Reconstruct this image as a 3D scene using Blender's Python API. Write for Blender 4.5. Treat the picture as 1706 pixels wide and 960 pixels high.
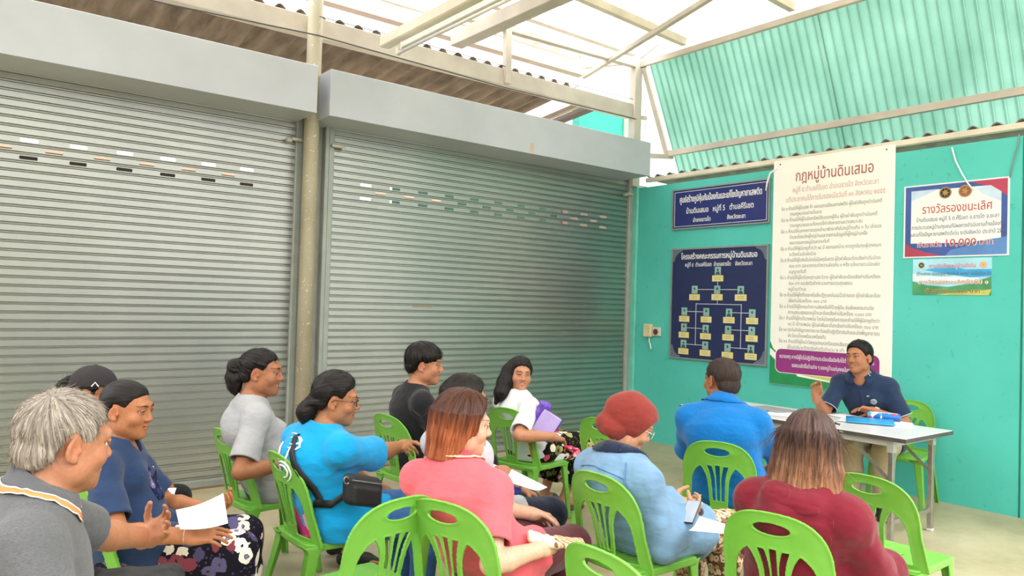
import bpy, math, random
import numpy as np
from mathutils import Vector, Matrix

# ---------------------------------------------------------------- camera, sky, sun, exposure
SC = bpy.context.scene
COL = SC.collection
for _o in list(bpy.data.objects):
    bpy.data.objects.remove(_o)

F_PX, CX, CY = 1261.3, 853.0, 480.0
RCAM = np.array([[7.85186581e-01, -3.62695424e-02, -6.18196210e-01],
                 [-6.18585340e-01, 6.22945961e-04, -7.85717373e-01],
                 [2.88827124e-02, 9.99341850e-01, -2.19466784e-02]])
EYE = np.array([0.0, 0.0, 1.6])
cam_data = bpy.data.cameras.new('camera')
cam = bpy.data.objects.new('camera', cam_data)
COL.objects.link(cam)
cam_data.sensor_width = 36.0
cam_data.lens = F_PX / 1706.0 * 36.0
cam_data.clip_start = 0.05
cam_data.clip_end = 300
_m = Matrix([list(r) for r in RCAM]).to_4x4()
_m.translation = EYE
cam.matrix_world = _m
SC.camera = cam

SC.view_settings.view_transform = 'Standard'
SC.view_settings.look = 'None'
SC.view_settings.gamma = 1.0
SC.view_settings.use_curve_mapping = False
SC.view_settings.exposure = 0.98

world = bpy.data.worlds.new('sky')
SC.world = world
world.use_nodes = True
_nt = world.node_tree
_nt.nodes.clear()
_o = _nt.nodes.new('ShaderNodeOutputWorld')
_b = _nt.nodes.new('ShaderNodeBackground')
_tc = _nt.nodes.new('ShaderNodeTexCoord')
_sx = _nt.nodes.new('ShaderNodeSeparateXYZ')
_rp = _nt.nodes.new('ShaderNodeValToRGB')
_nt.links.new(_tc.outputs['Generated'], _sx.inputs[0])
_nt.links.new(_sx.outputs['Z'], _rp.inputs[0])
_rp.color_ramp.elements[0].position = 0.0
_rp.color_ramp.elements[0].color = (0.16, 0.165, 0.17, 1)
_rp.color_ramp.elements[1].position = 0.5
_rp.color_ramp.elements[1].color = (1.0, 1.0, 1.0, 1)
_nt.links.new(_rp.outputs[0], _b.inputs[0])
_b.inputs[1].default_value = 2.9
_nt.links.new(_b.outputs[0], _o.inputs[0])

sun_data = bpy.data.lights.new('sun', 'SUN')
sun = bpy.data.objects.new('sun', sun_data)
COL.objects.link(sun)
sun_data.energy = 1.3
sun_data.angle = math.radians(25)
sun_data.color = (1.0, 0.97, 0.92)
sun.rotation_euler = Vector((-0.35, 0.62, -0.85)).to_track_quat('-Z', 'Y').to_euler()

# ---------------------------------------------------------------- small helpers
def lin(c):
    """sRGB 0-255 triple or hex -> linear rgba"""
    if isinstance(c, str):
        c = c.lstrip('#')
        c = [int(c[i:i + 2], 16) for i in (0, 2, 4)]
    r = []
    for v in c:
        v = v / 255.0
        r.append(v / 12.92 if v <= 0.04045 else ((v + 0.055) / 1.055) ** 2.4)
    return (r[0], r[1], r[2], 1.0)

def at(px, py, axis, val):
    """the point of the place seen at a photograph pixel, on the plane axis=val"""
    d = RCAM @ np.array([px - CX, -(py - CY), -F_PX])
    t = (val - EYE[axis]) / d[axis]
    return EYE + t * d

def link(name, me, mats=None, parent=None, smooth=False):
    o = bpy.data.objects.new(name, me)
    COL.objects.link(o)
    if mats is not None:
        for m in (mats if isinstance(mats, (list, tuple)) else [mats]):
            me.materials.append(m)
    if parent is not None:
        o.parent = parent
    if smooth and len(me.polygons):
        me.polygons.foreach_set('use_smooth', np.ones(len(me.polygons), dtype=bool))
    return o

def tag(o, label=None, cat=None, group=None, kind=None):
    if label: o['label'] = label
    if cat: o['category'] = cat
    if group: o['group'] = group
    if kind: o['kind'] = kind
    return o

def empty(name, loc=(0, 0, 0), rz=0.0):
    o = bpy.data.objects.new(name, None)
    o.empty_display_size = 0.1
    COL.objects.link(o)
    o.location = loc
    o.rotation_euler = (0, 0, rz)
    return o

def mesh_np(name, v, f):
    """mesh from an (n,3) array and an (m,3) or (m,4) array of faces"""
    me = bpy.data.meshes.new(name)
    v = np.asarray(v, dtype=np.float32)
    f = np.asarray(f, dtype=np.int32)
    k = f.shape[1]
    me.vertices.add(len(v))
    me.vertices.foreach_set('co', v.ravel())
    me.loops.add(f.size)
    me.loops.foreach_set('vertex_index', f.ravel())
    me.polygons.add(len(f))
    me.polygons.foreach_set('loop_start', np.arange(0, f.size, k, dtype=np.int32))
    me.polygons.foreach_set('loop_total', np.full(len(f), k, dtype=np.int32))
    me.update(calc_edges=True)
    me.validate()
    return me

class MB:
    """collects boxes, bars, tubes and plates; build() links them as ONE mesh"""
    def __init__(s):
        s.v, s.f, s.mi = [], [], []
    def poly(s, pts, faces, m=0):
        n = len(s.v)
        s.v += [tuple(p) for p in pts]
        for f in faces:
            s.f.append(tuple(i + n for i in f))
            s.mi.append(m)
    def box(s, lo, hi, m=0, bev=0.0, mat=None):
        x0, y0, z0 = lo
        x1, y1, z1 = hi
        if bev <= 0:
            p = [(x0, y0, z0), (x1, y0, z0), (x1, y1, z0), (x0, y1, z0), (x0, y0, z1), (x1, y0, z1), (x1, y1, z1), (x0, y1, z1)]
            f = [(0, 3, 2, 1), (4, 5, 6, 7), (0, 1, 5, 4), (1, 2, 6, 5), (2, 3, 7, 6), (3, 0, 4, 7)]
        else:
            b = bev
            p, f = [], []
            ring = lambda z, i: [(x0 + i, y0, z), (x1 - i, y0, z), (x1, y0 + i, z), (x1, y1 - i, z), (x1 - i, y1, z), (x0 + i, y1, z), (x0, y1 - i, z), (x0, y0 + i, z)]
            inner = lambda z: [(x0 + b, y0 + b, z), (x1 - b, y0 + b, z), (x1 - b, y0 + b, z), (x1 - b, y1 - b, z), (x1 - b, y1 - b, z), (x0 + b, y1 - b, z), (x0 + b, y1 - b, z), (x0 + b, y0 + b, z)]
            rs = [inner(z0), ring(z0 + b, b), ring(z1 - b, b), inner(z1)]
            for r in rs: p += r
            for a in range(3):
                for i in range(8):
                    j = (i + 1) % 8
                    f.append((a * 8 + i, a * 8 + j, a * 8 + 8 + j, a * 8 + 8 + i))
            f.append((6, 4, 2, 0)); f.append((24, 26, 28, 30))
        if mat is not None:
            p = [tuple(mat @ Vector(q)) for q in p]
        s.poly(p, f, m)
    def bar(s, a, b, w, h, up=(0, 0, 1), m=0, bev=0.0):
        """rectangular bar from a to b, w across, h along up"""
        a = Vector(a); b = Vector(b)
        d = (b - a); L = d.length; d.normalize()
        u = Vector(up)
        x = d.cross(u)
        if x.length < 1e-5: x = d.cross(Vector((1, 0, 0)))
        x.normalize(); u = x.cross(d)
        M = Matrix((x, d, u)).transposed().to_4x4(); M.translation = a
        s.box((-w / 2, 0, -h / 2), (w / 2, L, h / 2), m, bev, M)
    def tube(s, pts, r, n=8, m=0, caps=True, rr=None):
        pts = [Vector(p) for p in pts]
        k = len(pts); base = len(s.v)
        prev = None
        for i, p in enumerate(pts):
            d = (pts[min(i + 1, k - 1)] - pts[max(i - 1, 0)]).normalized()
            if prev is None:
                x = d.cross(Vector((0, 0, 1)))
                if x.length < 0.05: x = d.cross(Vector((1, 0, 0)))
            else:
                x = prev - d * prev.dot(d)
            x.normalize(); prev = x
            y = d.cross(x)
            q = rr[i] if rr else r
            for j in range(n):
                t = 2 * math.pi * j / n
                s.v.append(tuple(p + (x * math.cos(t) + y * math.sin(t)) * q))
        for i in range(k - 1):
            for j in range(n):
                l = (j + 1) % n
                s.f.append((base + i * n + j, base + i * n + l, base + (i + 1) * n + l, base + (i + 1) * n + j)); s.mi.append(m)
        if caps:
            s.f.append(tuple(base + j for j in reversed(range(n)))); s.mi.append(m)
            s.f.append(tuple(base + (k - 1) * n + j for j in range(n))); s.mi.append(m)
    def grid(s, P, m=0, thick=0.0):
        """P[i][j] points -> sheet; thick > 0 makes a slab along its normals"""
        P = np.asarray(P, dtype=float)
        a, b = P.shape[:2]
        n = len(s.v)
        idx = np.arange(a * b).reshape(a, b)
        q = np.stack([idx[:-1, :-1], idx[1:, :-1], idx[1:, 1:], idx[:-1, 1:]], -1).reshape(-1, 4)
        if thick <= 0:
            s.v += [tuple(p) for p in P.reshape(-1, 3)]
            for f in q: s.f.append(tuple(int(i) + n for i in f)); s.mi.append(m)
            return
        du = np.gradient(P, axis=0); dv = np.gradient(P, axis=1)
        N = np.cross(du, dv); N /= np.linalg.norm(N, axis=-1, keepdims=True) + 1e-12
        s.v += [tuple(p) for p in (P + N * thick / 2).reshape(-1, 3)] + [tuple(p) for p in (P - N * thick / 2).reshape(-1, 3)]
        o = a * b
        for f in q:
            s.f.append(tuple(int(i) + n for i in f)); s.mi.append(m)
            s.f.append(tuple(int(i) + n + o for i in f[::-1])); s.mi.append(m)
        rim = list(idx[:, 0]) + list(idx[-1, 1:]) + list(idx[-2::-1, -1]) + list(idx[0, -2:0:-1])
        for i in range(len(rim)):
            u, w = int(rim[i]), int(rim[(i + 1) % len(rim)])
            s.f.append((n + w, n + u, n + o + u, n + o + w)); s.mi.append(m)
    def build(s, name, mats, parent=None, smooth=False):
        me = bpy.data.meshes.new(name)
        me.from_pydata(s.v, [], s.f)
        if not isinstance(mats, (list, tuple)): mats = [mats]
        o = link(name, me, mats, parent, smooth)
        if len(mats) > 1:
            me.polygons.foreach_set('material_index', np.array(s.mi, dtype=np.int32))
        me.update()
        return o

# ---------------------------------------------------------------- materials
class NT:
    def __init__(s, name):
        s.mat = bpy.data.materials.new(name)
        s.mat.use_nodes = True
        s.t = s.mat.node_tree
        s.bsdf = s.t.nodes['Principled BSDF']
        s.out = s.t.nodes['Material Output']
    def n(s, kind, **kw):
        nd = s.t.nodes.new(kind)
        for k, v in kw.items():
            if k.startswith('i_'):
                key = k[2:].replace('_', ' ')
                nd.inputs[key].default_value = v
            else:
                setattr(nd, k, v)
        return nd
    def l(s, a, b): s.t.links.new(a, b)
    def coord(s, kind='Object', scale=(1, 1, 1)):
        tc = s.n('ShaderNodeTexCoord')
        mp = s.n('ShaderNodeMapping')
        mp.inputs['Scale'].default_value = scale
        s.l(tc.outputs[kind], mp.inputs[0])
        return mp.outputs[0]
    def noise(s, vec, scale, detail=3.0, rough=0.55):
        nd = s.n('ShaderNodeTexNoise')
        nd.inputs['Scale'].default_value = scale
        nd.inputs['Detail'].default_value = detail
        nd.inputs['Roughness'].default_value = rough
        s.l(vec, nd.inputs['Vector'])
        return nd.outputs[0]
    def ramp(s, fac, stops, interp='LINEAR'):
        r = s.n('ShaderNodeValToRGB')
        r.color_ramp.interpolation = interp
        e = r.color_ramp.elements
        while len(e) < len(stops): e.new(0.5)
        for el, (p, c) in zip(e, stops):
            el.position = p; el.color = c
        s.l(fac, r.inputs[0])
        return r.outputs[0]
    def mix(s, fac, a, b, mode='MIX'):
        m = s.n('ShaderNodeMixRGB', blend_type=mode)
        for i, x in ((0, fac), (1, a), (2, b)):
            if hasattr(x, 'is_output'): s.l(x, m.inputs[i])
            else: m.inputs[i].default_value = x
        return m.outputs[0]
    def bump(s, h, strength=0.2, dist=0.01):
        b = s.n('ShaderNodeBump')
        b.inputs['Strength'].default_value = strength
        b.inputs['Distance'].default_value = dist
        s.l(h, b.inputs['Height'])
        s.l(b.outputs[0], s.bsdf.inputs['Normal'])
    def set(s, rough=0.5, metal=0.0, spec=0.5, color=None):
        s.bsdf.inputs['Roughness'].default_value = rough
        s.bsdf.inputs['Metallic'].default_value = metal
        s.bsdf.inputs['Specular IOR Level'].default_value = spec
        if color is not None:
            if hasattr(color, 'is_output'): s.l(color, s.bsdf.inputs['Base Color'])
            else: s.bsdf.inputs['Base Color'].default_value = color
        return s.mat

def plain(name, c, rough=0.5, metal=0.0, spec=0.5, var=0.06, scale=8.0, bump=0.0, bscale=60.0):
    """painted / moulded surface with a little wear in its colour"""
    t = NT(name)
    c = lin(c)
    co = t.coord()
    d = tuple(x * (1 - var * 2) for x in c[:3]) + (1,)
    e = tuple(min(1, x * (1 + var)) for x in c[:3]) + (1,)
    col = t.ramp(t.noise(co, scale, 4), [(0.3, d), (0.7, e)])
    if bump: t.bump(t.noise(co, bscale, 2), bump, 0.004)
    return t.set(rough, metal, spec, col)

def cloth(name, c, var=0.08, weave=900.0, rough=0.92, folds=0.45, heather=0.0):
    t = NT(name)
    c = lin(c)
    co = t.coord()
    d = tuple(x * (1 - var) for x in c[:3]) + (1,)
    e = tuple(min(1, x * (1 + var)) for x in c[:3]) + (1,)
    col = t.ramp(t.noise(co, 14.0, 3), [(0.3, d), (0.7, e)])
    if heather:
        co2 = t.coord('Object', (1, 1, 4.5))
        col = t.mix(t.ramp(t.noise(co2, 130.0, 2), [(0.42, (0, 0, 0, 1)), (0.6, (1, 1, 1, 1))]), col, tuple(x * (1 - heather) for x in c[:3]) + (1,))
    f = t.noise(t.coord('Object', (1, 1, 1.9)), 10.0, 2.4, 0.45)
    w = t.noise(co, weave, 1)
    mx = t.n('ShaderNodeMath', operation='MULTIPLY_ADD')
    mx.inputs[1].default_value = 0.03
    t.l(w, mx.inputs[0]); t.l(f, mx.inputs[2])
    t.bump(mx.outputs[0], folds, 0.03)
    t.bsdf.inputs['Sheen Weight'].default_value = 0.15
    return t.set(rough, 0, 0.2, col)

def attr_color(name, attr='col', rough=0.5, spec=0.4, sss=0.0):
    t = NT(name)
    a = t.n('ShaderNodeAttribute', attribute_name=attr)
    co = t.coord()
    col = t.mix(0.12, a.outputs[0], t.ramp(t.noise(co, 90.0, 3), [(0.35, (0.25, 0.14, 0.1, 1)), (0.65, (1, 0.8, 0.7, 1))]), 'OVERLAY')
    t.bump(t.noise(co, 350.0, 2), 0.08, 0.002)
    if sss:
        t.bsdf.inputs['Subsurface Weight'].default_value = sss
        t.bsdf.inputs['Subsurface Radius'].default_value = (0.012, 0.005, 0.003)
        t.bsdf.inputs['Subsurface Scale'].default_value = 0.6
    return t.set(rough, 0, spec, col)
# ---------------------------------------------------------------- soft modelling: distance fields meshed with surface nets
def V3(*a): return np.array(a, dtype=float)
def unit(v):
    v = np.asarray(v, dtype=float)
    return v / (np.linalg.norm(v) + 1e-12)

def axis_steps(lo, hi, h, fine=()):
    """grid lines from lo to hi, step h, finer inside the (a, b, step) spans"""
    out = [lo]
    x = lo
    while x < hi:
        st = h
        for a, b, f in fine:
            if a <= x <= b: st = min(st, f)
            elif x < a < x + st: st = min(st, max(a - x, f))
        x += st
        out.append(x)
    return np.array(out, dtype=np.float32)

class Field:
    def __init__(s, xs, ys, zs):
        s.ax = (xs, ys, zs)
        s.F = np.full((len(xs), len(ys), len(zs)), 1.0, dtype=np.float32)
    def window(s, lo, hi):
        sl = []
        for a, l, h in zip(s.ax, lo, hi):
            i = max(int(np.searchsorted(a, l)) - 1, 0); j = min(int(np.searchsorted(a, h)) + 1, len(a))
            sl.append(slice(i, max(j, i)))
        return tuple(sl)
    def pts(s, sl):
        return (s.ax[0][sl[0]][:, None, None], s.ax[1][sl[1]][None, :, None], s.ax[2][sl[2]][None, None, :])
    def add(s, prim, k=0.01):
        fn, lo, hi = prim
        pad = k + 0.025
        sl = s.window(np.asarray(lo) - pad, np.asarray(hi) + pad)
        if any(x.stop <= x.start for x in sl): return
        d = fn(*s.pts(sl)).astype(np.float32)
        a = s.F[sl]
        if k <= 0: s.F[sl] = np.minimum(a, d)
        else:
            h = np.maximum(k - np.abs(a - d), 0.0)
            s.F[sl] = np.minimum(a, d) - h * h / (4 * k)
    def cut(s, prim, k=0.004):
        fn, lo, hi = prim
        pad = k + 0.025
        sl = s.window(np.asarray(lo) - pad, np.asarray(hi) + pad)
        if any(x.stop <= x.start for x in sl): return
        d = -fn(*s.pts(sl)).astype(np.float32)
        a = s.F[sl]
        h = np.maximum(k - np.abs(a - d), 0.0) if k > 0 else 0
        s.F[sl] = np.maximum(a, d) + (h * h / (4 * k) if k > 0 else 0)
    def keep(s, fn, k=0.004):
        """intersect everything with fn<0"""
        sl = tuple(slice(0, n) for n in s.F.shape)
        d = np.broadcast_to(fn(*s.pts(sl)), s.F.shape).astype(np.float32)
        h = np.maximum(k - np.abs(s.F - d), 0.0)
        s.F = np.maximum(s.F, d) + h * h / (4 * k)
    def ripple(s, fn, band=0.03):
        i = np.nonzero(np.abs(s.F) < band)
        if len(i[0]) == 0: return
        s.F[i] += fn(s.ax[0][i[0]], s.ax[1][i[1]], s.ax[2][i[2]]).astype(np.float32)
    def net(s):
        F = s.F
        S = F < 0
        c = np.zeros(tuple(n - 1 for n in F.shape), dtype=np.int8)
        for a in (0, 1):
            for b in (0, 1):
                for d in (0, 1):
                    c += S[a:a + c.shape[0], b:b + c.shape[1], d:d + c.shape[2]]
        I = np.nonzero((c > 0) & (c < 8))
        n = len(I[0])
        ids = np.full(c.shape, -1, dtype=np.int32)
        ids[I] = np.arange(n)
        val = np.stack([F[I[0] + a, I[1] + b, I[2] + d] for a in (0, 1) for b in (0, 1) for d in (0, 1)], 1)
        off = np.array([(a, b, d) for a in (0, 1) for b in (0, 1) for d in (0, 1)], dtype=np.float32)
        acc = np.zeros((n, 3), np.float32); cnt = np.zeros(n, np.float32)
        for p, q in ((0, 1), (2, 3), (4, 5), (6, 7), (0, 2), (1, 3), (4, 6), (5, 7), (0, 4), (1, 5), (2, 6), (3, 7)):
            va, vb = val[:, p], val[:, q]
            m = (va < 0) != (vb < 0)
            t = np.where(m, va / np.where(m, va - vb, 1), 0)[:, None]
            acc += np.where(m[:, None], off[p] + t * (off[q] - off[p]), 0)
            cnt += m
        loc = acc / cnt[:, None]
        v = np.empty((n, 3), np.float32)
        for d in range(3):
            a = s.ax[d]
            v[:, d] = a[I[d]] + loc[:, d] * (a[I[d] + 1] - a[I[d]])
        quads = []
        for d in range(3):
            e, g = [(1, 2), (2, 0), (0, 1)][d]
            lo = [slice(None)] * 3; hi = [slice(None)] * 3
            lo[d] = slice(0, -1); hi[d] = slice(1, None)
            A, B = S[tuple(lo)], S[tuple(hi)]
            J = list(np.nonzero(A != B))
            ok = (J[e] > 0) & (J[g] > 0) & (J[e] < F.shape[e] - 1) & (J[g] < F.shape[g] - 1)
            J = [j[ok] for j in J]
            inside = A[tuple(J)]
            def cell(de, dg):
                K = list(J); K[e] = J[e] + de; K[g] = J[g] + dg
                return ids[tuple(K)]
            q = np.stack([cell(-1, -1), cell(0, -1), cell(0, 0), cell(-1, 0)], 1)
            q[~inside] = q[~inside][:, ::-1]
            quads.append(q)
        f = np.concatenate(quads)
        f = f[(f >= 0).all(1)]
        return v, f

def relax(v, f, it=1, w=0.5):
    """laplacian smoothing"""
    e = np.concatenate([f[:, [0, 1]], f[:, [1, 2]], f[:, [2, 3]], f[:, [3, 0]]])
    deg = np.bincount(e.ravel(), minlength=len(v)).astype(np.float32)[:, None] + 1e-6
    for _ in range(it):
        acc = np.zeros_like(v)
        for d in range(3):
            acc[:, d] = np.bincount(e[:, 0], v[e[:, 1], d], len(v)) + np.bincount(e[:, 1], v[e[:, 0], d], len(v))
        v = v + w * (acc / deg - v)
    return v

def field_box(prims, h, pad=0.03, fine=None):
    lo = np.min([p[1] for p in prims], 0) - pad; hi = np.max([p[2] for p in prims], 0) + pad
    fx = fine or ((), (), ())
    return Field(*[axis_steps(lo[d], hi[d], h, fx[d]) for d in range(3)])

# primitives: (function, low corner, high corner)
def cone(a, b, ra, rb):
    a = np.asarray(a, float); b = np.asarray(b, float)
    ab = b - a; L2 = ab @ ab + 1e-12
    def fn(X, Y, Z):
        x, y, z = X - a[0], Y - a[1], Z - a[2]
        t = np.clip((x * ab[0] + y * ab[1] + z * ab[2]) / L2, 0, 1)
        return np.sqrt((x - t * ab[0]) ** 2 + (y - t * ab[1]) ** 2 + (z - t * ab[2]) ** 2) - (ra + t * (rb - ra))
    return fn, np.minimum(a - ra, b - rb), np.maximum(a + ra, b + rb)

def ball(c, r, R=None):
    """ellipsoid, axes = columns of R"""
    c = np.asarray(c, float); r = np.asarray(r, float) * np.ones(3)
    m = r.max() if R is not None else r
    def fn(X, Y, Z):
        x, y, z = X - c[0], Y - c[1], Z - c[2]
        if R is not None:
            x, y, z = (R[0, 0] * x + R[1, 0] * y + R[2, 0] * z, R[0, 1] * x + R[1, 1] * y + R[2, 1] * z, R[0, 2] * x + R[1, 2] * y + R[2, 2] * z)
        k0 = np.sqrt((x / r[0]) ** 2 + (y / r[1]) ** 2 + (z / r[2]) ** 2)
        k1 = np.sqrt((x / r[0] ** 2) ** 2 + (y / r[1] ** 2) ** 2 + (z / r[2] ** 2) ** 2) + 1e-9
        return k0 * (k0 - 1) / k1
    return fn, c - m, c + m

def slab(c, half, R=None, rnd=0.005):
    c = np.asarray(c, float); hf = np.asarray(half, float) - rnd
    m = np.linalg.norm(half) if R is not None else np.asarray(half, float)
    def fn(X, Y, Z):
        x, y, z = X - c[0], Y - c[1], Z - c[2]
        if R is not None:
            x, y, z = (R[0, 0] * x + R[1, 0] * y + R[2, 0] * z, R[0, 1] * x + R[1, 1] * y + R[2, 1] * z, R[0, 2] * x + R[1, 2] * y + R[2, 2] * z)
        qx, qy, qz = np.abs(x) - hf[0], np.abs(y) - hf[1], np.abs(z) - hf[2]
        return np.sqrt(np.maximum(qx, 0) ** 2 + np.maximum(qy, 0) ** 2 + np.maximum(qz, 0) ** 2) + np.minimum(np.maximum(np.maximum(qx, qy), qz), 0) - rnd
    return fn, c - m, c + m

def econe(a, b, ea, eb, xax, inf=0.0):
    """elliptic cone from a to b: (half width along xax, half depth) at each end"""
    a = np.asarray(a, float); b = np.asarray(b, float)
    d = b - a; L = np.linalg.norm(d); w = d / L
    x = np.asarray(xax, float); x = unit(x - w * (x @ w)); y = np.cross(w, x)
    ea = np.asarray(ea, float) + inf; eb = np.asarray(eb, float) + inf
    m = max(ea.max(), eb.max())
    def fn(X, Y, Z):
        px, py, pz = X - a[0], Y - a[1], Z - a[2]
        u = px * x[0] + py * x[1] + pz * x[2]
        v = px * y[0] + py * y[1] + pz * y[2]
        t = px * w[0] + py * w[1] + pz * w[2]
        q = np.clip(t / L, 0, 1)
        rx = ea[0] + q * (eb[0] - ea[0]); ry = ea[1] + q * (eb[1] - ea[1])
        e = t - q * L
        rz = np.minimum(rx, ry)
        k0 = np.sqrt((u / rx) ** 2 + (v / ry) ** 2 + (e / rz) ** 2)
        k1 = np.sqrt((u / rx ** 2) ** 2 + (v / ry ** 2) ** 2 + (e / rz ** 2) ** 2) + 1e-9
        return k0 * (k0 - 1) / k1
    return fn, np.minimum(a, b) - m, np.maximum(a, b) + m

def both(p, fn2):
    """primitive p kept only where fn2<0"""
    f0 = p[0]
    return (lambda X, Y, Z: np.maximum(f0(X, Y, Z), fn2(X, Y, Z))), p[1], p[2]

def half(o, nrm):
    """half space: inside is behind the plane through o with outward normal nrm"""
    o = np.asarray(o, float); n = unit(nrm)
    return lambda X, Y, Z: (X - o[0]) * n[0] + (Y - o[1]) * n[1] + (Z - o[2]) * n[2]

class Frame:
    """a placed, turned and scaled frame for primitives written in local measures"""
    def __init__(s, o, R, k=1.0):
        s.o = np.asarray(o, float); s.R = np.asarray(R, float); s.k = k
    def p(s, q): return s.o + s.k * (s.R @ np.asarray(q, float))
    def d(s, q): return s.R @ np.asarray(q, float)
    def inv(s, P): return ((np.asarray(P) - s.o) @ s.R) / s.k
    def w(s, prim):
        fn, lo, hi = prim
        R, o, k = s.R, s.o, s.k
        def g(X, Y, Z):
            x, y, z = (X - o[0]) / k, (Y - o[1]) / k, (Z - o[2]) / k
            return k * fn(R[0, 0] * x + R[1, 0] * y + R[2, 0] * z, R[0, 1] * x + R[1, 1] * y + R[2, 1] * z, R[0, 2] * x + R[1, 2] * y + R[2, 2] * z)
        C = np.array([s.p((a, b, c)) for a in (lo[0], hi[0]) for b in (lo[1], hi[1]) for c in (lo[2], hi[2])])
        return g, C.min(0), C.max(0)

def _hash(i, j, k):
    n = (i.astype(np.int64) * 374761393 + j.astype(np.int64) * 668265263 + k.astype(np.int64) * 2147483647) & 0x7fffffff
    n = ((n ^ (n >> 13)) * 1274126177) & 0x7fffffff
    return ((n ^ (n >> 16)) & 0xffff) / 32767.5 - 1.0

def vnoise(x, y, z):
    """value noise in -1..1"""
    x, y, z = np.broadcast_arrays(x, y, z)
    i, j, k = np.floor(x), np.floor(y), np.floor(z)
    u, v, w = x - i, y - j, z - k
    u, v, w = (t * t * (3 - 2 * t) for t in (u, v, w))
    r = 0
    for a in (0, 1):
        for b in (0, 1):
            for c in (0, 1):
                r = r + _hash(i + a, j + b, k + c) * (u if a else 1 - u) * (v if b else 1 - v) * (w if c else 1 - w)
    return r

def rot(axis, deg):
    return np.array(Matrix.Rotation(math.radians(deg), 3, axis))
# ---------------------------------------------------------------- the setting
WA, WB = 6.55, 7.05          # shutter wall (far side), teal wall (right side)

def mat_floor():
    t = NT('cement_floor')
    co = t.coord()
    base = t.ramp(t.noise(co, 0.7, 5, 0.6), [(0.3, lin('#9a8f6e')), (0.5, lin('#aa9f80')), (0.72, lin('#b8ae93'))])
    st = t.ramp(t.noise(co, 4.0, 5, 0.7), [(0.35, lin('#8f8a6e')), (0.55, (1, 1, 1, 1))])
    col = t.mix(0.22, base, st, 'MULTIPLY')
    t.bump(t.noise(co, 60, 3), 0.06, 0.004)
    return t.set(0.42, 0, 0.4, col)

def mat_teal():
    t = NT('teal_paint')
    co = t.coord()
    base = t.ramp(t.noise(co, 1.1, 4), [(0.3, lin('#4fbdb0')), (0.7, lin('#5ac9be'))])
    spots = t.ramp(t.noise(co, 16.0, 4, 0.6), [(0.30, lin('#37a08e')), (0.36, (1, 1, 1, 1))])
    col = t.mix(0.25, base, spots, 'MULTIPLY')
    t.bump(t.noise(co, 25, 4), 0.12, 0.006)
    return t.set(0.55, 0, 0.3, col)

M_TEAL = mat_teal()
mb = MB(); mb.box((-8, -8, -0.15), (13, 16, 0.0))
tag(mb.build('floor', mat_floor()), kind='structure')
mb = MB(); mb.box((WB, 2.275, 0), (WB + 0.12, 6.44, 3.10))
tag(mb.build('wall_right', M_TEAL), kind='structure')
mb = MB(); mb.box((WB - 0.012, 1.3, 0), (WB + 0.12, 2.255, 3.10))
tag(mb.build('wall_right_front', M_TEAL), kind='structure')
mb = MB(); mb.box((WB + 0.004, 2.25, 0), (WB + 0.11, 2.28, 3.09))
tag(mb.build('trim_1', plain('joint', '#2c8577', 0.7)), kind='structure')
# painted post where the two walls meet
mb = MB(); mb.box((WB - 0.035, 6.445, 0), (WB + 0.12, 6.56, 3.12), bev=0.006)
tag(mb.build('trim_2', plain('teal_light', '#6fcdb9', 0.5)), kind='structure')

M_CREAM = plain('cream_steel', '#e2d9c4', 0.5, 0.0, 0.4, 0.08, 3.0)
M_WHITE_BEAM = plain('white_beam', '#cec5b8', 0.55, 0, 0.3, 0.08, 3.0)
M_GREY = plain('grey_box', '#bbc0c8', 0.42, 0.0, 0.45, 0.05, 1.5)

def mat_shutter():
    t = NT('shutter_steel')
    co = t.coord()
    c = t.ramp(t.noise(co, 1.3, 5, 0.6), [(0.3, lin('#a7aaa4')), (0.7, lin('#b3b5ae'))])
    sc = t.ramp(t.noise(t.coord('Object', (1.2, 1, 14)), 7.0, 4, 0.7), [(0.72, (0, 0, 0, 1)), (0.78, (1, 1, 1, 1))])
    c = t.mix(sc, c, lin('#c9c9c2'))
    return t.set(0.36, 0.88, 0.5, c)
M_SHUT = mat_shutter()
M_RUST = plain('rust_scratch', '#b08a6a', 0.8)

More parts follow.
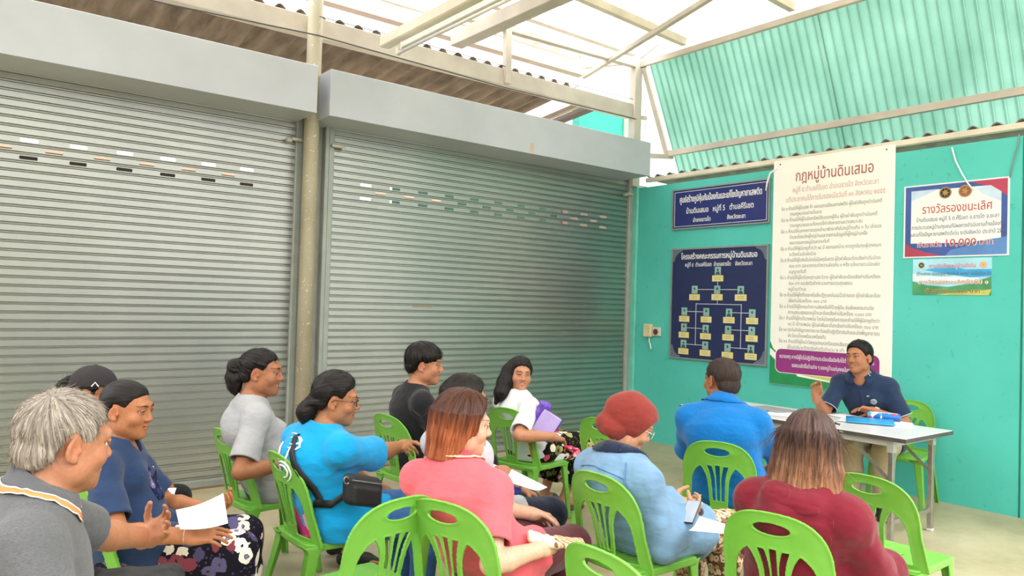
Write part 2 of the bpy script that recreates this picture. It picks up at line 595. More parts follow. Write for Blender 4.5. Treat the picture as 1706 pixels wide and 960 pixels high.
def roller_shutter(x0, x1, label, slots):
    """curtain of pressed slats with vent slots, side rails, bottom bar and the hood box"""
    t = empty('roller_shutter', ((x0 + x1) / 2, WA, 0))
    tag(t, label, 'roller shutter', 'grey roller shutters')
    cx_ = (x0 + x1) / 2
    mb = MB()
    pitch, ztop = 0.0645, 3.34
    n = int(ztop / pitch) + 1
    prof = [(0.0, -0.002), (0.0015, 0.012), (0.0055, 0.013), (0.0075, 0.001), (0.0150, 0.000), (0.0165, 0.012), (0.0205, 0.013), (0.0225, 0.0), (0.0245, -0.002), (pitch, -0.002)]
    zoff = (2.70 - 0.045) % pitch
    rows = {round(z): c for z, c in slots}
    for k in range(-1, n):
        zb = zoff + k * pitch
        for (a, ya), (b, yb) in zip(prof[:-1], prof[1:]):
            za, zc = max(zb + a, 0.06), min(zb + b, ztop)
            if zc <= za: continue
            hit = [c for zr, c in slots if zb + a < zr < zb + b and b - a > 0.02]
            cols = hit[0] if hit else []
            if not cols:
                mb.poly([(x0 - cx_, ya, za), (x1 - cx_, ya, za), (x1 - cx_, yb, zc), (x0 - cx_, yb, zc)], [(0, 1, 2, 3)])
            else:
                lo, hi = za + 0.0065, zc - 0.0065
                y = ya
                for z0, z1 in ((za, lo), (hi, zc)):
                    mb.poly([(x0 - cx_, y, z0), (x1 - cx_, y, z0), (x1 - cx_, y, z1), (x0 - cx_, y, z1)], [(0, 1, 2, 3)])
                e = x0
                hw, ch = 0.058, 0.006
                for c in sorted(cols) + [None]:
                    r = x1 if c is None else c - hw
                    mb.poly([(e - cx_, y, lo), (r - cx_, y, lo), (r - cx_, y, hi), (e - cx_, y, hi)], [(0, 1, 2, 3)])
                    if c is not None:
                        for sx in (-1, 1):
                            for zz, sg in ((lo, 1), (hi, -1)):
                                mb.poly([(c + sx * hw - cx_, y, zz), (c + sx * (hw - ch) - cx_, y, zz), (c + sx * hw - cx_, y, zz + sg * ch)], [(0, 1, 2)])
                        # folded lip of the slot
                        for sx in (-1, 1):
                            mb.poly([(c + sx * hw - cx_, y, lo), (c + sx * hw - cx_, y, hi), (c + sx * hw - cx_, y + 0.006, hi), (c + sx * hw - cx_, y + 0.006, lo)], [(0, 1, 2, 3)])
                        for zz in (lo, hi):
                            mb.poly([(c - hw - cx_, y, zz), (c + hw - cx_, y, zz), (c + hw - cx_, y + 0.006, zz), (c - hw - cx_, y + 0.006, zz)], [(0, 1, 2, 3)])
                        e = c + hw
    o = mb.build('slat_curtain', M_SHUT, t)
    mb = MB()
    mb.box((x0 - cx_, -0.022, 0.004), (x1 - cx_, 0.022, 0.065), bev=0.004)
    mb.box((x0 - cx_, -0.04, 0.0), (x1 - cx_, 0.03, 0.012), 1)
    mb.build('bottom_bar', [plain('bar_grey', '#8d938c', 0.45, 0.2), plain('rust_edge', '#7a5a46', 0.8)], t)
    for xa in (x0 - 0.012, x1 + 0.012):
        mb = MB(); mb.box((xa - cx_ - 0.045, -0.035, 0), (xa - cx_ + 0.045, 0.03, 3.3), bev=0.006)
        mb.box((xa - cx_ - 0.006, -0.040, 0), (xa - cx_ + 0.006, -0.034, 3.3))
        mb.build('guide_rail', plain('rail_grey', '#a3a9a2', 0.45, 0.2), t)
    return t, cx_

VA = [0.613 + 0.3188 * i for i in range(-3, 6)]
VAm = [v + 0.16 for v in VA if v < 2.2]
VB_ = [3.341 + 0.3186 * i for i in range(11)]
VBm = [v + 0.16 for v in VB_[:-1]]
shA, cA = roller_shutter(-1.2, 2.66, 'left grey steel roller shutter with long white and black vent slots', [(2.70, VA), (2.635, VAm), (2.5705, VA)])
shB, cB = roller_shutter(2.96, 6.985, 'right grey steel roller shutter ending beside the teal wall', [(2.70, VB_), (2.635, VBm), (2.5705, VB_)])
mb = MB()
mb.box((3.9 - cB, -0.006, 1.545), (4.12 - cB, -0.0015, 1.556)); mb.build('rust_scratch', M_RUST, shB)
mb = MB(); mb.box((5.9 - cB, -0.006, 1.30), (5.98 - cB, -0.0015, 1.306)); mb.build('rust_scratch', M_RUST, shB)
for t, cx_, x0, x1 in ((shA, cA, -1.2, 2.63), (shB, cB, 2.745, 6.855)):
    mb = MB()
    mb.box((x0 - cx_, -0.45, 3.185), (x1 - cx_, 0.05, 3.59), bev=0.004)
    mb.box((x0 - cx_, -0.452, 3.185), (x1 - cx_, -0.447, 3.20))
    mb.build('hood_box', M_GREY, t)
for t, cx_, xs_ in ((shA, cA, (2.62,)), (shB, cB, (3.0, 6.93))):
    for xq in xs_:
        sg = -1 if xq in (2.62, 6.93) else 1
        mb = MB(); mb.box((xq - cx_ - 0.05, -0.075, 3.0), (xq - cx_ + 0.05, -0.03, 3.03), bev=0.004)
        mb.box((xq - cx_ + sg * 0.05, -0.065, 2.985), (xq - cx_ + sg * 0.09, -0.035, 3.02), bev=0.004)
        mb.build('latch_bracket', plain('bracket', '#bdb8a8', 0.5, 0.3), t)
mb = MB(); mb.box((4.99 - cB, -0.4525, 3.20), (5.035 - cB, -0.4495, 3.30))
mb.build('paint_mark', plain('pinkish', '#d8b8a4', 0.7), shB)

mb = MB(); mb.box((2.62, WA + 0.032, 0), (3.0, WA + 0.14, 3.5))
tag(mb.build('wall_left', plain('cement_pier', '#a3a39a', 0.7)), kind='structure')
mb = MB(); mb.box((-6.2, -6.2, 0), (-6, 6.6, 3.3))  # added wall out of view at left, blocks low light reaching the shutters
tag(mb.build('wall_side_blocker', plain('side_blocker_grey', '#8f8d84', 0.8)), kind='structure')
mb = MB(); mb.box((-6, -6.2, 0), (3.5, -6, 3.6))  # added wall behind the camera, unseen, holds back low light
tag(mb.build('wall_front_blocker', plain('front_blocker_grey', '#8f8d84', 0.8)), kind='structure')
def mat_pipe():
    t = NT('old_pipe')
    co = t.coord()
    c = t.ramp(t.noise(t.coord('Object', (1, 1, 0.5)), 3.0, 4), [(0.3, lin('#a39b82')), (0.7, lin('#bbb39c'))])
    s = t.ramp(t.noise(co, 38.0, 2, 0.5), [(0.66, (0, 0, 0, 1)), (0.70, (1, 1, 1, 1))])
    return t.set(0.6, 0.1, 0.4, t.mix(s, c, lin('#d9d3bf')))
mb = MB(); mb.tube([(2.715, 6.40, 0), (2.715, 6.40, 2.5), (2.715, 6.40, 5.2)], 0.066, 20)
tag(mb.build('post', mat_pipe(), None, True), 'tall beige round steel post standing between the two roller shutters', 'post')
mb = MB(); mb.box((6.955, 6.47, 3.12), (7.085, 6.57, 4.70), bev=0.006)
mb.tube([(7.095, 6.45, 4.3), (7.11, 6.42, 4.0), (7.09, 6.41, 3.8), (7.03, 6.44, 3.62)], 0.006, 6)
mb.box((7.085, 6.45, 3.98), (7.17, 6.50, 4.02))
tag(mb.build('corner_post', M_WHITE_BEAM), 'white square corner post rising above the shutter box to the roof truss', 'post')

# ---- beam along the shutters and the old corrugated lean-to roof behind it
mb = MB(); mb.box((-2.5, 6.50, 3.975), (6.954, 6.60, 4.155), bev=0.006)
tag(mb.build('steel_beam', M_WHITE_BEAM), 'long pale steel beam above the shutter boxes under the wavy roof edge', 'beam')

def mat_tile():
    t = NT('old_cement_tile')
    co = t.coord()
    c = t.ramp(t.noise(t.coord('Object', (3, .6, 1)), 3.0, 5, 0.6), [(0.3, lin('#75675f')), (0.55, lin('#9a8c82')), (0.75, lin('#b59a8a'))])
    return t.set(0.9, 0, 0.1, c)
def wave_sheet(name, p0, along, down, n_pitch, pitch, length, amp, thick, m, parent=None, steps=8, rows=2):
    p0, along, down = V3(*p0), unit(along), unit(down)
    nrm = unit(np.cross(along, down))
    if nrm[2] < 0: nrm = -nrm
    P = []
    for i in range(n_pitch * steps + 1):
        s_ = i / steps * pitch
        P.append([p0 + along * s_ + down * (length * j / rows) + nrm * amp * math.cos(2 * math.pi * i / steps) for j in range(rows + 1)])
    mb = MB(); mb.grid(np.array(P), 0, thick)
    return mb.build(name, m, parent, True)
o = wave_sheet('corrugated_roof', (-2.5, 6.525, 4.168), (1, 0, 0), (0, 1, -0.12), 45, 0.19, 1.75, 0.036, 0.008, mat_tile())
tag(o, 'old brown corrugated cement roof sheet behind the beam above the shutters', 'roof sheet')
mb = MB(); mb.bar((6.40, 6.62, 4.04), (6.40, 8.6, 3.84), 0.13, 0.05)
tag(mb.build('rafter', plain('dark_rafter', '#6e645e', 0.8)), 'dark rafter at the open end of the brown corrugated roof', 'rafter')
mb = MB(); mb.bar((6.16, 6.62, 4.02), (6.16, 8.6, 3.82), 0.06, 0.05)
tag(mb.build('rafter', plain('pale_rafter', '#b9a898', 0.8)), 'pale brown rafter beside the dark rafter above the shutter box', 'rafter')
# low lean-to beyond the teal wall, its wavy edge showing above the wall
mb = MB(); mb.box((7.06, 1.0, 3.165), (7.12, 6.36, 3.215), bev=0.003)
tag(mb.build('steel_rail', M_CREAM), 'thin pale steel rail along the top of the teal wall', 'rail')
o = wave_sheet('corrugated_roof', (7.075, 1.0, 3.215), (0, 1, 0), (1, 0, -0.03), 29, 0.185, 1.6, 0.034, 0.008, plain('grey_tile', '#8f8d8a', 0.9, 0, 0.1, 0.12, 6))
tag(o, 'grey corrugated cement roof sheet edging the top of the teal wall', 'roof sheet')

# ---- roof of the hall: gable truss at the corner post, purlins, light sheets
def member(name, a, b, w, h, label, cat, m=M_WHITE_BEAM, up=(0, 0, 1)):
    mb = MB(); mb.bar(a, b, w, h, up, 0, 0.004)
    return tag(mb.build(name, m), label, cat)
member('truss_pipe', (4.2, 6.50, 4.585), (6.95, 6.50, 4.65), 0.08, 0.08, 'lower white truss pipe running to the top of the corner post', 'truss pipe')
member('truss_pipe', (4.3, 6.50, 4.815), (6.95, 6.50, 4.785), 0.08, 0.075, 'upper white truss pipe running to the top of the corner post', 'truss pipe')
member('truss_post', (4.95, 6.485, 3.99), (4.93, 6.485, 5.0), 0.075, 0.07, 'short white upright standing on the pale beam and crossing both truss pipes', 'truss post', up=(0, 1, 0))
mb = MB(); mb.box((-2.5, 7.16, 4.61), (6.72, 7.24, 4.80), bev=0.004); mb.box((-2.5, 7.14, 4.60), (6.72, 7.27, 4.63))
tag(mb.build('roof_purlin', M_WHITE_BEAM), 'long white roof purlin with a lower flange behind the truss', 'beam')
mb = MB()
rnd = random.Random(3)
P = []
for i in range(60):
    x = -2.4 + i * 0.153
    P.append([(x, 7.14 + rnd.uniform(-.006, .006), 4.80), (x, 7.13, 4.87 + rnd.uniform(-.03, .02)), (x, 7.15, 4.93 + rnd.uniform(-.04, .04))])
mb.grid(P, 0, 0.01)
def mat_peel():
    t = NT('peeling_board')
    c = t.ramp(t.noise(t.coord('Object', (1, 1, 3)), 5.0, 5, 0.7), [(0.40, lin('#ddd5c2')), (0.55, lin('#d8c8a8')), (0.66, lin('#b88a5c'))])
    return t.set(0.85, 0, 0.1, c)
tag(mb.build('eave_board', mat_peel()), 'peeling rust-stained board lying along the top of the white roof purlin', 'board')
member('roof_brace', (6.72, 7.15, 4.72), (6.97, 6.60, 4.70), 0.045, 0.05, 'thin white brace from the purlin end to the corner post', 'brace')
member('roof_brace', tuple(at(972, 128, 1, 7.1)), tuple(at(1190, -8, 1, 4.6)), 0.055, 0.055, 'slanting white brace rising from the purlin end towards the roof sheets', 'brace')
member('roof_brace', tuple(at(1066, 98, 1, 6.45)), tuple(at(1172, 14, 1, 5.6)), 0.025, 0.025, 'thin slanting rod from the corner post to the roof sheets', 'brace')
# three fixtures hung along the hall
def along(px, py, z, y_end): 
    p = at(px, py, 2, z)
    return p, V3(p[0], y_end, z)
a, b = along(640, 72, 3.95, 3.3)
mb = MB(); mb.box((a[0] - 0.05, b[1], 3.90), (a[0] + 0.05, a[1], 4.0), bev=0.01); mb.box((a[0] - 0.035, a[1], 3.91), (a[0] + 0.035, a[1] + 0.012, 3.99))
tag(mb.build('square_tube', M_CREAM), 'thick cream square steel tube hanging across in front of the beam', 'steel tube')
a2, b2 = along(662, 84, 3.80, 3.4)
t = empty('lamp_fitting', (a2[0], a2[1], 3.80)); tag(t, 'white fluorescent tube fitting hanging beside the thick cream steel tube', 'light fitting')
L = a2[1] - b2[1]
mb = MB(); mb.box((-0.022, -L, -0.005), (0.022, -0.10, 0.045), bev=0.005); mb.build('fitting_body', plain('white_fitting', '#e6e2d8', 0.4), t)
mb = MB(); mb.tube([(0, -L, -0.028), (0, -0.03, -0.028)], 0.0145, 12)
mt = plain('lamp_glass', '#efece4', 0.2); mb.build('lamp_tube', mt, t, True)
mb = MB(); mb.box((-0.02, -0.04, -0.045), (0.02, -0.0, 0.02), bev=0.005); mb.build('lamp_holder', plain('holder_end', '#d9d4c8', 0.5), t)
mb = MB(); mb.box((-0.02, -0.11, -0.02), (0.02, -0.08, 0.05), bev=0.004); mb.build('lamp_holder', plain('holder', '#d9d4c8', 0.5), t)
a3, b3 = along(760, 70, 4.35, 3.2)
mb = MB(); mb.box((a3[0] - 0.075, b3[1], 4.29), (a3[0] + 0.075, a3[1], 4.43), bev=0.006)
tag(mb.build('roof_beam', M_WHITE_BEAM), 'cream box beam with a square cut end pointing at the shutters', 'beam')
# light sheets of the roof
def mat_sheet(name, c, trans, rough=0.5):
    t = NT(name)
    co = t.coord()
    col = t.ramp(t.noise(co, 2.0, 4), [(0.3, tuple(x * 0.88 for x in lin(c)[:3]) + (1,)), (0.7, lin(c))])
    df = t.n('ShaderNodeBsdfDiffuse'); tr = t.n('ShaderNodeBsdfTranslucent'); mx = t.n('ShaderNodeMixShader')
    gl = t.n('ShaderNodeBsdfGlossy'); mx2 = t.n('ShaderNodeMixShader')
    gl.inputs['Roughness'].default_value = rough
    t.l(col, df.inputs[0]); t.l(col, tr.inputs[0])
    mx.inputs[0].default_value = trans
    t.l(df.outputs[0], mx.inputs[1]); t.l(tr.outputs[0], mx.inputs[2])
    mx2.inputs[0].default_value = 0.06
    t.l(mx.outputs[0], mx2.inputs[1]); t.l(gl.outputs[0], mx2.inputs[2])
    t.l(mx2.outputs[0], t.out.inputs[0])
    return t.mat
M_ROOF = mat_sheet('light_roof_sheet', '#e9e6de', 0.80)
k = 0
for i in range(5):
    x0 = 7.10 - 2.23 * (i + 1)
    o = wave_sheet('roof_sheet', (x0, 6.15, 5.12 - 0.045 * x0), (1, 0, -0.045), (0, -1, 0), 15, 0.15, 7.4, 0.020, 0.004, M_ROOF, steps=6)
    tag(o, 'pale corrugated roof sheet ' + ['nearest the green ribbed sheets', 'second from the green ribbed sheets', 'third from the green ribbed sheets', 'fourth from the green ribbed sheets', 'farthest from the green ribbed sheets'][i], 'roof sheet', 'pale roof sheets over the hall')
for i, y in enumerate((5.75, 4.35, 2.9)):
    member('roof_purlin', (-3.9, y, 5.24), (7.0, y, 4.75), 0.07, 0.09, 'cream roof purlin under the pale sheets, ' + ['nearest the shutters', 'second from the shutters', 'third from the shutters'][i], 'beam', M_CREAM)

# ---- green fibreglass skirt of the roof beyond the teal wall
def mat_green_sheet():
    t = NT('green_fibreglass')
    co = t.coord()
    col = t.ramp(t.noise(co, 1.5, 4), [(0.3, lin('#9dbfb2')), (0.7, lin('#b3d0c5'))])
    df = t.n('ShaderNodeBsdfDiffuse'); tr = t.n('ShaderNodeBsdfTranslucent'); mx = t.n('ShaderNodeMixShader')
    t.l(col, df.inputs[0]); t.l(col, tr.inputs[0]); mx.inputs[0].default_value = 0.75
    t.l(df.outputs[0], mx.inputs[1]); t.l(tr.outputs[0], mx.inputs[2]); t.l(mx.outputs[0], t.out.inputs[0])
    return t.mat
M_GS = mat_green_sheet()
TOP, LOW, FAR = V3(7.09, 6.40, 4.64), V3(7.58, 6.40, 3.60), V3(7.80, 6.40, 3.13)
def skirt_panel(y0, y1, label):
    n = int((y1 - y0) / 0.098)
    P = []
    N = unit(np.cross(FAR - TOP, V3(0, 1, 0)))
    pr = [(0, 0), (0.38, 0), (0.46, 1), (0.56, 1), (0.64, 0)]
    for i in range(n):
        for q, hgt in pr:
            y = y0 + (i + q) * (y1 - y0) / n
            P.append([V3(a[0], y, a[2]) + N * 0.02 * hgt for a in (TOP, (TOP + LOW) / 2, LOW, FAR)])
    mb = MB(); mb.grid(P, 0, 0.003)
    return tag(mb.build('fibreglass_sheet', M_GS), label, 'roof sheet', 'green ribbed sheets above the teal wall')
skirt_panel(4.12, 6.40, 'green ribbed see-through sheet beside the corner post above the teal wall')
skirt_panel(1.85, 4.16, 'green ribbed see-through sheet above the award posters')
skirt_panel(-0.4, 1.88, 'green ribbed see-through sheet farthest from the corner post')
member('sheet_rail', (7.06, -0.5, 4.66), (7.06, 6.5, 4.66), 0.05, 0.07, 'top steel rail of the green ribbed sheets', 'rail')
member('sheet_rail', (7.545, -0.5, 3.60), (7.545, 6.42, 3.60), 0.05, 0.075, 'lower steel rail across the green ribbed sheets', 'rail')
member('sheet_rail', (7.07, 6.44, 4.62), (7.56, 6.44, 3.56), 0.05, 0.06, 'slanting end rail of the green ribbed sheets', 'rail', up=(0, 1, 0))
member('sheet_rail', (6.99, 6.7, 3.545), (7.60, 6.38, 3.565), 0.04, 0.06, 'short steel stub from the shutter box to the slanting end rail', 'rail')
# outside: teal upper wall seen over the shutter box, and what the vent slots look onto
mb = MB(); mb.box((7.35, 7.9, 3.15), (8.62, 8.05, 4.58))
tag(mb.build('wall_back', plain('teal_darkened', '#239c8b', 0.6)), kind='structure')  # shade put into the colour: teal darkened against the strong outdoor light
mb = MB(); mb.box((8.26, 7.86, 3.2), (8.31, 7.9, 4.58)); mb.box((8.55, 7.86, 3.2), (8.60, 7.9, 4.58))
tag(mb.build('trim_3', plain('yellow_strip', '#d9d5b0', 0.6)), kind='structure')
t = empty('house', (4, 13, 0)); tag(t, 'dark neighbouring house glimpsed through the vent slots of the shutters', 'house')
mb = MB(); mb.box((-9, 0, 0), (1.2, 3, 3.59)); mb.build('wall', plain('dark_wall', '#2c2824', 0.9), t)
mb = MB(); mb.box((-9, -0.3, 3.60), (4.3, -0.1, 3.70)); mb.build('eave', plain('brown_eave', '#a08a78', 0.9), t)
mb = MB(); mb.box((4.3, -0.2, 0), (7.3, 2, 4.3)); mb.build('green_wall', plain('green_wall', '#17402f', 0.8), t)
mb = MB(); mb.box((7.3, -0.4, 0), (11.5, 1, 4.6)); mb.build('side_wall', plain('brown_wall', '#5e4c40', 0.9), t)
# wires and cables
def wire(name, pts, r, label, c='#4a4844', cat='wire'):
    mb = MB(); mb.tube(pts, r, 6)
    return tag(mb.build(name, plain(name + '_skin', c, 0.6), None, True), label, cat)
wire('wire', [(-2.0, 6.48, 3.93), (1.5, 6.47, 3.925), (2.72, 6.32, 3.93), (4.9, 6.47, 3.94), (6.98, 6.47, 3.96)], 0.006, 'thin dark wire strung along the lower edge of the pale beam')
wire('wire', [(2.72, 6.32, 4.10), (4.0, 6.46, 4.165), (5.5, 6.47, 4.17), (6.9, 6.45, 4.19)], 0.004, 'thin dark wire lying along the upper edge of the pale beam')
q = [at(1698, 223, 0, 7.04), at(1697, 240, 0, 7.04), at(1690, 262, 0, 7.035), at(1684, 285, 0, 7.035), at(1683, 296, 0, 7.03)]
wire('wire', [tuple(p) for p in q], 0.006, 'grey wire hanging from the rail to the corner of the award poster', '#7d918c')
q = [at(1586, 246, 0, 7.03), at(1592, 268, 0, 7.03), at(1602, 288, 0, 7.03), at(1612, 305, 0, 7.02), at(1622, 317, 0, 7.01)]
wire('cord', [tuple(p) for p in q], 0.007, 'white cord hanging over the middle of the award poster', '#e4f2ee', 'cord')
# ---------------------------------------------------------------- green moulded plastic chair (seat faces +Y)
def mat_plastic():
    t = NT('green_plastic')
    co = t.coord()
    col = t.ramp(t.noise(co, 5.0, 5, 0.6), [(0.3, lin('#65a336')), (0.6, lin('#70b043')), (0.8, lin('#86bc5c'))])
    t.bump(t.noise(co, 220.0, 2), 0.05, 0.002)
    t.bsdf.inputs['Subsurface Weight'].default_value = 0.0
    return t.set(0.36, 0, 0.45, col)
M_GREEN = mat_plastic()

def back_y(u, z):
    k = np.maximum(z - 0.44, -0.05)
    return -0.185 - 0.22 * k - 0.10 * k * k + 0.85 * u * u

def _chair_back():
    xs = axis_steps(-0.235, 0.235, 0.0036); ys = axis_steps(-0.345, -0.10, 0.0045); zs = axis_steps(0.425, 0.875, 0.0036)
    f = Field(xs, ys, zs)
    X, Y, Z = xs[:, None, None], ys[None, :, None], zs[None, None, :]
    u, z = xs[:, None], zs[None, :]
    a = np.abs(u)
    zz = np.maximum(z - 0.63, 0)
    wo = 0.212 + 0.02 * np.clip((0.60 - z) / 0.16, 0, 1)
    d_out = ((a / wo) ** 2.7 + (zz / 0.228) ** 2.7) ** (1 / 2.7) - 1
    d_out = d_out * 0.2
    wi = 0.157 + 0.014 * np.clip((0.60 - z) / 0.16, 0, 1)
    zi = np.maximum(z - 0.59, 0)
    arch = (((a / wi) ** 2.2 + (zi / 0.136) ** 2.2) ** (1 / 2.2) - 1) * 0.14
    fan = 0.050 + 0.010 * np.clip((z - 0.46) / 0.14, 0, 1) + 0.055 * np.clip((z - 0.595) / 0.125, 0, 1) ** 2.0
    d_fan = a - fan                      # <0 inside the fan
    foot = 0.462 - z                     # solid foot rail
    op = np.maximum(np.maximum(arch, -d_fan), foot)
    sl = np.full_like(a + z, 1.0)
    for i in (-1, 0, 1):
        sp = 0.026 * (fan / 0.056)
        hw = 0.0080 + 0.0050 * np.clip((z - 0.50) / 0.2, 0, 1)
        q = np.abs(u - i * sp) - hw
        q = np.maximum(q, np.maximum(0.498 - z, z - (0.706 + 0.006 * (1 - abs(i)))))
        sl = np.minimum(sl, q)
    hole = (np.sqrt((u / 0.070) ** 2 + ((z - 0.792) / 0.0225) ** 2) - 1) * 0.024
    holes = np.minimum(np.minimum(op, sl), hole)
    rim = np.exp(-(np.maximum(holes, 0) / 0.006) ** 2) + 1.3 * np.exp(-(np.minimum(d_out, 0) / 0.008) ** 2)
    th = 0.0035 + 0.0035 * np.clip(rim, 0, 1.3)
    d2 = np.maximum(d_out, -holes)
    e = (Y - back_y(X, Z)) * 0.95
    d = np.maximum(d2[:, None, :], np.abs(e) - th[:, None, :])
    f.F = d.astype(np.float32)
    v, q = f.net()
    v = relax(v, q, 2, 0.5)
    return mesh_np('backrest', v, q)

def _chair_seat():
    xs = axis_steps(-0.235, 0.235, 0.005); ys = axis_steps(-0.235, 0.26, 0.005); zs = axis_steps(0.385, 0.465, 0.004)
    f = Field(xs, ys, zs)
    X, Y, Z = f.pts((slice(None),) * 3)
    hw = 0.20 + 0.012 * (Y + 0.2) / 0.4
    q1, q2 = np.abs(X) - hw + 0.05, np.abs(Y - 0.015) - 0.215 + 0.05
    d2 = np.sqrt(np.maximum(q1, 0) ** 2 + np.maximum(q2, 0) ** 2) + np.minimum(np.maximum(q1, q2), 0) - 0.05
    top = 0.442 - 0.010 * np.exp(-((X / 0.13) ** 2 + ((Y + 0.02) / 0.13) ** 2)) - 6.0 * np.maximum(Y - 0.18, 0) ** 2
    deck = np.abs(Z - top + 0.004) - 0.0045
    skirt = np.maximum(np.abs(d2 + 0.004) - 0.004, np.maximum(Z - top, (top - 0.036) - Z))
    slots = np.full(f.F.shape, 1.0, dtype=np.float32)
    for i in (-1, 0, 1):
        slots = np.minimum(slots, np.maximum(np.abs(X - 0.032 * i) - 0.004, np.abs(Y + 0.02) - 0.07))
    d = np.minimum(np.maximum(np.maximum(d2, deck), -slots), skirt)
    f.F = np.broadcast_to(d, f.F.shape).astype(np.float32)
    v, q = f.net()
    return mesh_np('seat', relax(v, q, 2, 0.5), q)

def _chair_leg(sx, front):
    if front:
        a, b = V3(sx * 0.180, 0.196, 0.425), V3(sx * 0.212, 0.236, 0.0)
    else:
        a, b = V3(sx * 0.190, -0.160, 0.436), V3(sx * 0.222, -0.275, 0.0)
    lo = np.minimum(a, b) - 0.07; hi = np.maximum(a, b) + 0.07
    lo[2] = -0.01; hi[2] = 0.49
    f = Field(axis_steps(lo[0], hi[0], 0.0045), axis_steps(lo[1], hi[1], 0.0045), axis_steps(lo[2], hi[2], 0.008))
    X, Y, Z = f.pts((slice(None),) * 3)
    t = np.clip((a[2] - Z) / a[2], 0, 1)
    cx_ = a[0] + (b[0] - a[0]) * t
    cy_ = a[1] + (b[1] - a[1]) * t ** 1.15
    w = 0.030 - 0.012 * np.clip(t * 1.3, 0, 1) + 0.03 * np.clip(1 - t / 0.10, 0, 1) ** 2     # half size, flaring into the seat
    x = (X - cx_) * sx; y = (Y - cy_) * (1 if front else -1)
    # an L of two thin walls: the outer side and the outward end
    side = np.maximum(np.abs(x - 0.014) - 0.0045, np.abs(y) - w)
    end = np.maximum(np.abs(y - (w - 0.005)) - 0.0050, np.maximum(x - 0.0185, -x - 2 * w + 0.014))
    d = np.maximum(np.minimum(side, end), np.maximum(Z - a[2], -Z))
    f.F = np.broadcast_to(d, f.F.shape).astype(np.float32)
    v, q = f.net()
    v = relax(v, q, 1, 0.5)
    v[:, 2] = np.maximum(v[:, 2], 0)
    return mesh_np('leg', v, q)

CHAIR_ME = None
def make_chair(x, y, heading, label, marks=False):
    global CHAIR_ME
    if CHAIR_ME is None:
        CHAIR_ME = [('seat', _chair_seat()), ('backrest', _chair_back())] + [('leg', _chair_leg(sx, fr)) for sx in (-1, 1) for fr in (True, False)]
        for _, me in CHAIR_ME:
            me.materials.append(M_GREEN)
            me.polygons.foreach_set('use_smooth', np.ones(len(me.polygons), dtype=bool))
    t = empty('plastic_chair', (x, y, 0), math.radians(heading - 90))
    tag(t, label, 'chair', 'green plastic chairs')
    for n, me in CHAIR_ME:
        o = bpy.data.objects.new(n, me)
        COL.objects.link(o)
        o.parent = t
    if marks:
        m = plain('red_print', '#b0301c', 0.6)
        mb = MB()
        rnd = random.Random(4)
        for i in range(9):                       # small red mould print down the right stile
            z0 = 0.505 + i * 0.0125
            u0 = 0.178 + rnd.uniform(-0.002, 0.002)
            P = []
            k = 7
            for j in range(k):
                a = j / (k - 1)
                uu = u0 + 0.010 * math.sin(a * 6.0 + i)
                zz = z0 + 0.011 * a
                P.append((uu, float(back_y(uu, zz)) - 0.0072, zz))
            mb.tube(P, 0.0016, 5)
        mb.build('red_print', m, t)['label'] = 'small red printed mark on the back frame'
    return t
# ---------------------------------------------------------------- signs and posters on the teal wall
WX = WB          # wall face
def yz(px, py, x=None):
    p = at(px, py, 0, WB - 0.02 if x is None else x)
    return p[1], p[2]
FACE = Matrix(((0, 0, -1), (-1, 0, 0), (0, 1, 0)))        # local x -> -Y, local y -> Z, facing -X

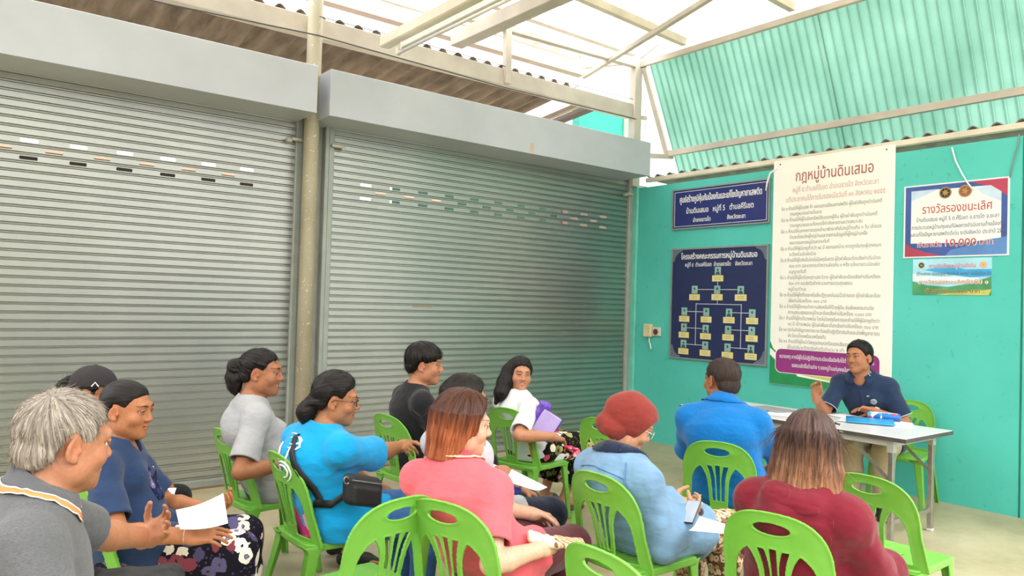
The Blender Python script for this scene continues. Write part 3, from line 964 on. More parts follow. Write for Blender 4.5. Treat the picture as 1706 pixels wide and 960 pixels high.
from mathutils.geometry import tessellate_polygon, interpolate_bezier
_glyph_lines = {}
def outline_mesh(body):
    """flat filled outlines of one line of writing: every contour is filled on its own, with the holes that lie in it"""
    if body in _glyph_lines: return _glyph_lines[body]
    cu = bpy.data.curves.new('writing', 'FONT')
    cu.body = body; cu.size = 1.0
    o = bpy.data.objects.new('writing', cu); COL.objects.link(o)
    dg = bpy.context.evaluated_depsgraph_get()
    c2 = o.evaluated_get(dg).to_curve(dg)
    loops = []
    for sp in c2.splines:
        if sp.type == 'BEZIER':
            bp = sp.bezier_points; n = len(bp); pts = []
            for i in range(n):
                p, q = bp[i], bp[(i + 1) % n]
                straight = (p.handle_right - p.co).length < 1e-5 and (q.handle_left - q.co).length < 1e-5
                seg_ = interpolate_bezier(p.co, p.handle_right, q.handle_left, q.co, 2 if straight else 4)
                pts += seg_[:-1]
        else:
            pts = [Vector(p.co[:3]) for p in sp.points]
        P = np.array([(p[0], p[1]) for p in pts])
        if len(P) < 3: continue
        ar = 0.5 * np.sum(P[:, 0] * np.roll(P[:, 1], -1) - np.roll(P[:, 0], -1) * P[:, 1])
        loops.append((P, ar))
    bpy.data.objects.remove(o); bpy.data.curves.remove(cu)
    def inside(pt, P):
        x, y = pt; c = False
        j = len(P) - 1
        for i in range(len(P)):
            if (P[i, 1] > y) != (P[j, 1] > y) and x < (P[j, 0] - P[i, 0]) * (y - P[i, 1]) / (P[j, 1] - P[i, 1]) + P[i, 0]: c = not c
            j = i
        return c
    loops.sort(key=lambda t: -abs(t[1]))
    outs, own = [], {}
    for i, (P, a_) in enumerate(loops):
        host = None
        for j in range(i - 1, -1, -1):
            Q, b_ = loops[j]
            if a_ * b_ < 0 and j in own and all(inside(P[k], Q) for k in (0, len(P) // 3, 2 * len(P) // 3)): host = j; break
        if host is None: own[i] = []
        else: own[host].append(P)
    V, Fc, K = [], [], []
    for n_, (i, hs) in enumerate(own.items()):
        P = loops[i][0]
        polys = [[Vector((x, y, 0)) for x, y in P]] + [[Vector((x, y, 0)) for x, y in H] for H in hs]
        base = len(V)
        for pl_ in polys:
            V += [(p[0], p[1]) for p in pl_]; K += [n_ % 7] * len(pl_)
        for tri in tessellate_polygon(polys): Fc.append(tuple(base + i_ for i_ in tri))
    _glyph_lines[body] = (np.array(V), np.array(Fc), np.array(K))
    return _glyph_lines[body]

def lettering(body, y, z, w, h, m, parent, x, bold=0.0, name='lettering', tilt=0.0):
    """one line of writing, centred on (y, z), fitted to width w and letter height h; bold spreads it in all directions"""
    V, Fc, K = outline_mesh(body)
    if len(V) == 0: return None
    lo, hi = V.min(0), V.max(0)
    sx = w / max(hi[0] - lo[0], 1e-6)
    u = (V[:, 0] - (lo[0] + hi[0]) / 2) * sx
    v = (V[:, 1] - 0.30) * h
    b_ = bold * h * 0.8
    shifts = [(0, 0)] if b_ <= 0 else [(0, 0)] + [(b_ * math.cos(q), b_ * math.sin(q)) for q in np.arange(0, 6.28, 1.571 if bold < 0.03 else 0.785)]
    P = np.concatenate([np.stack([x - K * 0.00006 - i * 0.00006, y - (u + dx), z + v + dy + u * tilt], 1) for i, (dx, dy) in enumerate(shifts)])
    FF = np.concatenate([Fc + i * len(u) for i in range(len(shifts))])
    # face the room
    e1 = P[FF[:, 1]] - P[FF[:, 0]]; e2 = P[FF[:, 2]] - P[FF[:, 0]]
    flip = np.cross(e1, e2)[:, 0] > 0
    FF[flip] = FF[flip][:, ::-1]
    P = P - np.array(parent.location)
    return link(name, mesh_np(name, P, FF), m, parent)

def plate(name, y0, y1, z0, z1, x0, x1, m, parent, bev=0.0):
    mb = MB(); l = np.array(parent.location) if parent is not None else np.zeros(3)
    mb.box((x0 - l[0], y0 - l[1], z0 - l[2]), (x1 - l[0], y1 - l[1], z1 - l[2]), bev=bev)
    return mb.build(name, m, parent)
def frame_strip(name, y0, y1, z0, z1, t, x0, x1, m, parent):
    mb = MB(); l = np.array(parent.location)
    for a, b, c, d in ((y0, y1, z0, z0 + t), (y0, y1, z1 - t, z1), (y0, y0 + t, z0 + t, z1 - t), (y1 - t, y1, z0 + t, z1 - t)):
        mb.box((x0 - l[0], a - l[1], c - l[2]), (x1 - l[0], b - l[1], d - l[2]))
    return mb.build(name, m, parent)
def flat(name, pts, x, m, parent, th=0.0015):
    """a flat printed shape from (y, z) outline points"""
    l = np.array(parent.location); n = len(pts)
    mb = MB()
    P = [(x - l[0], p[0] - l[1], p[1] - l[2]) for p in pts]
    Q = [(x + th - l[0], p[0] - l[1], p[1] - l[2]) for p in pts]
    mb.poly(P + Q, [tuple(range(n)), tuple(reversed(range(n, 2 * n)))] + [(i, n + i, n + (i + 1) % n, (i + 1) % n) for i in range(n)])
    return mb.build(name, m, parent)

I_NAVY = plain('sign_navy', '#232f72', 0.4, var=0.04); I_NAVY2 = plain('board_navy', '#1d2a58', 0.5, var=0.05)
I_WHITE = plain('print_white', '#e8eaee', 0.6, var=0.02); I_ALU = plain('frame_alu', '#9ba39e', 0.4, 0.5, var=0.04)
I_CREAM = plain('board_cream', '#f6f5ec', 0.6, var=0.02, scale=2); I_BROWN = plain('print_red', '#b0665c', 0.7, var=0.02); I_PALE = plain('print_faded_red', '#d0a49a', 0.7, var=0.02)
I_GREYT = plain('print_grey', '#9a9a92', 0.7, var=0.02); I_PURPLE = plain('print_purple', '#93307e', 0.5, var=0.03); I_GREEN = plain('print_green', '#1f8f55', 0.5, var=0.04)
I_LIME = plain('print_lime', '#c7cf6a', 0.5, var=0.03)

def board(name, y, z, label, cat='sign'):
    t = empty(name, (WX, y, z)); return tag(t, label, cat)
# narrow blue sign
t = board('wall_sign', 5.24, 2.776, 'narrow dark blue sign with three lines of white Thai writing above the chart board')
plate('sign_panel', 4.60, 5.885, 2.55, 3.003, WX - 0.018, WX - 0.001, I_NAVY, t)
frame_strip('sign_frame', 4.587, 5.897, 2.538, 3.015, 0.016, WX - 0.024, WX - 0.0005, I_ALU, t)
frame_strip('sign_line', 4.622, 5.863, 2.572, 2.981, 0.005, WX - 0.0200, WX - 0.0181, I_WHITE, t)
lettering('ศูนย์สร้างภูมิคุ้มกันป้องกันและแก้ไขปัญหายาเสพติด', 5.235, 2.885, 1.10, 0.100, I_WHITE, t, WX - 0.0195, 0.022)
lettering('บ้านดินเสมอ   หมู่ที่ 5   ตำบลคีรีเขต', 5.235, 2.745, 0.90, 0.085, I_WHITE, t, WX - 0.0195, 0.018)
lettering('อำเภอธารโต               จังหวัดยะลา', 5.235, 2.635, 0.70, 0.066, I_WHITE, t, WX - 0.0195, 0.018)
# chart board
t = board('chart_board', 5.24, 1.67, 'dark blue committee chart board with small portraits and yellow name labels')
plate('chart_panel', 4.605, 5.872, 1.042, 2.30, WX - 0.018, WX - 0.001, I_NAVY2, t)
frame_strip('chart_frame', 4.588, 5.888, 1.026, 2.316, 0.018, WX - 0.026, WX - 0.0005, I_ALU, t)
lettering('โครงสร้างคณะกรรมการหมู่บ้านดินเสมอ', 5.235, 2.213, 1.02, 0.088, I_WHITE, t, WX - 0.0195, 0.024)
lettering('หมู่ที่ ๕  ตำบลคีรีเขต  อำเภอธารโต    จังหวัดยะลา', 5.235, 2.118, 0.90, 0.062, I_WHITE, t, WX - 0.0195, 0.016)
def bz(zx, zy): return yz(1040 + zx / 2.743, 270 + zy / 2.743, WX - 0.02)
PORT = [(428, 497), (322, 583), (425, 583), (533, 585), (275, 682), (375, 685), (479, 688), (585, 692), (273, 755), (372, 762), (475, 767), (583, 772), (271, 830), (370, 838), (472, 848), (579, 855)]
I_PORT = plain('portrait_ground', '#8fbdb6', 0.5, var=0.1); I_DARK = plain('portrait_dark', '#3d5a58', 0.6, var=0.2); I_YEL = plain('name_yellow', '#e3d68c', 0.6, var=0.04)
I_FACE = plain('portrait_skin', '#9fb0a0', 0.6); I_LINE = plain('chart_line', '#d8dde6', 0.6)
def seg(a, b):
    (y0, z0), (y1, z1) = bz(*a), bz(*b)
    plate('chart_line', min(y0, y1) - 0.004, max(y0, y1) + 0.004, min(z0, z1) - 0.004, max(z0, z1) + 0.004, WX - 0.0194, WX - 0.0181, I_LINE, t)
def hv(a, b, vert):
    ya, za = bz(*a); yb, zb = bz(*b)
    if vert: yb = ya = (ya + yb) / 2
    else: za = zb = (za + zb) / 2
    plate('chart_line', min(ya, yb) - 0.003, max(ya, yb) + 0.003, min(za, zb) - 0.003, max(za, zb) + 0.003, WX - 0.0194, WX - 0.0181, I_LINE, t)
hv((428, 500), (425, 648), True); hv((322, 582), (533, 584), False); hv((330, 646), (536, 655), False); hv((330, 646), (322, 836), True); hv((536, 652), (529, 853), True)
for a, b in (((275, 683), (375, 685)), ((273, 757), (372, 762)), ((271, 832), (370, 838)), ((479, 688), (585, 692)), ((475, 767), (583, 772)), ((472, 848), (579, 855))): hv(a, b, False)
for i, (zx, zy) in enumerate(PORT):
    y, z = bz(zx, zy); yl, zl = bz(zx - 1, zy + 35)
    pt = plate('portrait', y - 0.040, y + 0.040, z - 0.047, z + 0.043, WX - 0.0225, WX - 0.0195, I_PORT, t)
    a = [(y + 0.013 * math.cos(q), z + 0.010 + 0.016 * math.sin(q)) for q in np.linspace(0, 6.28, 13)[:-1]]
    o = flat('portrait_head', a, WX - 0.0232, I_DARK, t); 
    a = [(y + 0.028 * math.cos(q), z - 0.044 + 0.036 * math.sin(q)) for q in np.linspace(0, math.pi, 11)]
    o = flat('portrait_bust', a, WX - 0.0232, I_FACE if i % 3 else I_DARK, t)
    plate('name_label', yl - 0.074, yl + 0.074, zl - 0.034, zl + 0.034, WX - 0.0215, WX - 0.0195, I_YEL, t)
    for k in (0.012, -0.010): plate('name_line', yl - 0.045 + 0.01 * (i % 3), yl + 0.045, zl + k - 0.003, zl + k + 0.003, WX - 0.0219, WX - 0.0214, I_GREYT, t)
for sy, y in ((1, 4.606), (-1, 5.871)):
    for sz, z in ((1, 1.043), (-1, 2.299)):
        a = [(y, z), (y + sy * 0.15, z)] + [(y + sy * (0.15 - 0.12 * math.sin(q)) * 1.0, z + sz * (0.02 + 0.12 * (1 - math.cos(q)))) for q in np.linspace(0.2, 1.5, 6)] + [(y, z + sz * 0.15)]
        if sy * sz < 0: a = a[::-1]
        flat('corner_ornament', a, WX - 0.0190, plain('ornament', '#6f7a8c', 0.5, var=0.3, scale=120), t, 0.0008)
# tall white rules board
t = board('rules_board', 3.92, 2.02, 'tall cream village rules board with red Thai heading and purple box at the bottom')
y0, y1, z0, z1 = 3.295, 4.548, 0.858, 3.18
mb = MB(); mb.box((-0.022, y0 - 3.92, z0 - 2.02), (-0.002, y1 - 3.92, z1 - 2.02), bev=0.004); mb.build('board_panel', I_CREAM, t)
def r(px, py): return yz(px, py, WX - 0.023)
X1 = WX - 0.0235
lettering('กฎหมู่บ้านดินเสมอ', *r(1388, 287), 0.80, 0.150, I_BROWN, t, X1, 0.008)
lettering('หมู่ที่ ๕ ตำบลคีรีเขต อำเภอธารโต จังหวัดยะลา', *r(1389, 310), 0.88, 0.072, I_PALE, t, X1)
lettering('มติประชาคมได้การรับรองเมื่อวันที่ ๑๑ สิงหาคม ๒๕๕๕', *r(1388, 326), 1.02, 0.072, I_PALE, t, X1)
RULES = [('ข้อ ๑ ห้ามมิให้ผู้ใดเสพ ค้า และแลกเปลี่ยนยาเสพติด ผู้ใดฝ่าฝืนถูกดำเนินคดี', 0), ('ตามกฎหมายอย่างเด็ดขาด', 1), ('ข้อ ๒ ห้ามมิให้ผู้ใดลักทรัพย์สินของผู้อื่น ผู้ใดฝ่าฝืนถูกดำเนินคดี', 0), ('ตามกฎหมายและจะต้องชดใช้ค่าเสียหายตามความเหมาะสม', 1),
         ('ข้อ ๓ ห้ามมิให้บุคคลภายนอกเข้ามาพักอาศัยในหมู่บ้านเกิน ๓ วัน เจ้าของ', 0), ('บ้านจะต้องแจ้งผู้ใหญ่บ้านและรายงานข้อมูลให้ผู้ใหญ่บ้านหรือ', 1), ('คณะกรรมการหมู่บ้านทราบทันที', 1), ('ข้อ ๔ ห้ามมิให้ผู้มีอายุต่ำกว่า ๑๘ ปี ออกนอกบ้าน หากถูกจับกุมผู้ปกครอง', 0), ('จะต้องร่วมรับผิดด้วย', 1),
         ('ข้อ ๕ ห้ามมิให้ผู้ใดยิงปืนโดยไม่มีเหตุอันควร ผู้ใดฝ่าฝืนจะต้องเสียค่าปรับนัดละ', 0), ('๕๐๐ บาท และหากกระทำความผิดเกิน ๓ ครั้ง แจ้งนายทะเบียนยึด', 1), ('อนุญาตทันที', 1), ('ข้อ ๖ ห้ามมิให้ผู้ใดก่อเหตุทะเลาะวิวาท ผู้ใดฝ่าฝืนจะต้องเสียค่าปรับครั้งละ', 0), ('๕๐๐ บาท และส่งตัวเข้ากระบวนการอบรมคุณธรรม', 1), ('หมู่บ้าน/ตำบล', 1),
         ('ข้อ ๗ ห้ามมิให้ผู้ใดทิ้งขยะหรือสิ่งปฏิกูลลงในแม่น้ำลำคลอง ผู้ใดฝ่าฝืนจะต้อง', 0), ('เสียค่าปรับครั้งละ ๑๐๐ บาท', 1), ('ข้อ ๘ ห้ามมิให้ผู้ใดกระทำความผิดหรือให้ร้ายผู้อื่น อันส่งผลกระทบต่อ', 0), ('ความสงบสุขของหมู่บ้านจะต้องเสียค่าปรับครั้งละ ๑,๐๐๐ บาท', 1), ('ข้อ ๙ ห้ามมิให้ผู้ใดเปิดวงพนัน โดยไม่มีเหตุอันควรและห้ามมิให้ผู้มีอายุต่ำกว่า', 0), ('๑๘ ปี เข้าวงพนัน ผู้ใดฝ่าฝืนจะต้องเสียค่าปรับครั้งละ ๓๐๐ บาท', 1),
         ('ข้อ ๑๐ ทุกวันสำคัญทางศาสนาจะต้องเข้าปฏิบัติศาสนกิจและบำเพ็ญสาธารณ', 0), ('ประโยชน์โดยพร้อมเพรียงกัน', 1), ('ข้อ ๑๑ ห้ามมิให้ผู้ใดนำวัสดุอุปกรณ์หรือของเสียสาธารณะ', 0), ('ผู้ใดฝ่าฝืนจะต้องเสียค่าปรับจำนวน ๒ เท่า', 1)]
zt, zb_ = r(1380, 342)[1], r(1380, 583)[1]
for i, (s_, ind) in enumerate(RULES):
    z = zt + (zb_ - zt) * i / (len(RULES) - 1)
    w = min(1.04 - 0.09 * ind, len(s_.replace('่', '').replace('้', '')) * 0.0172)
    yl = 4.445 - 0.10 * ind
    lettering(s_, yl - w / 2, z, w, 0.050, I_GREYT, t, X1, 0.002)
# green sweep, lime edge and purple box
zz0 = z0 + 0.004
sweep = [(y1 - .003, zz0), (y1 - .003, 1.30)] + [(y1 - 0.003 - 0.30 * math.sin(q) - 0.02, 1.24 - 0.20 * math.sin(q) - 0.06 * q) for q in np.linspace(0.05, 1.4, 10)] + [(3.9, 0.93), (y0 + .3, 0.885), (y0 + .003, zz0)]
flat('green_sweep', sweep[::-1], X1 + 0.0006, I_GREEN, t, 0.0004)
flat('white_sweep', [(y1 - .003, 1.16), (y1 - .10, 1.08), (y1 - .22, 1.02), (y1 - .30, 1.03), (y1 - .14, 1.13), (y1 - .003, 1.23)], X1 + 0.0002, I_CREAM, t, 0.0004)
flat('lime_sweep', [(y1 - .30, 0.985), (3.9, 0.945), (y0 + .25, 0.905), (y0 + .25, 0.93), (3.9, 0.985), (y1 - .28, 1.02)], X1 + 0.0001, I_LIME, t, 0.0004)
pb = []
ya, yb, za, zb2, rr_ = 4.475, 3.40, 0.985, 1.225, 0.06
for cyy, czz, a0 in ((ya - rr_, zb2 - rr_, 0), (ya - rr_, za + rr_, -90), (yb + rr_, za + rr_, -180), (yb + rr_, zb2 - rr_, -270)):
    for k in range(6):
        q = math.radians(a0 + 90 - 18 * k)
        pb.append((cyy + rr_ * math.cos(q), czz + rr_ * math.sin(q)))
flat('white_edge', [((y - 3.9375) * 1.012 + 3.9375, (z - 1.105) * 1.05 + 1.105) for y, z in pb], X1 - 0.0004, I_CREAM, t, 0.0004)
flat('purple_box', pb, X1 - 0.0009, I_PURPLE, t, 0.0004)
lettering('หมายเหตุ หากมีผู้ใดไม่ปฏิบัติตามระเบียบข้อบังคับได้ดำเนินการตามระเบียบ', 3.94, 1.150, 0.98, 0.055, I_WHITE, t, X1 - 0.0012, 0.008)
lettering('ขอสงวนสิทธิ์ในด้านต่าง ๆ ของหมู่บ้านแก่บุคคลนั้นอย่างเด็ดขาด', 3.92, 1.065, 0.74, 0.055, I_WHITE, t, X1 - 0.0012, 0.008)
mb = MB()
for py_ in (0.55, -0.55):
    mb = MB(); mb.tube([(-0.026, py_, 1.12), (-0.020, py_, 1.12)], 0.008, 8); mb.build('nail', plain('nail', '#7d7468', 0.5, 0.5), t)
mb = MB(); mb.tube([tuple(np.array((WX - 0.02, *yz(1294, 281))) - np.array(t.location)), tuple(np.array((WX - 0.03, *yz(1284, 289))) - np.array(t.location)), tuple(np.array((WX - 0.03, *yz(1279, 305))) - np.array(t.location)), tuple(np.array((WX - 0.03, *yz(1277, 318))) - np.array(t.location))], 0.010, 6)
mb.build('tie_string', I_WHITE, t, True)
# award poster
def seal(y, z, rad, ring, core, x, t, star):
    a = [(y + rad * math.cos(q), z + rad * math.sin(q)) for q in np.linspace(0, 6.283, 25)[:-1]]
    flat('seal', a, x, ring, t, 0.0004)
    a = [(y + rad * .8 * math.cos(q), z + rad * .8 * math.sin(q)) for q in np.linspace(0, 6.283, 25)[:-1]]
    flat('seal_disc', a, x - 0.0004, core, t, 0.0004)
    a = [(y + rad * (.65 if k % 2 else .30) * math.cos(q), z + rad * (.65 if k % 2 else .30) * math.sin(q)) for k, q in enumerate(np.linspace(0, 6.283, 2 * star + 1)[:-1])]
    flat('seal_figure', a, x - 0.0008, ring, t, 0.0004)
I_GOLD = plain('seal_gold', '#b99a58', 0.5, var=0.3, scale=200); I_BLK = plain('seal_dark', '#3b3230', 0.6, var=0.3, scale=200); I_RUST = plain('seal_rust', '#a8604a', 0.6, var=0.3, scale=160)
I_BLUE = plain('poster_blue', '#3f5aa0', 0.5, var=0.10, scale=3); I_BLUE2 = plain('poster_light_blue', '#5b8ac8', 0.5, var=0.08, scale=4); I_REDP = plain('poster_red', '#b8405c', 0.5, var=0.08, scale=4); I_SKY = plain('poster_sky', '#c6dcee', 0.5, var=0.06)
I_INK = plain('poster_ink', '#5c6a8c', 0.6); I_REDT = plain('poster_red_text', '#c24a48', 0.6)
t = board('award_poster', 2.787, 2.45, 'white, blue and red award poster reading 10,000 on the teal wall', 'poster')
ya, yb, za, zb_ = 2.363, 3.212, 2.124, 2.777
plate('poster_sheet', ya, yb, za, zb_, WX - 0.006, WX - 0.001, I_WHITE, t)
x_ = WX - 0.0066
flat('blue_field', [(yb - .015, za + .012), (ya + .015, za + .012), (ya + .015, zb_ - .012), (yb - .015, zb_ - .012)], x_, I_BLUE, t, 0.0005)
flat('red_corner', [(ya + .015, zb_ - .012), (ya + .30, zb_ - .012), (ya + .20, zb_ - .05), (ya + .10, zb_ - .09), (ya + .015, zb_ - .16)][::-1], x_ - 0.0004, I_REDP, t, 0.0004)
flat('red_corner', [(yb - .015, za + .012), (yb - .015, za + .13), (yb - .08, za + .09), (yb - .18, za + .05), (yb - .33, za + .012)][::-1], x_ - 0.0004, I_REDP, t, 0.0004)
flat('blue_wave', [(ya + .015, za + .012), (ya + .015, za + .16), (ya + .2, za + .12), (ya + .45, za + .06), (yb - .36, za + .012)], x_ - 0.0004, I_BLUE2, t, 0.0004)
flat('white_field', [(yb - .065, za + .13), (ya + .30, za + .12), (ya + .06, za + .15), (ya + .06, zb_ - .12), (ya + .14, zb_ - .06), (yb - .065, zb_ - .05)], x_ - 0.0009, plain('poster_white', '#f3f3ec', 0.6, var=0.01), t, 0.0004)
flat('sky_wave', [(yb - .065, zb_ - .05), (yb - .30, zb_ - .05), (yb - .20, zb_ - .09), (yb - .065, zb_ - .14)][::-1], x_ - 0.0013, I_SKY, t, 0.0004)
flat('sky_wave', [(ya + .06, zb_ - .12), (ya + .06, zb_ - .20), (ya + .20, zb_ - .13), (ya + .26, zb_ - .07), (ya + .14, zb_ - .06)][::-1], x_ - 0.0013, I_SKY, t, 0.0004)
seal(*yz(1574, 321), 0.052, I_GOLD, I_BLK, x_ - 0.0016, t, 7); seal(*yz(1607, 318), 0.054, I_GOLD, I_RUST, x_ - 0.0016, t, 5)
for s_, px_, py_, w, h_, m_ in (('รางวัลรองชนะเลิศ', 1592, 346, 0.56, 0.105, I_REDT), ('บ้านดินเสมอ หมู่ที่ 5 ต.คีรีเขต อ.ธารโต จ.ยะลา', 1592, 363, 0.66, 0.050, I_INK), ('การประกวดหมู่บ้าน/ชุมชนที่มีผลการดำเนินงานด้านป้องกัน', 1592, 376, 0.74, 0.048, I_INK),
                             ('และแก้ไขปัญหายาเสพติดดีเด่น ระดับจังหวัด ประจำปี 2559', 1592, 388, 0.76, 0.048, I_INK)):
    lettering(s_, *yz(px_, py_), w, h_, m_, t, x_ - 0.0018, 0.006)
lettering('เงินรางวัล', *yz(1547, 408), 0.20, 0.062, I_WHITE, t, x_ - 0.0018, 0.05); lettering('เงินรางวัล', *yz(1547, 408), 0.195, 0.060, I_REDT, t, x_ - 0.0030, 0.004)
lettering('10,000', *yz(1600, 404), 0.25, 0.090, I_WHITE, t, x_ - 0.0018, 0.04); lettering('10,000', *yz(1600, 404), 0.24, 0.088, I_REDT, t, x_ - 0.0030, 0.008)
lettering('บาท', *yz(1642, 403), 0.10, 0.062, I_WHITE, t, x_ - 0.0018, 0.05); lettering('บาท', *yz(1642, 403), 0.096, 0.060, I_REDT, t, x_ - 0.0030, 0.004)
t = board('award_banner', 2.805, 1.95, 'small blue and green banner under the award poster', 'poster')
ya, yb, za, zb_ = 2.488, 3.125, 1.794, 2.112
plate('banner_sheet', ya, yb, za, zb_, WX - 0.005, WX - 0.001, plain('banner_sky', '#a9dff0', 0.5, var=0.08, scale=5), t)
x_ = WX - 0.0056
flat('green_hill', [(yb, za), (yb, za + .12), (yb - .12, za + .085), (yb - .3, za + .07), (yb - .48, za + .10), (ya, za + .16), (ya, za)][::-1], x_, plain('banner_green', '#4f9f6a', 0.5, var=0.15, scale=6), t, 0.0005)
flat('blue_wave', [(ya, za + .16), (ya + .16, za + .15), (yb - .3, za + .18), (yb - .1, za + .22), (yb - .3, za + .26), (ya + .2, za + .22), (ya, za + .22)], x_, plain('banner_blue', '#3fa6dc', 0.5, var=0.1, scale=6), t, 0.0005)
flat('pale_band', [(yb, za + .12), (yb - .2, za + .11), (ya + .1, za + .13), (ya + .1, za + .15), (yb - .2, za + .16), (yb, za + .19)], x_ - .0004, plain('banner_pale', '#e2f2f2', 0.6), t, 0.0004)
flat('yellow_band', [(yb - .2, za), (ya + .02, za), (ya, za + .05), (yb - .35, za + .02)], x_ - .0004, plain('banner_yellow', '#c9c76a', 0.6, var=.15), t, 0.0004)
seal(*yz(1534, 442), 0.026, I_GOLD, I_BLK, x_ - 0.0010, t, 7); seal(*yz(1637, 441), 0.026, plain('seal_orange', '#e0a05a', 0.5), plain('seal_yellow', '#e8c07a', 0.5), x_ - 0.0010, t, 8)
I_MAG = plain('banner_magenta', '#b05a86', 0.6); I_ORG = plain('banner_orange', '#dd8a5a', 0.6); I_DKR = plain('banner_dark_red', '#7a3040', 0.6)
lettering('การคัดเลือกหมู่บ้านดีเด่น', *yz(1585, 443), 0.38, 0.052, I_WHITE, t, x_ - 0.0010, 0.05); lettering('การคัดเลือกหมู่บ้านดีเด่น', *yz(1585, 443), 0.375, 0.050, I_MAG, t, x_ - 0.0022, 0.004)
lettering('(บ้านสวย เมืองสุข) ประจำปี ๒๕๕๙ ระดับจังหวัด', *yz(1586, 456), 0.60, 0.040, I_INK, t, x_ - 0.0010, 0.01)
lettering('รางวัลรองชนะเลิศอันดับ ๑', *yz(1585, 470), 0.56, 0.050, I_WHITE, t, x_ - 0.0010, 0.06); lettering('รางวัลรองชนะเลิศอันดับ ๑', *yz(1585, 470), 0.55, 0.048, I_ORG, t, x_ - 0.0022, 0.006)
lettering('เงินรางวัล ๗,๐๐๐ บาท', *yz(1585, 485), 0.44, 0.052, I_LIME, t, x_ - 0.0010, 0.05); lettering('เงินรางวัล ๗,๐๐๐ บาท', *yz(1585, 485), 0.435, 0.050, I_DKR, t, x_ - 0.0022, 0.006)
# breaker box and socket beside the shutter
y, z = yz(1081, 551); 
t = empty('wall_socket', (WX, y, z)); tag(t, 'cream breaker box and socket with a loose white cable beside the shutter', 'socket')
mb = MB(); mb.box((-0.062, -0.055, -0.075), (-0.001, 0.06, 0.08), bev=0.008); mb.build('breaker_box', plain('cream_plastic', '#dccfa6', 0.5), t)
mb = MB(); mb.box((-0.03, -0.185, -0.06), (-0.001, -0.06, 0.045), bev=0.006); s2 = mb.build('socket_plate', plain('socket_white', '#d8d8c8', 0.5), t)
mb = MB(); mb.tube([(-0.036, -0.115, -0.01), (-0.029, -0.115, -0.01)], 0.036, 18); mb.build('socket_face', plain('socket_brown', '#5c4038', 0.5), s2)
mb = MB(); mb.tube([(-0.02, -0.01, -0.07), (-0.03, -0.02, -0.13), (-0.022, -0.035, -0.18), (-0.03, -0.05, -0.21), (-0.03, -0.045, -0.225)], 0.009, 6); mb.build('cable', plain('cable_white', '#cfe6dc', 0.5), t, True)
# ---------------------------------------------------------------- the chairs where they stand
CHAIRS = dict(
    c9=(3.65, 4.38, 12, 'green chair with red print under the woman in white shirt and floral trousers'),
    c10=(2.72, 2.46, 2, 'green chair under the woman in denim jacket and rust red head wrap'),
    c11=(3.87, 2.78, 24, 'green chair under the heavy man in bright blue polo facing the table'),
    c12=(2.80, 1.68, 13, 'green chair under the woman in dark red hoodie'),
    emp3=(3.79, 1.76, 2, 'empty green chair right of the woman in dark red hoodie'),
    empty=(1.45, 2.80, 98, 'empty green chair turned away beside the woman in pink polo'),
    c7=(1.85, 2.49, 18, 'green chair under the woman in pink polo with bobbed auburn hair'),
    c5=(1.68, 3.57, 0, 'green chair under the pointing woman in turquoise shirt'),
    c4=(1.66, 4.38, 5, 'green chair under the man with a ponytail in grey shirt'),
    c6=(2.74, 4.46, 5, 'green chair under the young man in black shirt'),
    c13=(6.66, 3.02, 192, 'green chair behind the table under the speaker in navy polo'),
    c8=(2.36, 3.16, 2, 'green chair under the woman hidden behind the pink polo'),
    c2=(0.76, 3.60, 18, 'green chair under the woman in navy blouse holding papers'),
    small=(3.93, 3.70, 12, 'empty green chair in front of the rust red head wrap'),
    emp2=(1.97, 1.68, 0, 'empty green chair at the bottom edge in front of the camera'),
    c1=(0.30, 2.22, -8, 'green chair under the grey haired man in grey polo'),
    c3=(0.70, 4.42, -25, 'green chair under the person in black cap'))
for k, v in CHAIRS.items():
    make_chair(v[0], v[1], v[2], v[3], k == 'c9')
# ---------------------------------------------------------------- people
def pd(px, py, depth):
    """point of the place at a photograph pixel, at a distance along the lens axis"""
    return EYE + RCAM @ (np.array([px - CX, -(py - CY), -F_PX]) * depth / F_PX)

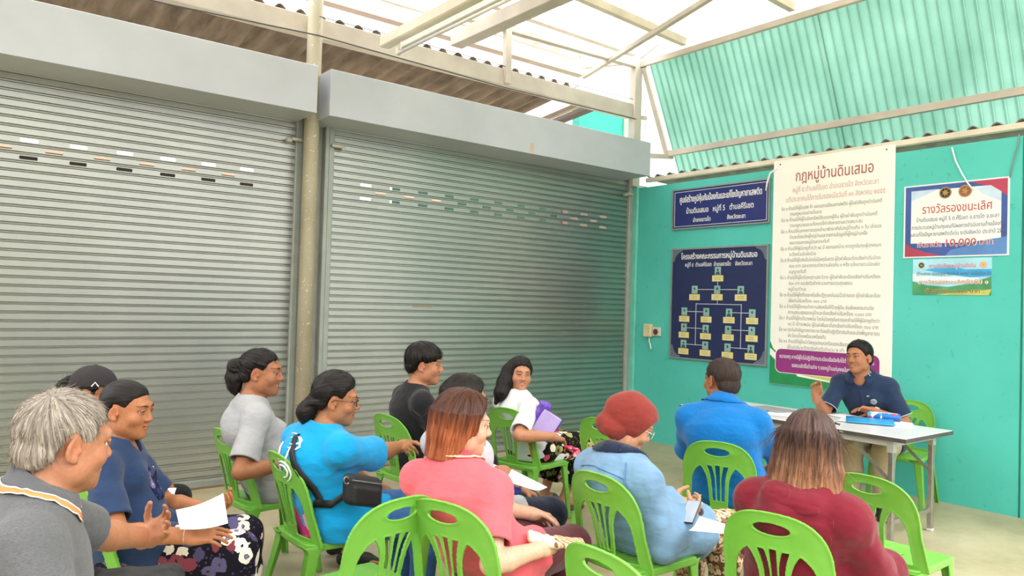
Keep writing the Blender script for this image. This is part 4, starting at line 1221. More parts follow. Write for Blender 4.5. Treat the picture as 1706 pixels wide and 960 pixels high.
def head_prims(fat=0.0, male=True, smile=False, ears=True):
    """(add/cut, primitive, blend) of a head in its own measures: y to the face, z up, origin between the ears"""
    j = 1.0 if male else 0.88
    A = [('a', ball((0, -0.014, 0.036), (0.0745, 0.094, 0.078)), 0.0),
         ('a', ball((0, 0.024, -0.022), ((0.064 if male else 0.0605) + fat * .6, 0.066, 0.080)), 0.03),
         ('a', ball((0, 0.052, -0.078), (0.036 * j + fat, 0.034, 0.032)), 0.03),
         ('a', ball((0, 0.070, -0.094), (0.020 * j, 0.016, 0.015)), 0.02)]
    for s in (-1, 1):
        A += [('a', ball((s * 0.050 * j, 0.012, -0.058), (0.018 + fat, 0.028, 0.028)), 0.03),
              ('a', ball((s * 0.038, 0.058, -0.026), (0.024 + fat, 0.024, 0.022 + (0.004 if smile else 0))), 0.022)]
    A += [('a', cone((-0.034, 0.079, 0.027), (0.034, 0.079, 0.027), 0.012, 0.012), 0.02)]
    for s in (-1, 1):
        A.append(('c', ball((s * 0.032, 0.095, 0.007), (0.0165, 0.0125, 0.0095)), 0.014))
    A += [('a', cone((0, 0.083, 0.016), (0, 0.1015, -0.022), 0.0078, 0.0095), 0.012),
          ('a', ball((0, 0.1020, -0.0235), (0.0105, 0.0105, 0.0092)), 0.008)]
    for s in (-1, 1):
        A.append(('a', ball((s * 0.0135, 0.0945, -0.0265), (0.0085, 0.011, 0.008)), 0.006))
        A.append(('c', ball((s * 0.0065, 0.099, -0.0345), (0.0035, 0.0055, 0.004)), 0.003))
    up = 0.004 if smile else 0.0
    for s in (-1, 1):
        # lips and lids
        A.append(('a', cone((0, 0.0905, -0.0515), (s * 0.023, 0.078, -0.056 + up), 0.0058, 0.0035), 0.006))
        A.append(('a', cone((0, 0.0885, -0.0635), (s * 0.021, 0.078, -0.0585 + up), 0.0066, 0.0035), 0.006))
        E_ = V3(s * 0.0315, 0.0775, 0.007)
        for sgn, r in ((1, 0.0034), (-1, 0.0028)):
            pts = [E_ + V3(math.sin(a) * 0.0132, math.cos(a) * 0.0096, sgn * 0.0058 * math.cos(a * 1.1) + 0.0004) for a in (-1.15, -0.5, 0.0, 0.5, 1.15)]
            for p, q in zip(pts[:-1], pts[1:]): A.append(('a', cone(p, q, r, r), 0.004))
    A.append(('c', slab((0, 0.093, -0.0572 + up * .3), (0.019, 0.012, 0.0045 if smile else 0.0012), None, 0.0008), 0.003))
    for s in (-1, 1) if ears else ():
        R = rot('Z', s * 22) @ rot('X', -12)
        A.append(('a', ball((s * 0.0765, -0.012, -0.006), (0.0065, 0.0185, 0.031), R), 0.006))
        A.append(('c', ball((s * 0.0835, -0.009, -0.004), (0.0055, 0.0105, 0.019), R), 0.004))
        A.append(('a', ball((s * 0.0775, -0.004, -0.030), (0.0055, 0.009, 0.010), R), 0.006))
        A.append(('a', ball((s * 0.0765, 0.004, -0.010), (0.005, 0.005, 0.008)), 0.004))
    return A

def hand_prims(curl=(0.3, 0.3, 0.35, 0.4), thumb=0.3, spread=0.05):
    """right hand: +z fingers, +y the side the palm faces, +x the thumb side"""
    A = [(slab((0.0, 0.0, 0.047), (0.039, 0.0135, 0.047), None, 0.012), 0.012), (ball((0.024, 0.009, 0.032), (0.020, 0.014, 0.032)), 0.014),
         (ball((-0.025, 0.006, 0.035), (0.015, 0.012, 0.034)), 0.012), (cone((0, 0, -0.03), (0, 0, 0.015), 0.025, 0.028), 0.02)]
    xs_ = (0.0295, 0.0098, -0.0098, -0.0290); ln = (0.073, 0.081, 0.075, 0.060); rr = (0.0086, 0.0088, 0.0084, 0.0076)
    tips = []
    for x, L, r, c, k in zip(xs_, ln, rr, curl, (0, 1, 2, 3)):
        p = V3(x, 0.0, 0.088 - (0.004 if k in (0, 2) else 0.012 if k == 3 else 0))
        a = 0.12
        for seg, fr in enumerate((0.46, 0.30, 0.24)):
            a += c * (0.9, 1.15, 0.8)[seg]
            d = V3((1.5 - k) * spread * math.cos(a), math.sin(a), math.cos(a))
            q = p + unit(d) * L * fr
            A.append((cone(p, q, r * (1 - 0.10 * seg), r * (0.92 - 0.10 * seg)), 0.005 if seg == 0 else 0.003))
            p = q
        tips.append(p)
    p = V3(0.028, 0.004, 0.020)
    for d, L, r in ((V3(0.70, 0.35 + thumb * .5, 0.62), 0.040, 0.0125), (V3(0.45 - thumb * .5, 0.30 + thumb, 0.80), 0.032, 0.0105), (V3(0.28 - thumb * .7, 0.25 + thumb, 0.85), 0.026, 0.0092)):
        q = p + unit(d) * L
        A.append((cone(p, q, r, r * 0.9), 0.006)); p = q
    return A, tips, p

def ik(S, W, l1, l2, pole):
    d = W - S; L = np.linalg.norm(d)
    if L > (l1 + l2) * 0.995:
        k = L / ((l1 + l2) * 0.995); l1, l2 = l1 * k, l2 * k
    u = d / L
    a = (l1 * l1 - l2 * l2 + L * L) / (2 * L)
    hgt = math.sqrt(max(l1 * l1 - a * a, 0))
    p = np.asarray(pole, float); p = unit(p - u * (p @ u))
    return S + u * a + p * hgt

def skin_mats(cols):
    return attr_color('skin', 'col', 0.5, 0.35, 0.06)
M_SKIN = skin_mats(None)
M_EYE = plain('eye_white', '#e9e4dc', 0.25); M_IRIS = plain('iris', '#2a1a12', 0.2); M_TEETH = plain('teeth', '#f0ece2', 0.3)

def eye_mesh():
    v, f, mi = [], [], []
    n, m = 14, 16
    for i in range(m + 1):
        t = math.pi * i / m
        for j in range(n):
            a = 2 * math.pi * j / n
            v.append((0.0108 * math.sin(t) * math.cos(a), 0.0108 * math.cos(t), 0.0108 * math.sin(t) * math.sin(a)))
    for i in range(m):
        for j in range(n):
            f.append((i * n + j, (i + 1) * n + j, (i + 1) * n + (j + 1) % n, i * n + (j + 1) % n)); mi.append(1 if i < 4 else 0)
    me = bpy.data.meshes.new('eye'); me.from_pydata(v, [], f); me.update()
    me.materials.append(M_EYE); me.materials.append(M_IRIS)
    me.polygons.foreach_set('material_index', np.array(mi, dtype=np.int32))
    me.polygons.foreach_set('use_smooth', np.ones(len(f), dtype=bool))
    return me
EYE_ME = eye_mesh()

class Person:
    def __init__(s, label, group, seat, heading, head, head_dir, head_pitch=0.0, head_roll=0.0, kh=1.08, sc=1.06, male=True, girth=1.0, fat=0.0, belly=0.0,
                 skin='#c48a66', brow='#1c1512', sit=0.435, body_turn=0.0, hunch=0.04, arms=(), legs=(), smile=False, shoulder=0.178, feet=True, neck_len=0.165, lips=(0.62, 0.25, 0.2), gaze=0, breast=0.055, drop=0.0, ears=True):
        s.__dict__.update({k: v for k, v in locals().items() if k != 's'})
        h = math.radians(heading - 90)
        s.M = np.array([[math.cos(h), -math.sin(h), 0], [math.sin(h), math.cos(h), 0], [0, 0, 1]])
        s.O = V3(seat[0], seat[1], 0)
        s.head_w = pd(*head)
        Hc = s.loc(s.head_w)
        # head frame
        hd = math.radians(head_dir - heading)
        Rz = np.array([[math.cos(hd), -math.sin(hd), 0], [math.sin(hd), math.cos(hd), 0], [0, 0, 1]])
        R = Rz @ rot('X', -head_pitch) @ rot('Y', head_roll)
        s.H = Frame(Hc, R, kh)
        s.Hc = Hc
        face = Rz @ V3(0, 1, 0)
        s.P0 = V3(0, 0, sit + 0.10 * sc)
        s.P3 = Hc + V3(0, 0, -neck_len * 0.84 * kh) - face * 0.022 * kh - V3(0, 0.018, 0)
        d = s.P3 - s.P0
        s.P1 = s.P0 + d * 0.32 + V3(0, -hunch * .6, 0)
        s.P2 = s.P0 + d * 0.68 + V3(0, -hunch, 0)
        bt = math.radians(body_turn)
        s.lat = V3(math.cos(bt), math.sin(bt), 0)
        s.up = unit(s.P3 - s.P2)
        s.fwd = unit(np.cross(s.up, s.lat))
        sh = shoulder * sc
        s.S = {1: s.P3 - s.up * (0.088 + drop) * sc + s.lat * sh - s.fwd * 0.005, -1: s.P3 - s.up * (0.088 + drop) * sc - s.lat * sh - s.fwd * 0.005}
        s.body_done = False
        s.arms_spec = {a['side']: a for a in arms}
        s.leg_spec = {a['side']: a for a in legs}
        s.solve()
    def loc(s, w): return (np.asarray(w, float) - s.O) @ s.M
    def wor(s, l): return s.O + s.M @ np.asarray(l, float)
    def solve(s):
        k = s.sc
        s.W, s.E, s.HF = {}, {}, {}
        for sd in (1, -1):
            a = s.arms_spec.get(sd, {})
            W = s.loc(pd(*a['wrist'])) if 'wrist' in a else s.P0 + V3(sd * 0.13, 0.24, 0.12) if 'lw' not in a else V3(*a['lw'])
            pole = a.get('pole', (sd * 0.6, -0.5, -0.6))
            s.E[sd] = ik(s.S[sd], W, 0.285 * k, 0.25 * k, pole)
            dW = W - s.E[sd]
            if np.linalg.norm(dW) > 0.30 * k: W = s.E[sd] + unit(dW) * 0.30 * k
            s.W[sd] = W
            d = unit(a.get('dir', unit(W - s.E[sd]) * 0.8 + V3(0, 0.2, -0.15)))
            n = V3(*a.get('palm', (0, -0.2, -1)))
            n = unit(n - d * (n @ d))
            x = np.cross(d, n) if sd == 1 else np.cross(n, d)
            R = np.stack([x, n, d], 1)
            s.HF[sd] = Frame(W, R, a.get('size', 1.0) * k * 0.97)
        s.K, s.A, s.HJ, s.T = {}, {}, {}, {}
        for sd in (1, -1):
            l = s.leg_spec.get(sd, {})
            s.HJ[sd] = s.P0 + V3(sd * 0.088 * k, 0.02, -0.018)
            K = V3(*l.get('knee', (sd * 0.115, 0.44 * k, s.sit + 0.062)))
            A = V3(*l.get('ankle', (sd * 0.115, 0.43 * k, 0.085)))
            s.K[sd], s.A[sd] = K, A
            s.T[sd] = unit(V3(*l.get('toe', (sd * 0.15, 1, -0.25))))
    def torso(s, inf=0.0):
        g, k = s.girth, s.sc
        L, U, Fd = s.lat, s.up, s.fwd
        u0 = unit(s.P1 - s.P0)
        X0 = V3(1, 0, 0)
        def e(a, b): return (a * g * k, b * g * k)
        m = s.male
        A = [(econe(s.P0 - u0 * 0.02, s.P0 + u0 * 0.07, e(.168, .118), e(.155, .112), X0, inf), 0.03),
             (econe(s.P0 + u0 * 0.05, s.P1, e(.152, .112), e(.140 if m else .130, .108), unit(X0 + L), inf), 0.04),
             (econe(s.P1, s.P2, e(.140 if m else .130, .108), e(.160 if m else .142, .116), L, inf), 0.04),
             (econe(s.P2, s.P3 - U * 0.06 * k, (.160 * g * k if m else .142 * g * k, .114 * g * k), (.125 * k, .078 * k), L, inf), 0.04)]
        for sd in (1, -1):
            A.append((cone(s.P3 - U * 0.020 * k - Fd * 0.010, s.S[sd] + U * 0.012 - L * sd * 0.014, 0.044 * k + inf, 0.042 * k + inf), 0.06))
            A.append((ball(s.S[sd], 0.047 * k + inf), 0.04))
            if not m:
                A.append((ball(s.P2 + Fd * 0.085 * g - U * 0.005 + L * sd * 0.068, s.breast * g + inf), 0.03))
        if s.belly:
            A.append((ball(s.P1 + Fd * 0.06 * g - V3(0, 0, 0.02), np.array((.125 * g, s.belly, .12)) + inf), 0.05))
        return A
    def arm(s, sd, inf=0.0):
        k = s.sc; g = 0.5 + 0.5 * s.girth
        S, E, W = s.S[sd], s.E[sd], s.W[sd]
        M1 = E + (W - E) * 0.30
        return [(cone(S, E, 0.0475 * k * g + inf, 0.0385 * k * g + inf), 0.02), (cone(E, M1, 0.0395 * k * g + inf, 0.0415 * k * g + inf), 0.012), (cone(M1, W, 0.0405 * k * g + inf, 0.0265 * k + inf), 0.012)]
    def leg(s, sd, inf=0.0):
        k = s.sc; g = s.girth
        H, K, A = s.HJ[sd], s.K[sd], s.A[sd]
        M1 = K + (A - K) * 0.32 + V3(0, -0.012, 0)
        return [(cone(H, K, 0.083 * k * g + inf, 0.057 * k + inf), 0.03), (cone(K, M1, 0.054 * k + inf, 0.056 * k + inf), 0.02), (cone(M1, A, 0.054 * k + inf, 0.035 * k + inf), 0.02)]
    def foot(s, sd, inf=0.0, toes=False):
        k = s.sc; A, T = s.A[sd], s.T[sd]
        heel = A - T * 0.035 + V3(0, 0, -0.045)
        bl = A + T * 0.115 + V3(0, 0, -0.03)
        lat = unit(np.cross(T, V3(0, 0, 1)))
        P = [(cone(A, heel, 0.034 * k + inf, 0.030 * k + inf), 0.02), (cone(A + V3(0, 0, -0.01), bl, 0.034 * k + inf, 0.026 * k + inf), 0.025), (cone(heel, bl, 0.028 * k + inf, 0.024 * k + inf), 0.02)]
        tip = bl + T * 0.045 + V3(0, 0, -0.006)
        if toes:
            for i in range(5):
                o = lat * (0.036 - 0.0175 * i) * (sd if True else 1)
                P.append((cone(bl + o * 0.9, bl + o * 1.05 + T * (0.060 - 0.006 * i), 0.0125, 0.0105 if i else 0.013), 0.006))
        else:
            P.append((cone(bl, tip, 0.030 * k + inf, 0.024 * k + inf), 0.02))
        return P
    def build(s):
        # fine bands where the face and the hands are
        def band(C, r): return [(c - r, c + r) for c in C]
        fx = ([], [], [])
        hb = s.H.p((0, 0.012, -0.01))
        for d in range(3): fx[d].append((hb[d] - 0.135 * s.kh, hb[d] + 0.125 * s.kh, 0.0037))
        for sd in (1, -1):
            if s.arms_spec.get(sd, {}).get('hidden'): continue
            c = s.HF[sd].p((0, 0.02, 0.085))
            for d in range(3): fx[d].append((c[d] - 0.10, c[d] + 0.10, 0.0042))
        prims = s.torso(-0.004)
        prims.append((cone(s.P3 - s.up * 0.03, s.H.p((0, -0.022, -0.055)), (0.062 if s.male else 0.052) * s.sc, (0.056 if s.male else 0.048) * s.kh), 0.03))
        for sd in (1, -1):
            prims += s.arm(sd)
            prims += s.leg(sd, -0.003)
            prims += s.foot(sd, 0, True)
        hp = [(t, s.H.w(p), k) for t, p, k in head_prims(s.fat, s.male, s.smile, s.ears)]
        hands = []
        for sd in (1, -1):
            a = s.arms_spec.get(sd, {})
            A, tips, th = hand_prims(a.get('curl', (0.35, 0.4, 0.45, 0.5)), a.get('thumb', 0.3), a.get('spread', 0.05))
            hands += [(s.HF[sd].w(p), k) for p, k in A]
            s.__dict__.setdefault('tips', {})[sd] = [s.HF[sd].p(t) for t in tips + [th]]
        allp = [p for p, k in prims] + [p for t, p, k in hp] + [p for p, k in hands]
        lo = np.min([p[1] for p in allp], 0) - 0.03; hi = np.max([p[2] for p in allp], 0) + 0.03
        f = Field(*[axis_steps(lo[d], hi[d], 0.0105, fx[d]) for d in range(3)])
        for p, k in prims: f.add(p, k)
        for t, p, k in hp:
            if t == 'a': f.add(p, k)
            else: f.cut(p, k)
        for p, k in hands: f.add(p, k)
        sit = s.sit
        f.keep(lambda X, Y, Z: np.where((Y < 0.2) & (Z > 0.25), sit + 0.006 - Z, -1.0) + 0 * X, 0.01)
        f.keep(lambda X, Y, Z: 0.003 - Z + 0 * X + 0 * Y, 0.004)
        v, q = f.net()
        v = relax(v, q, 1, 0.4)
        me = mesh_np('person', v, q)
        # skin colour, lips, brows, nails
        c = np.tile(np.array(lin(s.skin)) * np.array([.80, .745, .74, 1]), (len(v), 1))
        l = s.H.inv(v)
        near = np.linalg.norm(l, axis=1) < 0.17
        def g(cx, cy, cz, rx, ry, rz): return np.exp(-(((np.abs(l[:, 0]) - cx) / rx) ** 2 + ((l[:, 1] - cy) / ry) ** 2 + ((l[:, 2] - cz) / rz) ** 2)) * near
        def blend(w, col):
            nonlocal c
            w = np.clip(w, 0, 1)[:, None]; c = c * (1 - w) + np.array(tuple(col) + (1,))[None, :] * w
        red = c[:, :3] * np.array([1.05, 0.78, 0.74])
        w = np.clip(g(.042, .06, -.022, .022, .03, .02) * .5 + g(0, .11, -.024, .014, .02, .012) * .5 + g(.078, -.012, -.004, .012, .03, .034) * .5, 0, 1)[:, None]
        c[:, :3] = c[:, :3] * (1 - w) + red * w
        up = 0.004 if s.smile else 0
        base = np.array(lin(s.skin)[:3]) * np.array([.80, .745, .74])
        lipc = base * (np.array([0.95, 0.68, 0.66]) if s.male else np.array([0.98, 0.56, 0.54]))
        zc = -0.0575 + up * np.clip(np.abs(l[:, 0]) / 0.02, 0, 1)
        lip = np.clip((1.08 - np.sqrt((l[:, 0] / 0.0245) ** 2 + ((l[:, 2] - zc) / 0.0105) ** 2)) / 0.2, 0, 1) * (l[:, 1] > 0.072) * near
        blend(lip * 0.8, lipc)
        ax = np.abs(l[:, 0])
        zb = 0.0265 + 0.005 * np.sin(np.clip((ax - 0.012) / 0.036, 0, 1) * 2.4)
        brow = np.clip((1.15 - np.abs(l[:, 2] - zb) / (0.0046 * np.clip((ax - .009) / .008, 0.3, 1) * np.clip((.056 - ax) / .022, 0.15, 1))) / 0.5, 0, 1) * (ax > 0.010) * (ax < 0.054) * (l[:, 1] > 0.045) * near
        blend(brow * 0.95, lin(s.brow)[:3])
        lash = np.clip(1.3 - np.abs(l[:, 2] - (0.0115 - 14 * (ax - 0.0315) ** 2)) / 0.0026, 0, 1) * (ax > 0.0165) * (ax < 0.048) * (l[:, 1] > 0.055) * near
        blend(lash * 0.85, (0.03, 0.02, 0.017))
        lowl = np.clip(1.2 - np.abs(l[:, 2] - (0.0022 + 10 * (ax - 0.0315) ** 2)) / 0.002, 0, 1) * (ax > 0.018) * (ax < 0.046) * (l[:, 1] > 0.055) * near
        blend(lowl * 0.35, (0.10, 0.05, 0.04))
        if s.male and s.fat >= 0:
            st = g(0, .07, -.08, .05, .05, .03) * 0.16
            blend(st * (1 - lip), (0.12, 0.09, 0.08))
        at_ = me.attributes.new('col', 'FLOAT_COLOR', 'POINT')
        at_.data.foreach_set('color', c.astype(np.float32).ravel())
        s.root = link('person', me, M_SKIN, None, True)
        s.root.location = tuple(s.O)
        s.root.rotation_euler = (0, 0, math.radians(s.heading - 90))
        tag(s.root, s.label, 'person', s.group)
        for sd in (1, -1):
            e = bpy.data.objects.new('eye', EYE_ME); COL.objects.link(e); e.parent = s.root
            m = Matrix([list(r) for r in (s.H.R @ rot('Z', s.gaze) * s.kh)]).to_4x4(); m.translation = s.H.p((sd * 0.0315, 0.0770, 0.007))
            e.matrix_local = m
        if s.smile:
            mb = MB()
            mb.grid([[s.H.p((x, 0.083 - 18 * x * x, z)) for z in (-0.0605 + 2 * x * x, -0.0572, -0.0530 + 2 * x * x)] for x in np.linspace(-0.019, 0.019, 9)], 0, 0.002)
            mb.build('teeth', M_TEETH, s.root, True)
        return s
    # ---- clothing
    def cloth(s, name, prims, m, h=0.0065, cuts=(), keeps=(), ripple=None, smooth=1, seatcut=True, label=None, fine=None):
        lo = np.min([p[1] for p, k in prims], 0) - 0.03; hi = np.max([p[2] for p, k in prims], 0) + 0.03
        f = Field(*[axis_steps(lo[d], hi[d], h) for d in range(3)])
        for p, k in prims: f.add(p, k)
        if ripple is not None: f.ripple(ripple)
        for p, k in cuts: f.cut(p, k)
        for fn, k in keeps: f.keep(fn, k)
        if seatcut:
            sit = s.sit
            f.keep(lambda X, Y, Z: np.where((Y < 0.2) & (Z > 0.25), sit + 0.002 - Z, -1.0) + 0 * X, 0.008)
        s.__dict__.setdefault('fields', {})[name] = f
        v, q = f.net()
        v = relax(v, q, smooth, 0.5)
        o = link(name, mesh_np(name, v, q), m, s.root, True)
        if label: o['label'] = label
        return o
    def sample(s, name, p):
        f = s.fields[name]
        i = tuple(int(np.clip(np.searchsorted(a, c), 0, len(a) - 1)) for a, c in zip(f.ax, p))
        return float(f.F[i])
    def outside(s, name, p, d, gap=0.004):
        for _ in range(30):
            if s.sample(name, p) > gap: break
            p = p + d * 0.004
        return p
    def folds(s, amp=0.006, seed=0.0):
        P1, P2, S, E = s.P1, s.P2, s.S, s.E
        def fn(x, y, z):
            low = np.clip((P2[2] - z) / 0.25, 0.15, 1)
            a = vnoise(x * 7 + seed, y * 7 + 3, z * 22 + 2 * x + 1.7 * y) * low
            b = vnoise(x * 11 + 4, y * 11 + seed, z * 7 - 3) * 0.6
            r = a + b
            for sd in (1, -1):
                q = np.exp(-((x - S[sd][0]) ** 2 + (y - S[sd][1]) ** 2 + (z - S[sd][2] + 0.06) ** 2) / 0.012)
                r = r + q * vnoise(x * 30 + z * 14, y * 30 + seed, z * 10) * 0.8
            return amp * r
        return fn
    def shirt(s, m, name='shirt', inf=0.012, sleeve=0.62, loose=0.013, hem=None, neck=0.066, scoop=0.0, long_to=None, amp=0.009, seed=0.0, extra=(), cuts=(), lap=0.16, h=0.0055, vneck=0.0):
        prims = [(p, k) for p, k in s.torso(inf)] + list(extra)
        cts = list(cuts)
        for sd in (1, -1):
            S, E, W = s.S[sd], s.E[sd], s.W[sd]
            g = (0.5 + 0.5 * s.girth) * s.sc
            if long_to is None:
                end = S + (E - S) * sleeve
                d = unit(E - S)
                r1 = 0.049 * g + loose + 0.004
                p = both(cone(S, end + d * 0.04, 0.047 * g + inf, r1), half(end, d))
                prims.append((p, 0.06))
                cts.append((cone(end - d * 0.02, end + d * 0.06, r1 - 0.0150, r1 - 0.0140), 0.003))
            else:
                prims.append((cone(S, E, 0.047 * g + inf, 0.041 * g + loose), 0.06))
                end = E + (W - E) * long_to; d = unit(W - E)
                p = both(cone(E, end + d * 0.04, 0.043 * g + loose, 0.033 * g + loose), half(end, d))
                prims.append((p, 0.02))
                cts.append((cone(end - d * 0.015, end + d * 0.06, 0.033 * g + loose - 0.0115, 0.033 * g + loose - 0.011), 0.003))
        if lap:
            for sd in (1, -1):
                H, K = s.HJ[sd], s.K[sd]
                d = unit(K - H)
                e = H + d * lap
                prims.append((both(cone(H, e + d * 0.05, 0.086 * s.sc * s.girth + inf + 0.012, 0.080 * s.sc * s.girth + inf + 0.014), half(e, d + V3(0, 0, -.3))), 0.05))
        nb = s.P3 - s.up * 0.004
        nt = s.H.p((0, -0.022, -0.03))
        nd = unit(nt - nb)
        cts.append((cone(nb + nd * 0.004, nb + nd * 0.13, neck * s.sc, (neck + 0.03) * s.sc), 0.006))
        if scoop: cts.append((ball(nb + s.fwd * (0.05 + scoop * .3) + nd * 0.01, (0.055, 0.06, 0.03 + scoop)), 0.006))
        if vneck:
            for t in np.linspace(0, 1, 6):
                cts.append((ball(nb + s.fwd * (0.055 + 0.045 * t) - s.up * vneck * t, 0.040 * (1 - t) + 0.008), 0.004))
        hem_z = s.sit - 0.01 if hem is None else hem
        keeps = [(lambda X, Y, Z: hem_z - Z + 0 * X + 0 * Y, 0.004)]
        return s.cloth(name, prims, m, h, cts, keeps, s.folds(amp, seed), 1)
    def trousers(s, m, name='trousers', loose=0.012, hem=0.12, flare=0.0, amp=0.005, seed=3.0, waist=0.06, h=0.0075, sides=(1, -1), skirt=False):
        k = s.sc; g = s.girth
        prims = [(econe(s.P0 - V3(0, 0, 0.02), s.P0 + unit(s.P1 - s.P0) * waist, (.168 * g * k, .118 * g * k), (.150 * g * k, .106 * g * k), V3(1, 0, 0), 0.003), 0.03)]
        cts = []
        for sd in sides:
            H, K, A = s.HJ[sd], s.K[sd], s.A[sd]
            d = unit(A - K)
            t_end = (K[2] - hem) / max(K[2] - A[2], 0.05)
            end = K + (A - K) * min(t_end, 1.0)
            prims.append((cone(H, K, 0.085 * k * g + loose, 0.060 * k + loose), 0.04))
            r1 = 0.042 * k + loose + flare
            M1 = K + (end - K) * 0.4 + V3(0, -0.012, 0)
            prims.append((cone(K, M1, 0.058 * k + loose, 0.058 * k + loose + flare * .4), 0.03))
            prims.append((both(cone(M1, end + d * 0.03, 0.056 * k + loose + flare * .4, r1), half(end, d)), 0.02))
            cts.append((cone(end - d * 0.02, end + d * 0.06, r1 - 0.013, r1 - 0.012), 0.003))
        if skirt:
            prims.append((cone((s.HJ[1] + s.HJ[-1]) / 2 + V3(0, 0.05, 0), (s.K[1] + s.K[-1]) / 2, 0.085 + loose, 0.060 + loose), 0.06))
        K1 = s.K
        def rp(x, y, z):
            r = vnoise(x * 14 + seed, y * 9, z * 14)
            for sd in sides:
                q = np.exp(-((x - K1[sd][0]) ** 2 + (y - K1[sd][1] + .06) ** 2 + (z - K1[sd][2]) ** 2) / 0.012)
                r = r + q * vnoise(x * 26, y * 30, z * 30 + seed) * 0.9
            return amp * r
        return s.cloth(name, prims, m, h, cts, (), rp, 1)
    def shoes(s, m, name='shoe', sides=(1, -1), inf=0.006, low=True):
        for sd in sides:
            A = s.A[sd]
            s.cloth(name, s.foot(sd, inf), m, 0.0055, (), [(lambda X, Y, Z: 0.002 - Z + 0 * X + 0 * Y, 0.003), (lambda X, Y, Z, a=A[2]: Z - a - (0.0 if low else 0.03) + 0 * X + 0 * Y, 0.004)], None, 1, False)
    def sandals(s, m, sides=(1, -1)):
        for sd in sides:
            A, T = s.A[sd], s.T[sd]
            Tf = unit(V3(T[0], T[1], 0)); lat = V3(Tf[1], -Tf[0], 0)
            mb = MB()
            heel = V3(A[0], A[1], 0) - Tf * 0.07
            out = []
            for i in range(15):
                t = i / 14
                w = 0.033 + 0.012 * math.sin(min(t, .85) * 2.2) if t < .9 else 0.03
                w *= min(1, (t + 0.06) * 5, (1.04 - t) * 6) ** 0.5
                out.append([heel + Tf * (0.255 * t) + lat * (w * q) + V3(0, 0, 0.012) for q in (-1, -.5, 0, .5, 1)])
            mb.grid(out, 0, 0.022)
            o = mb.build('sandal', m, s.root, True)
            mb = MB()
            arc = [heel + Tf * 0.165 + lat * (0.052 * math.cos(a)) + V3(0, 0, 0.014 + 0.062 * math.sin(a)) for a in np.linspace(0, math.pi, 12)]
            arc2 = [p + Tf * 0.055 - V3(0, 0, 0.012 * math.sin(a)) for p, a in zip(arc, np.linspace(0, math.pi, 12))]
            mb.grid([arc, arc2], 0, 0.004)
            mb.build('sandal_strap', m, o, True)
    def collar(s, m, stripe=None, open_=35, r0=0.060, drop=0.045, flare=0.034, stripe2=None, hgt=0.028, tilt=18):
        nb = s.P3 - s.up * 0.010
        ax = unit(s.H.p((0, -0.022, -0.06)) - nb)
        ax = unit(rot('X', 0) @ ax)
        la = unit(s.lat - ax * (s.lat @ ax)); fw = np.cross(ax, la)
        k = s.sc
        def pt(a, r, z):
            # a: 0 = front; the front lies lower
            low = 0.030 * math.cos(a)
            return nb + (la * math.sin(a) + fw * math.cos(a)) * r * k + ax * (z - low) * k
        angs = [math.radians(open_ + (360 - 2 * open_) * i / 40) for i in range(41)]
        mb = MB()
        P = []
        for a in angs:
            f_ = 0.5 - 0.5 * math.cos(a)     # 1 at the back
            fl = flare + 0.012 * (1 - f_)
            row = [pt(a, r0 + 0.004, hgt - 0.025), pt(a, r0 + 0.003, hgt + 0.012), pt(a, r0 + 0.010, hgt + 0.018), pt(a, r0 + fl * .55, hgt - drop * .35), pt(a, r0 + fl, hgt - drop * .95)]
            rad = unit(la * math.sin(a) + fw * math.cos(a)) * 0.5 + ax
            if 'shirt' in s.fields: row[3:] = [s.outside('shirt', p, rad, 0.005) for p in row[3:]]
            P.append(row)
        mb.grid(P, 0, 0.0035)
        o = mb.build('collar', m, s.root, True)
        for st, t0, t1, off in ((stripe, 0.55, 0.98, 0.003), ):
            if st is None: continue
            mb = MB(); Q = []
            for row in P:
                a_, b_ = row[3], row[4]
                n = unit(np.cross(row[4] - row[3], V3(0, 0, 1)))
                ou = unit((row[4] - nb) - ax * ((row[4] - nb) @ ax)) * off + ax * off * .6
                Q.append([a_ + (b_ - a_) * t0 + ou, a_ + (b_ - a_) * t1 + ou])
            mb.grid(Q, 0, 0.002); mb.build('collar_stripe', st, o, True)
            if stripe2 is not None:
                for ta, tb in ((t0 - 0.12, t0), (t1, t1 + 0.08)):
                    mb = MB()
                    mb.grid([[q0 + (q1 - q0) * ((ta - t0) / (t1 - t0)), q0 + (q1 - q0) * ((tb - t0) / (t1 - t0))] for q0, q1 in Q], 0, 0.002)
                    mb.build('collar_stripe', stripe2, o, True)
        return o
    def glasses(s, m, rx=0.0215, rz=0.016, tint=False):
        mb = MB(); H = s.H
        for sd in (1, -1):
            ring = [H.p((sd * 0.033 + rx * math.copysign(abs(math.cos(a)) ** .8, math.cos(a)), 0.101 - 0.006 * abs(math.cos(a)) , 0.004 + rz * math.copysign(abs(math.sin(a)) ** .8, math.sin(a)))) for a in np.linspace(0, 2 * math.pi, 22)]
            mb.tube(ring, 0.0016, 6)
            mb.tube([H.p((sd * 0.0545, 0.096, 0.008)), H.p((sd * 0.074, 0.078, 0.012)), H.p((sd * 0.081, 0.0, 0.012)), H.p((sd * 0.081, -0.018, 0.0))], 0.0016, 6)
        mb.tube([H.p((-0.0115, 0.099, 0.007)), H.p((0, 0.104, 0.010)), H.p((0.0115, 0.099, 0.007))], 0.0015, 6)
        return mb.build('glasses', m, s.root, True)

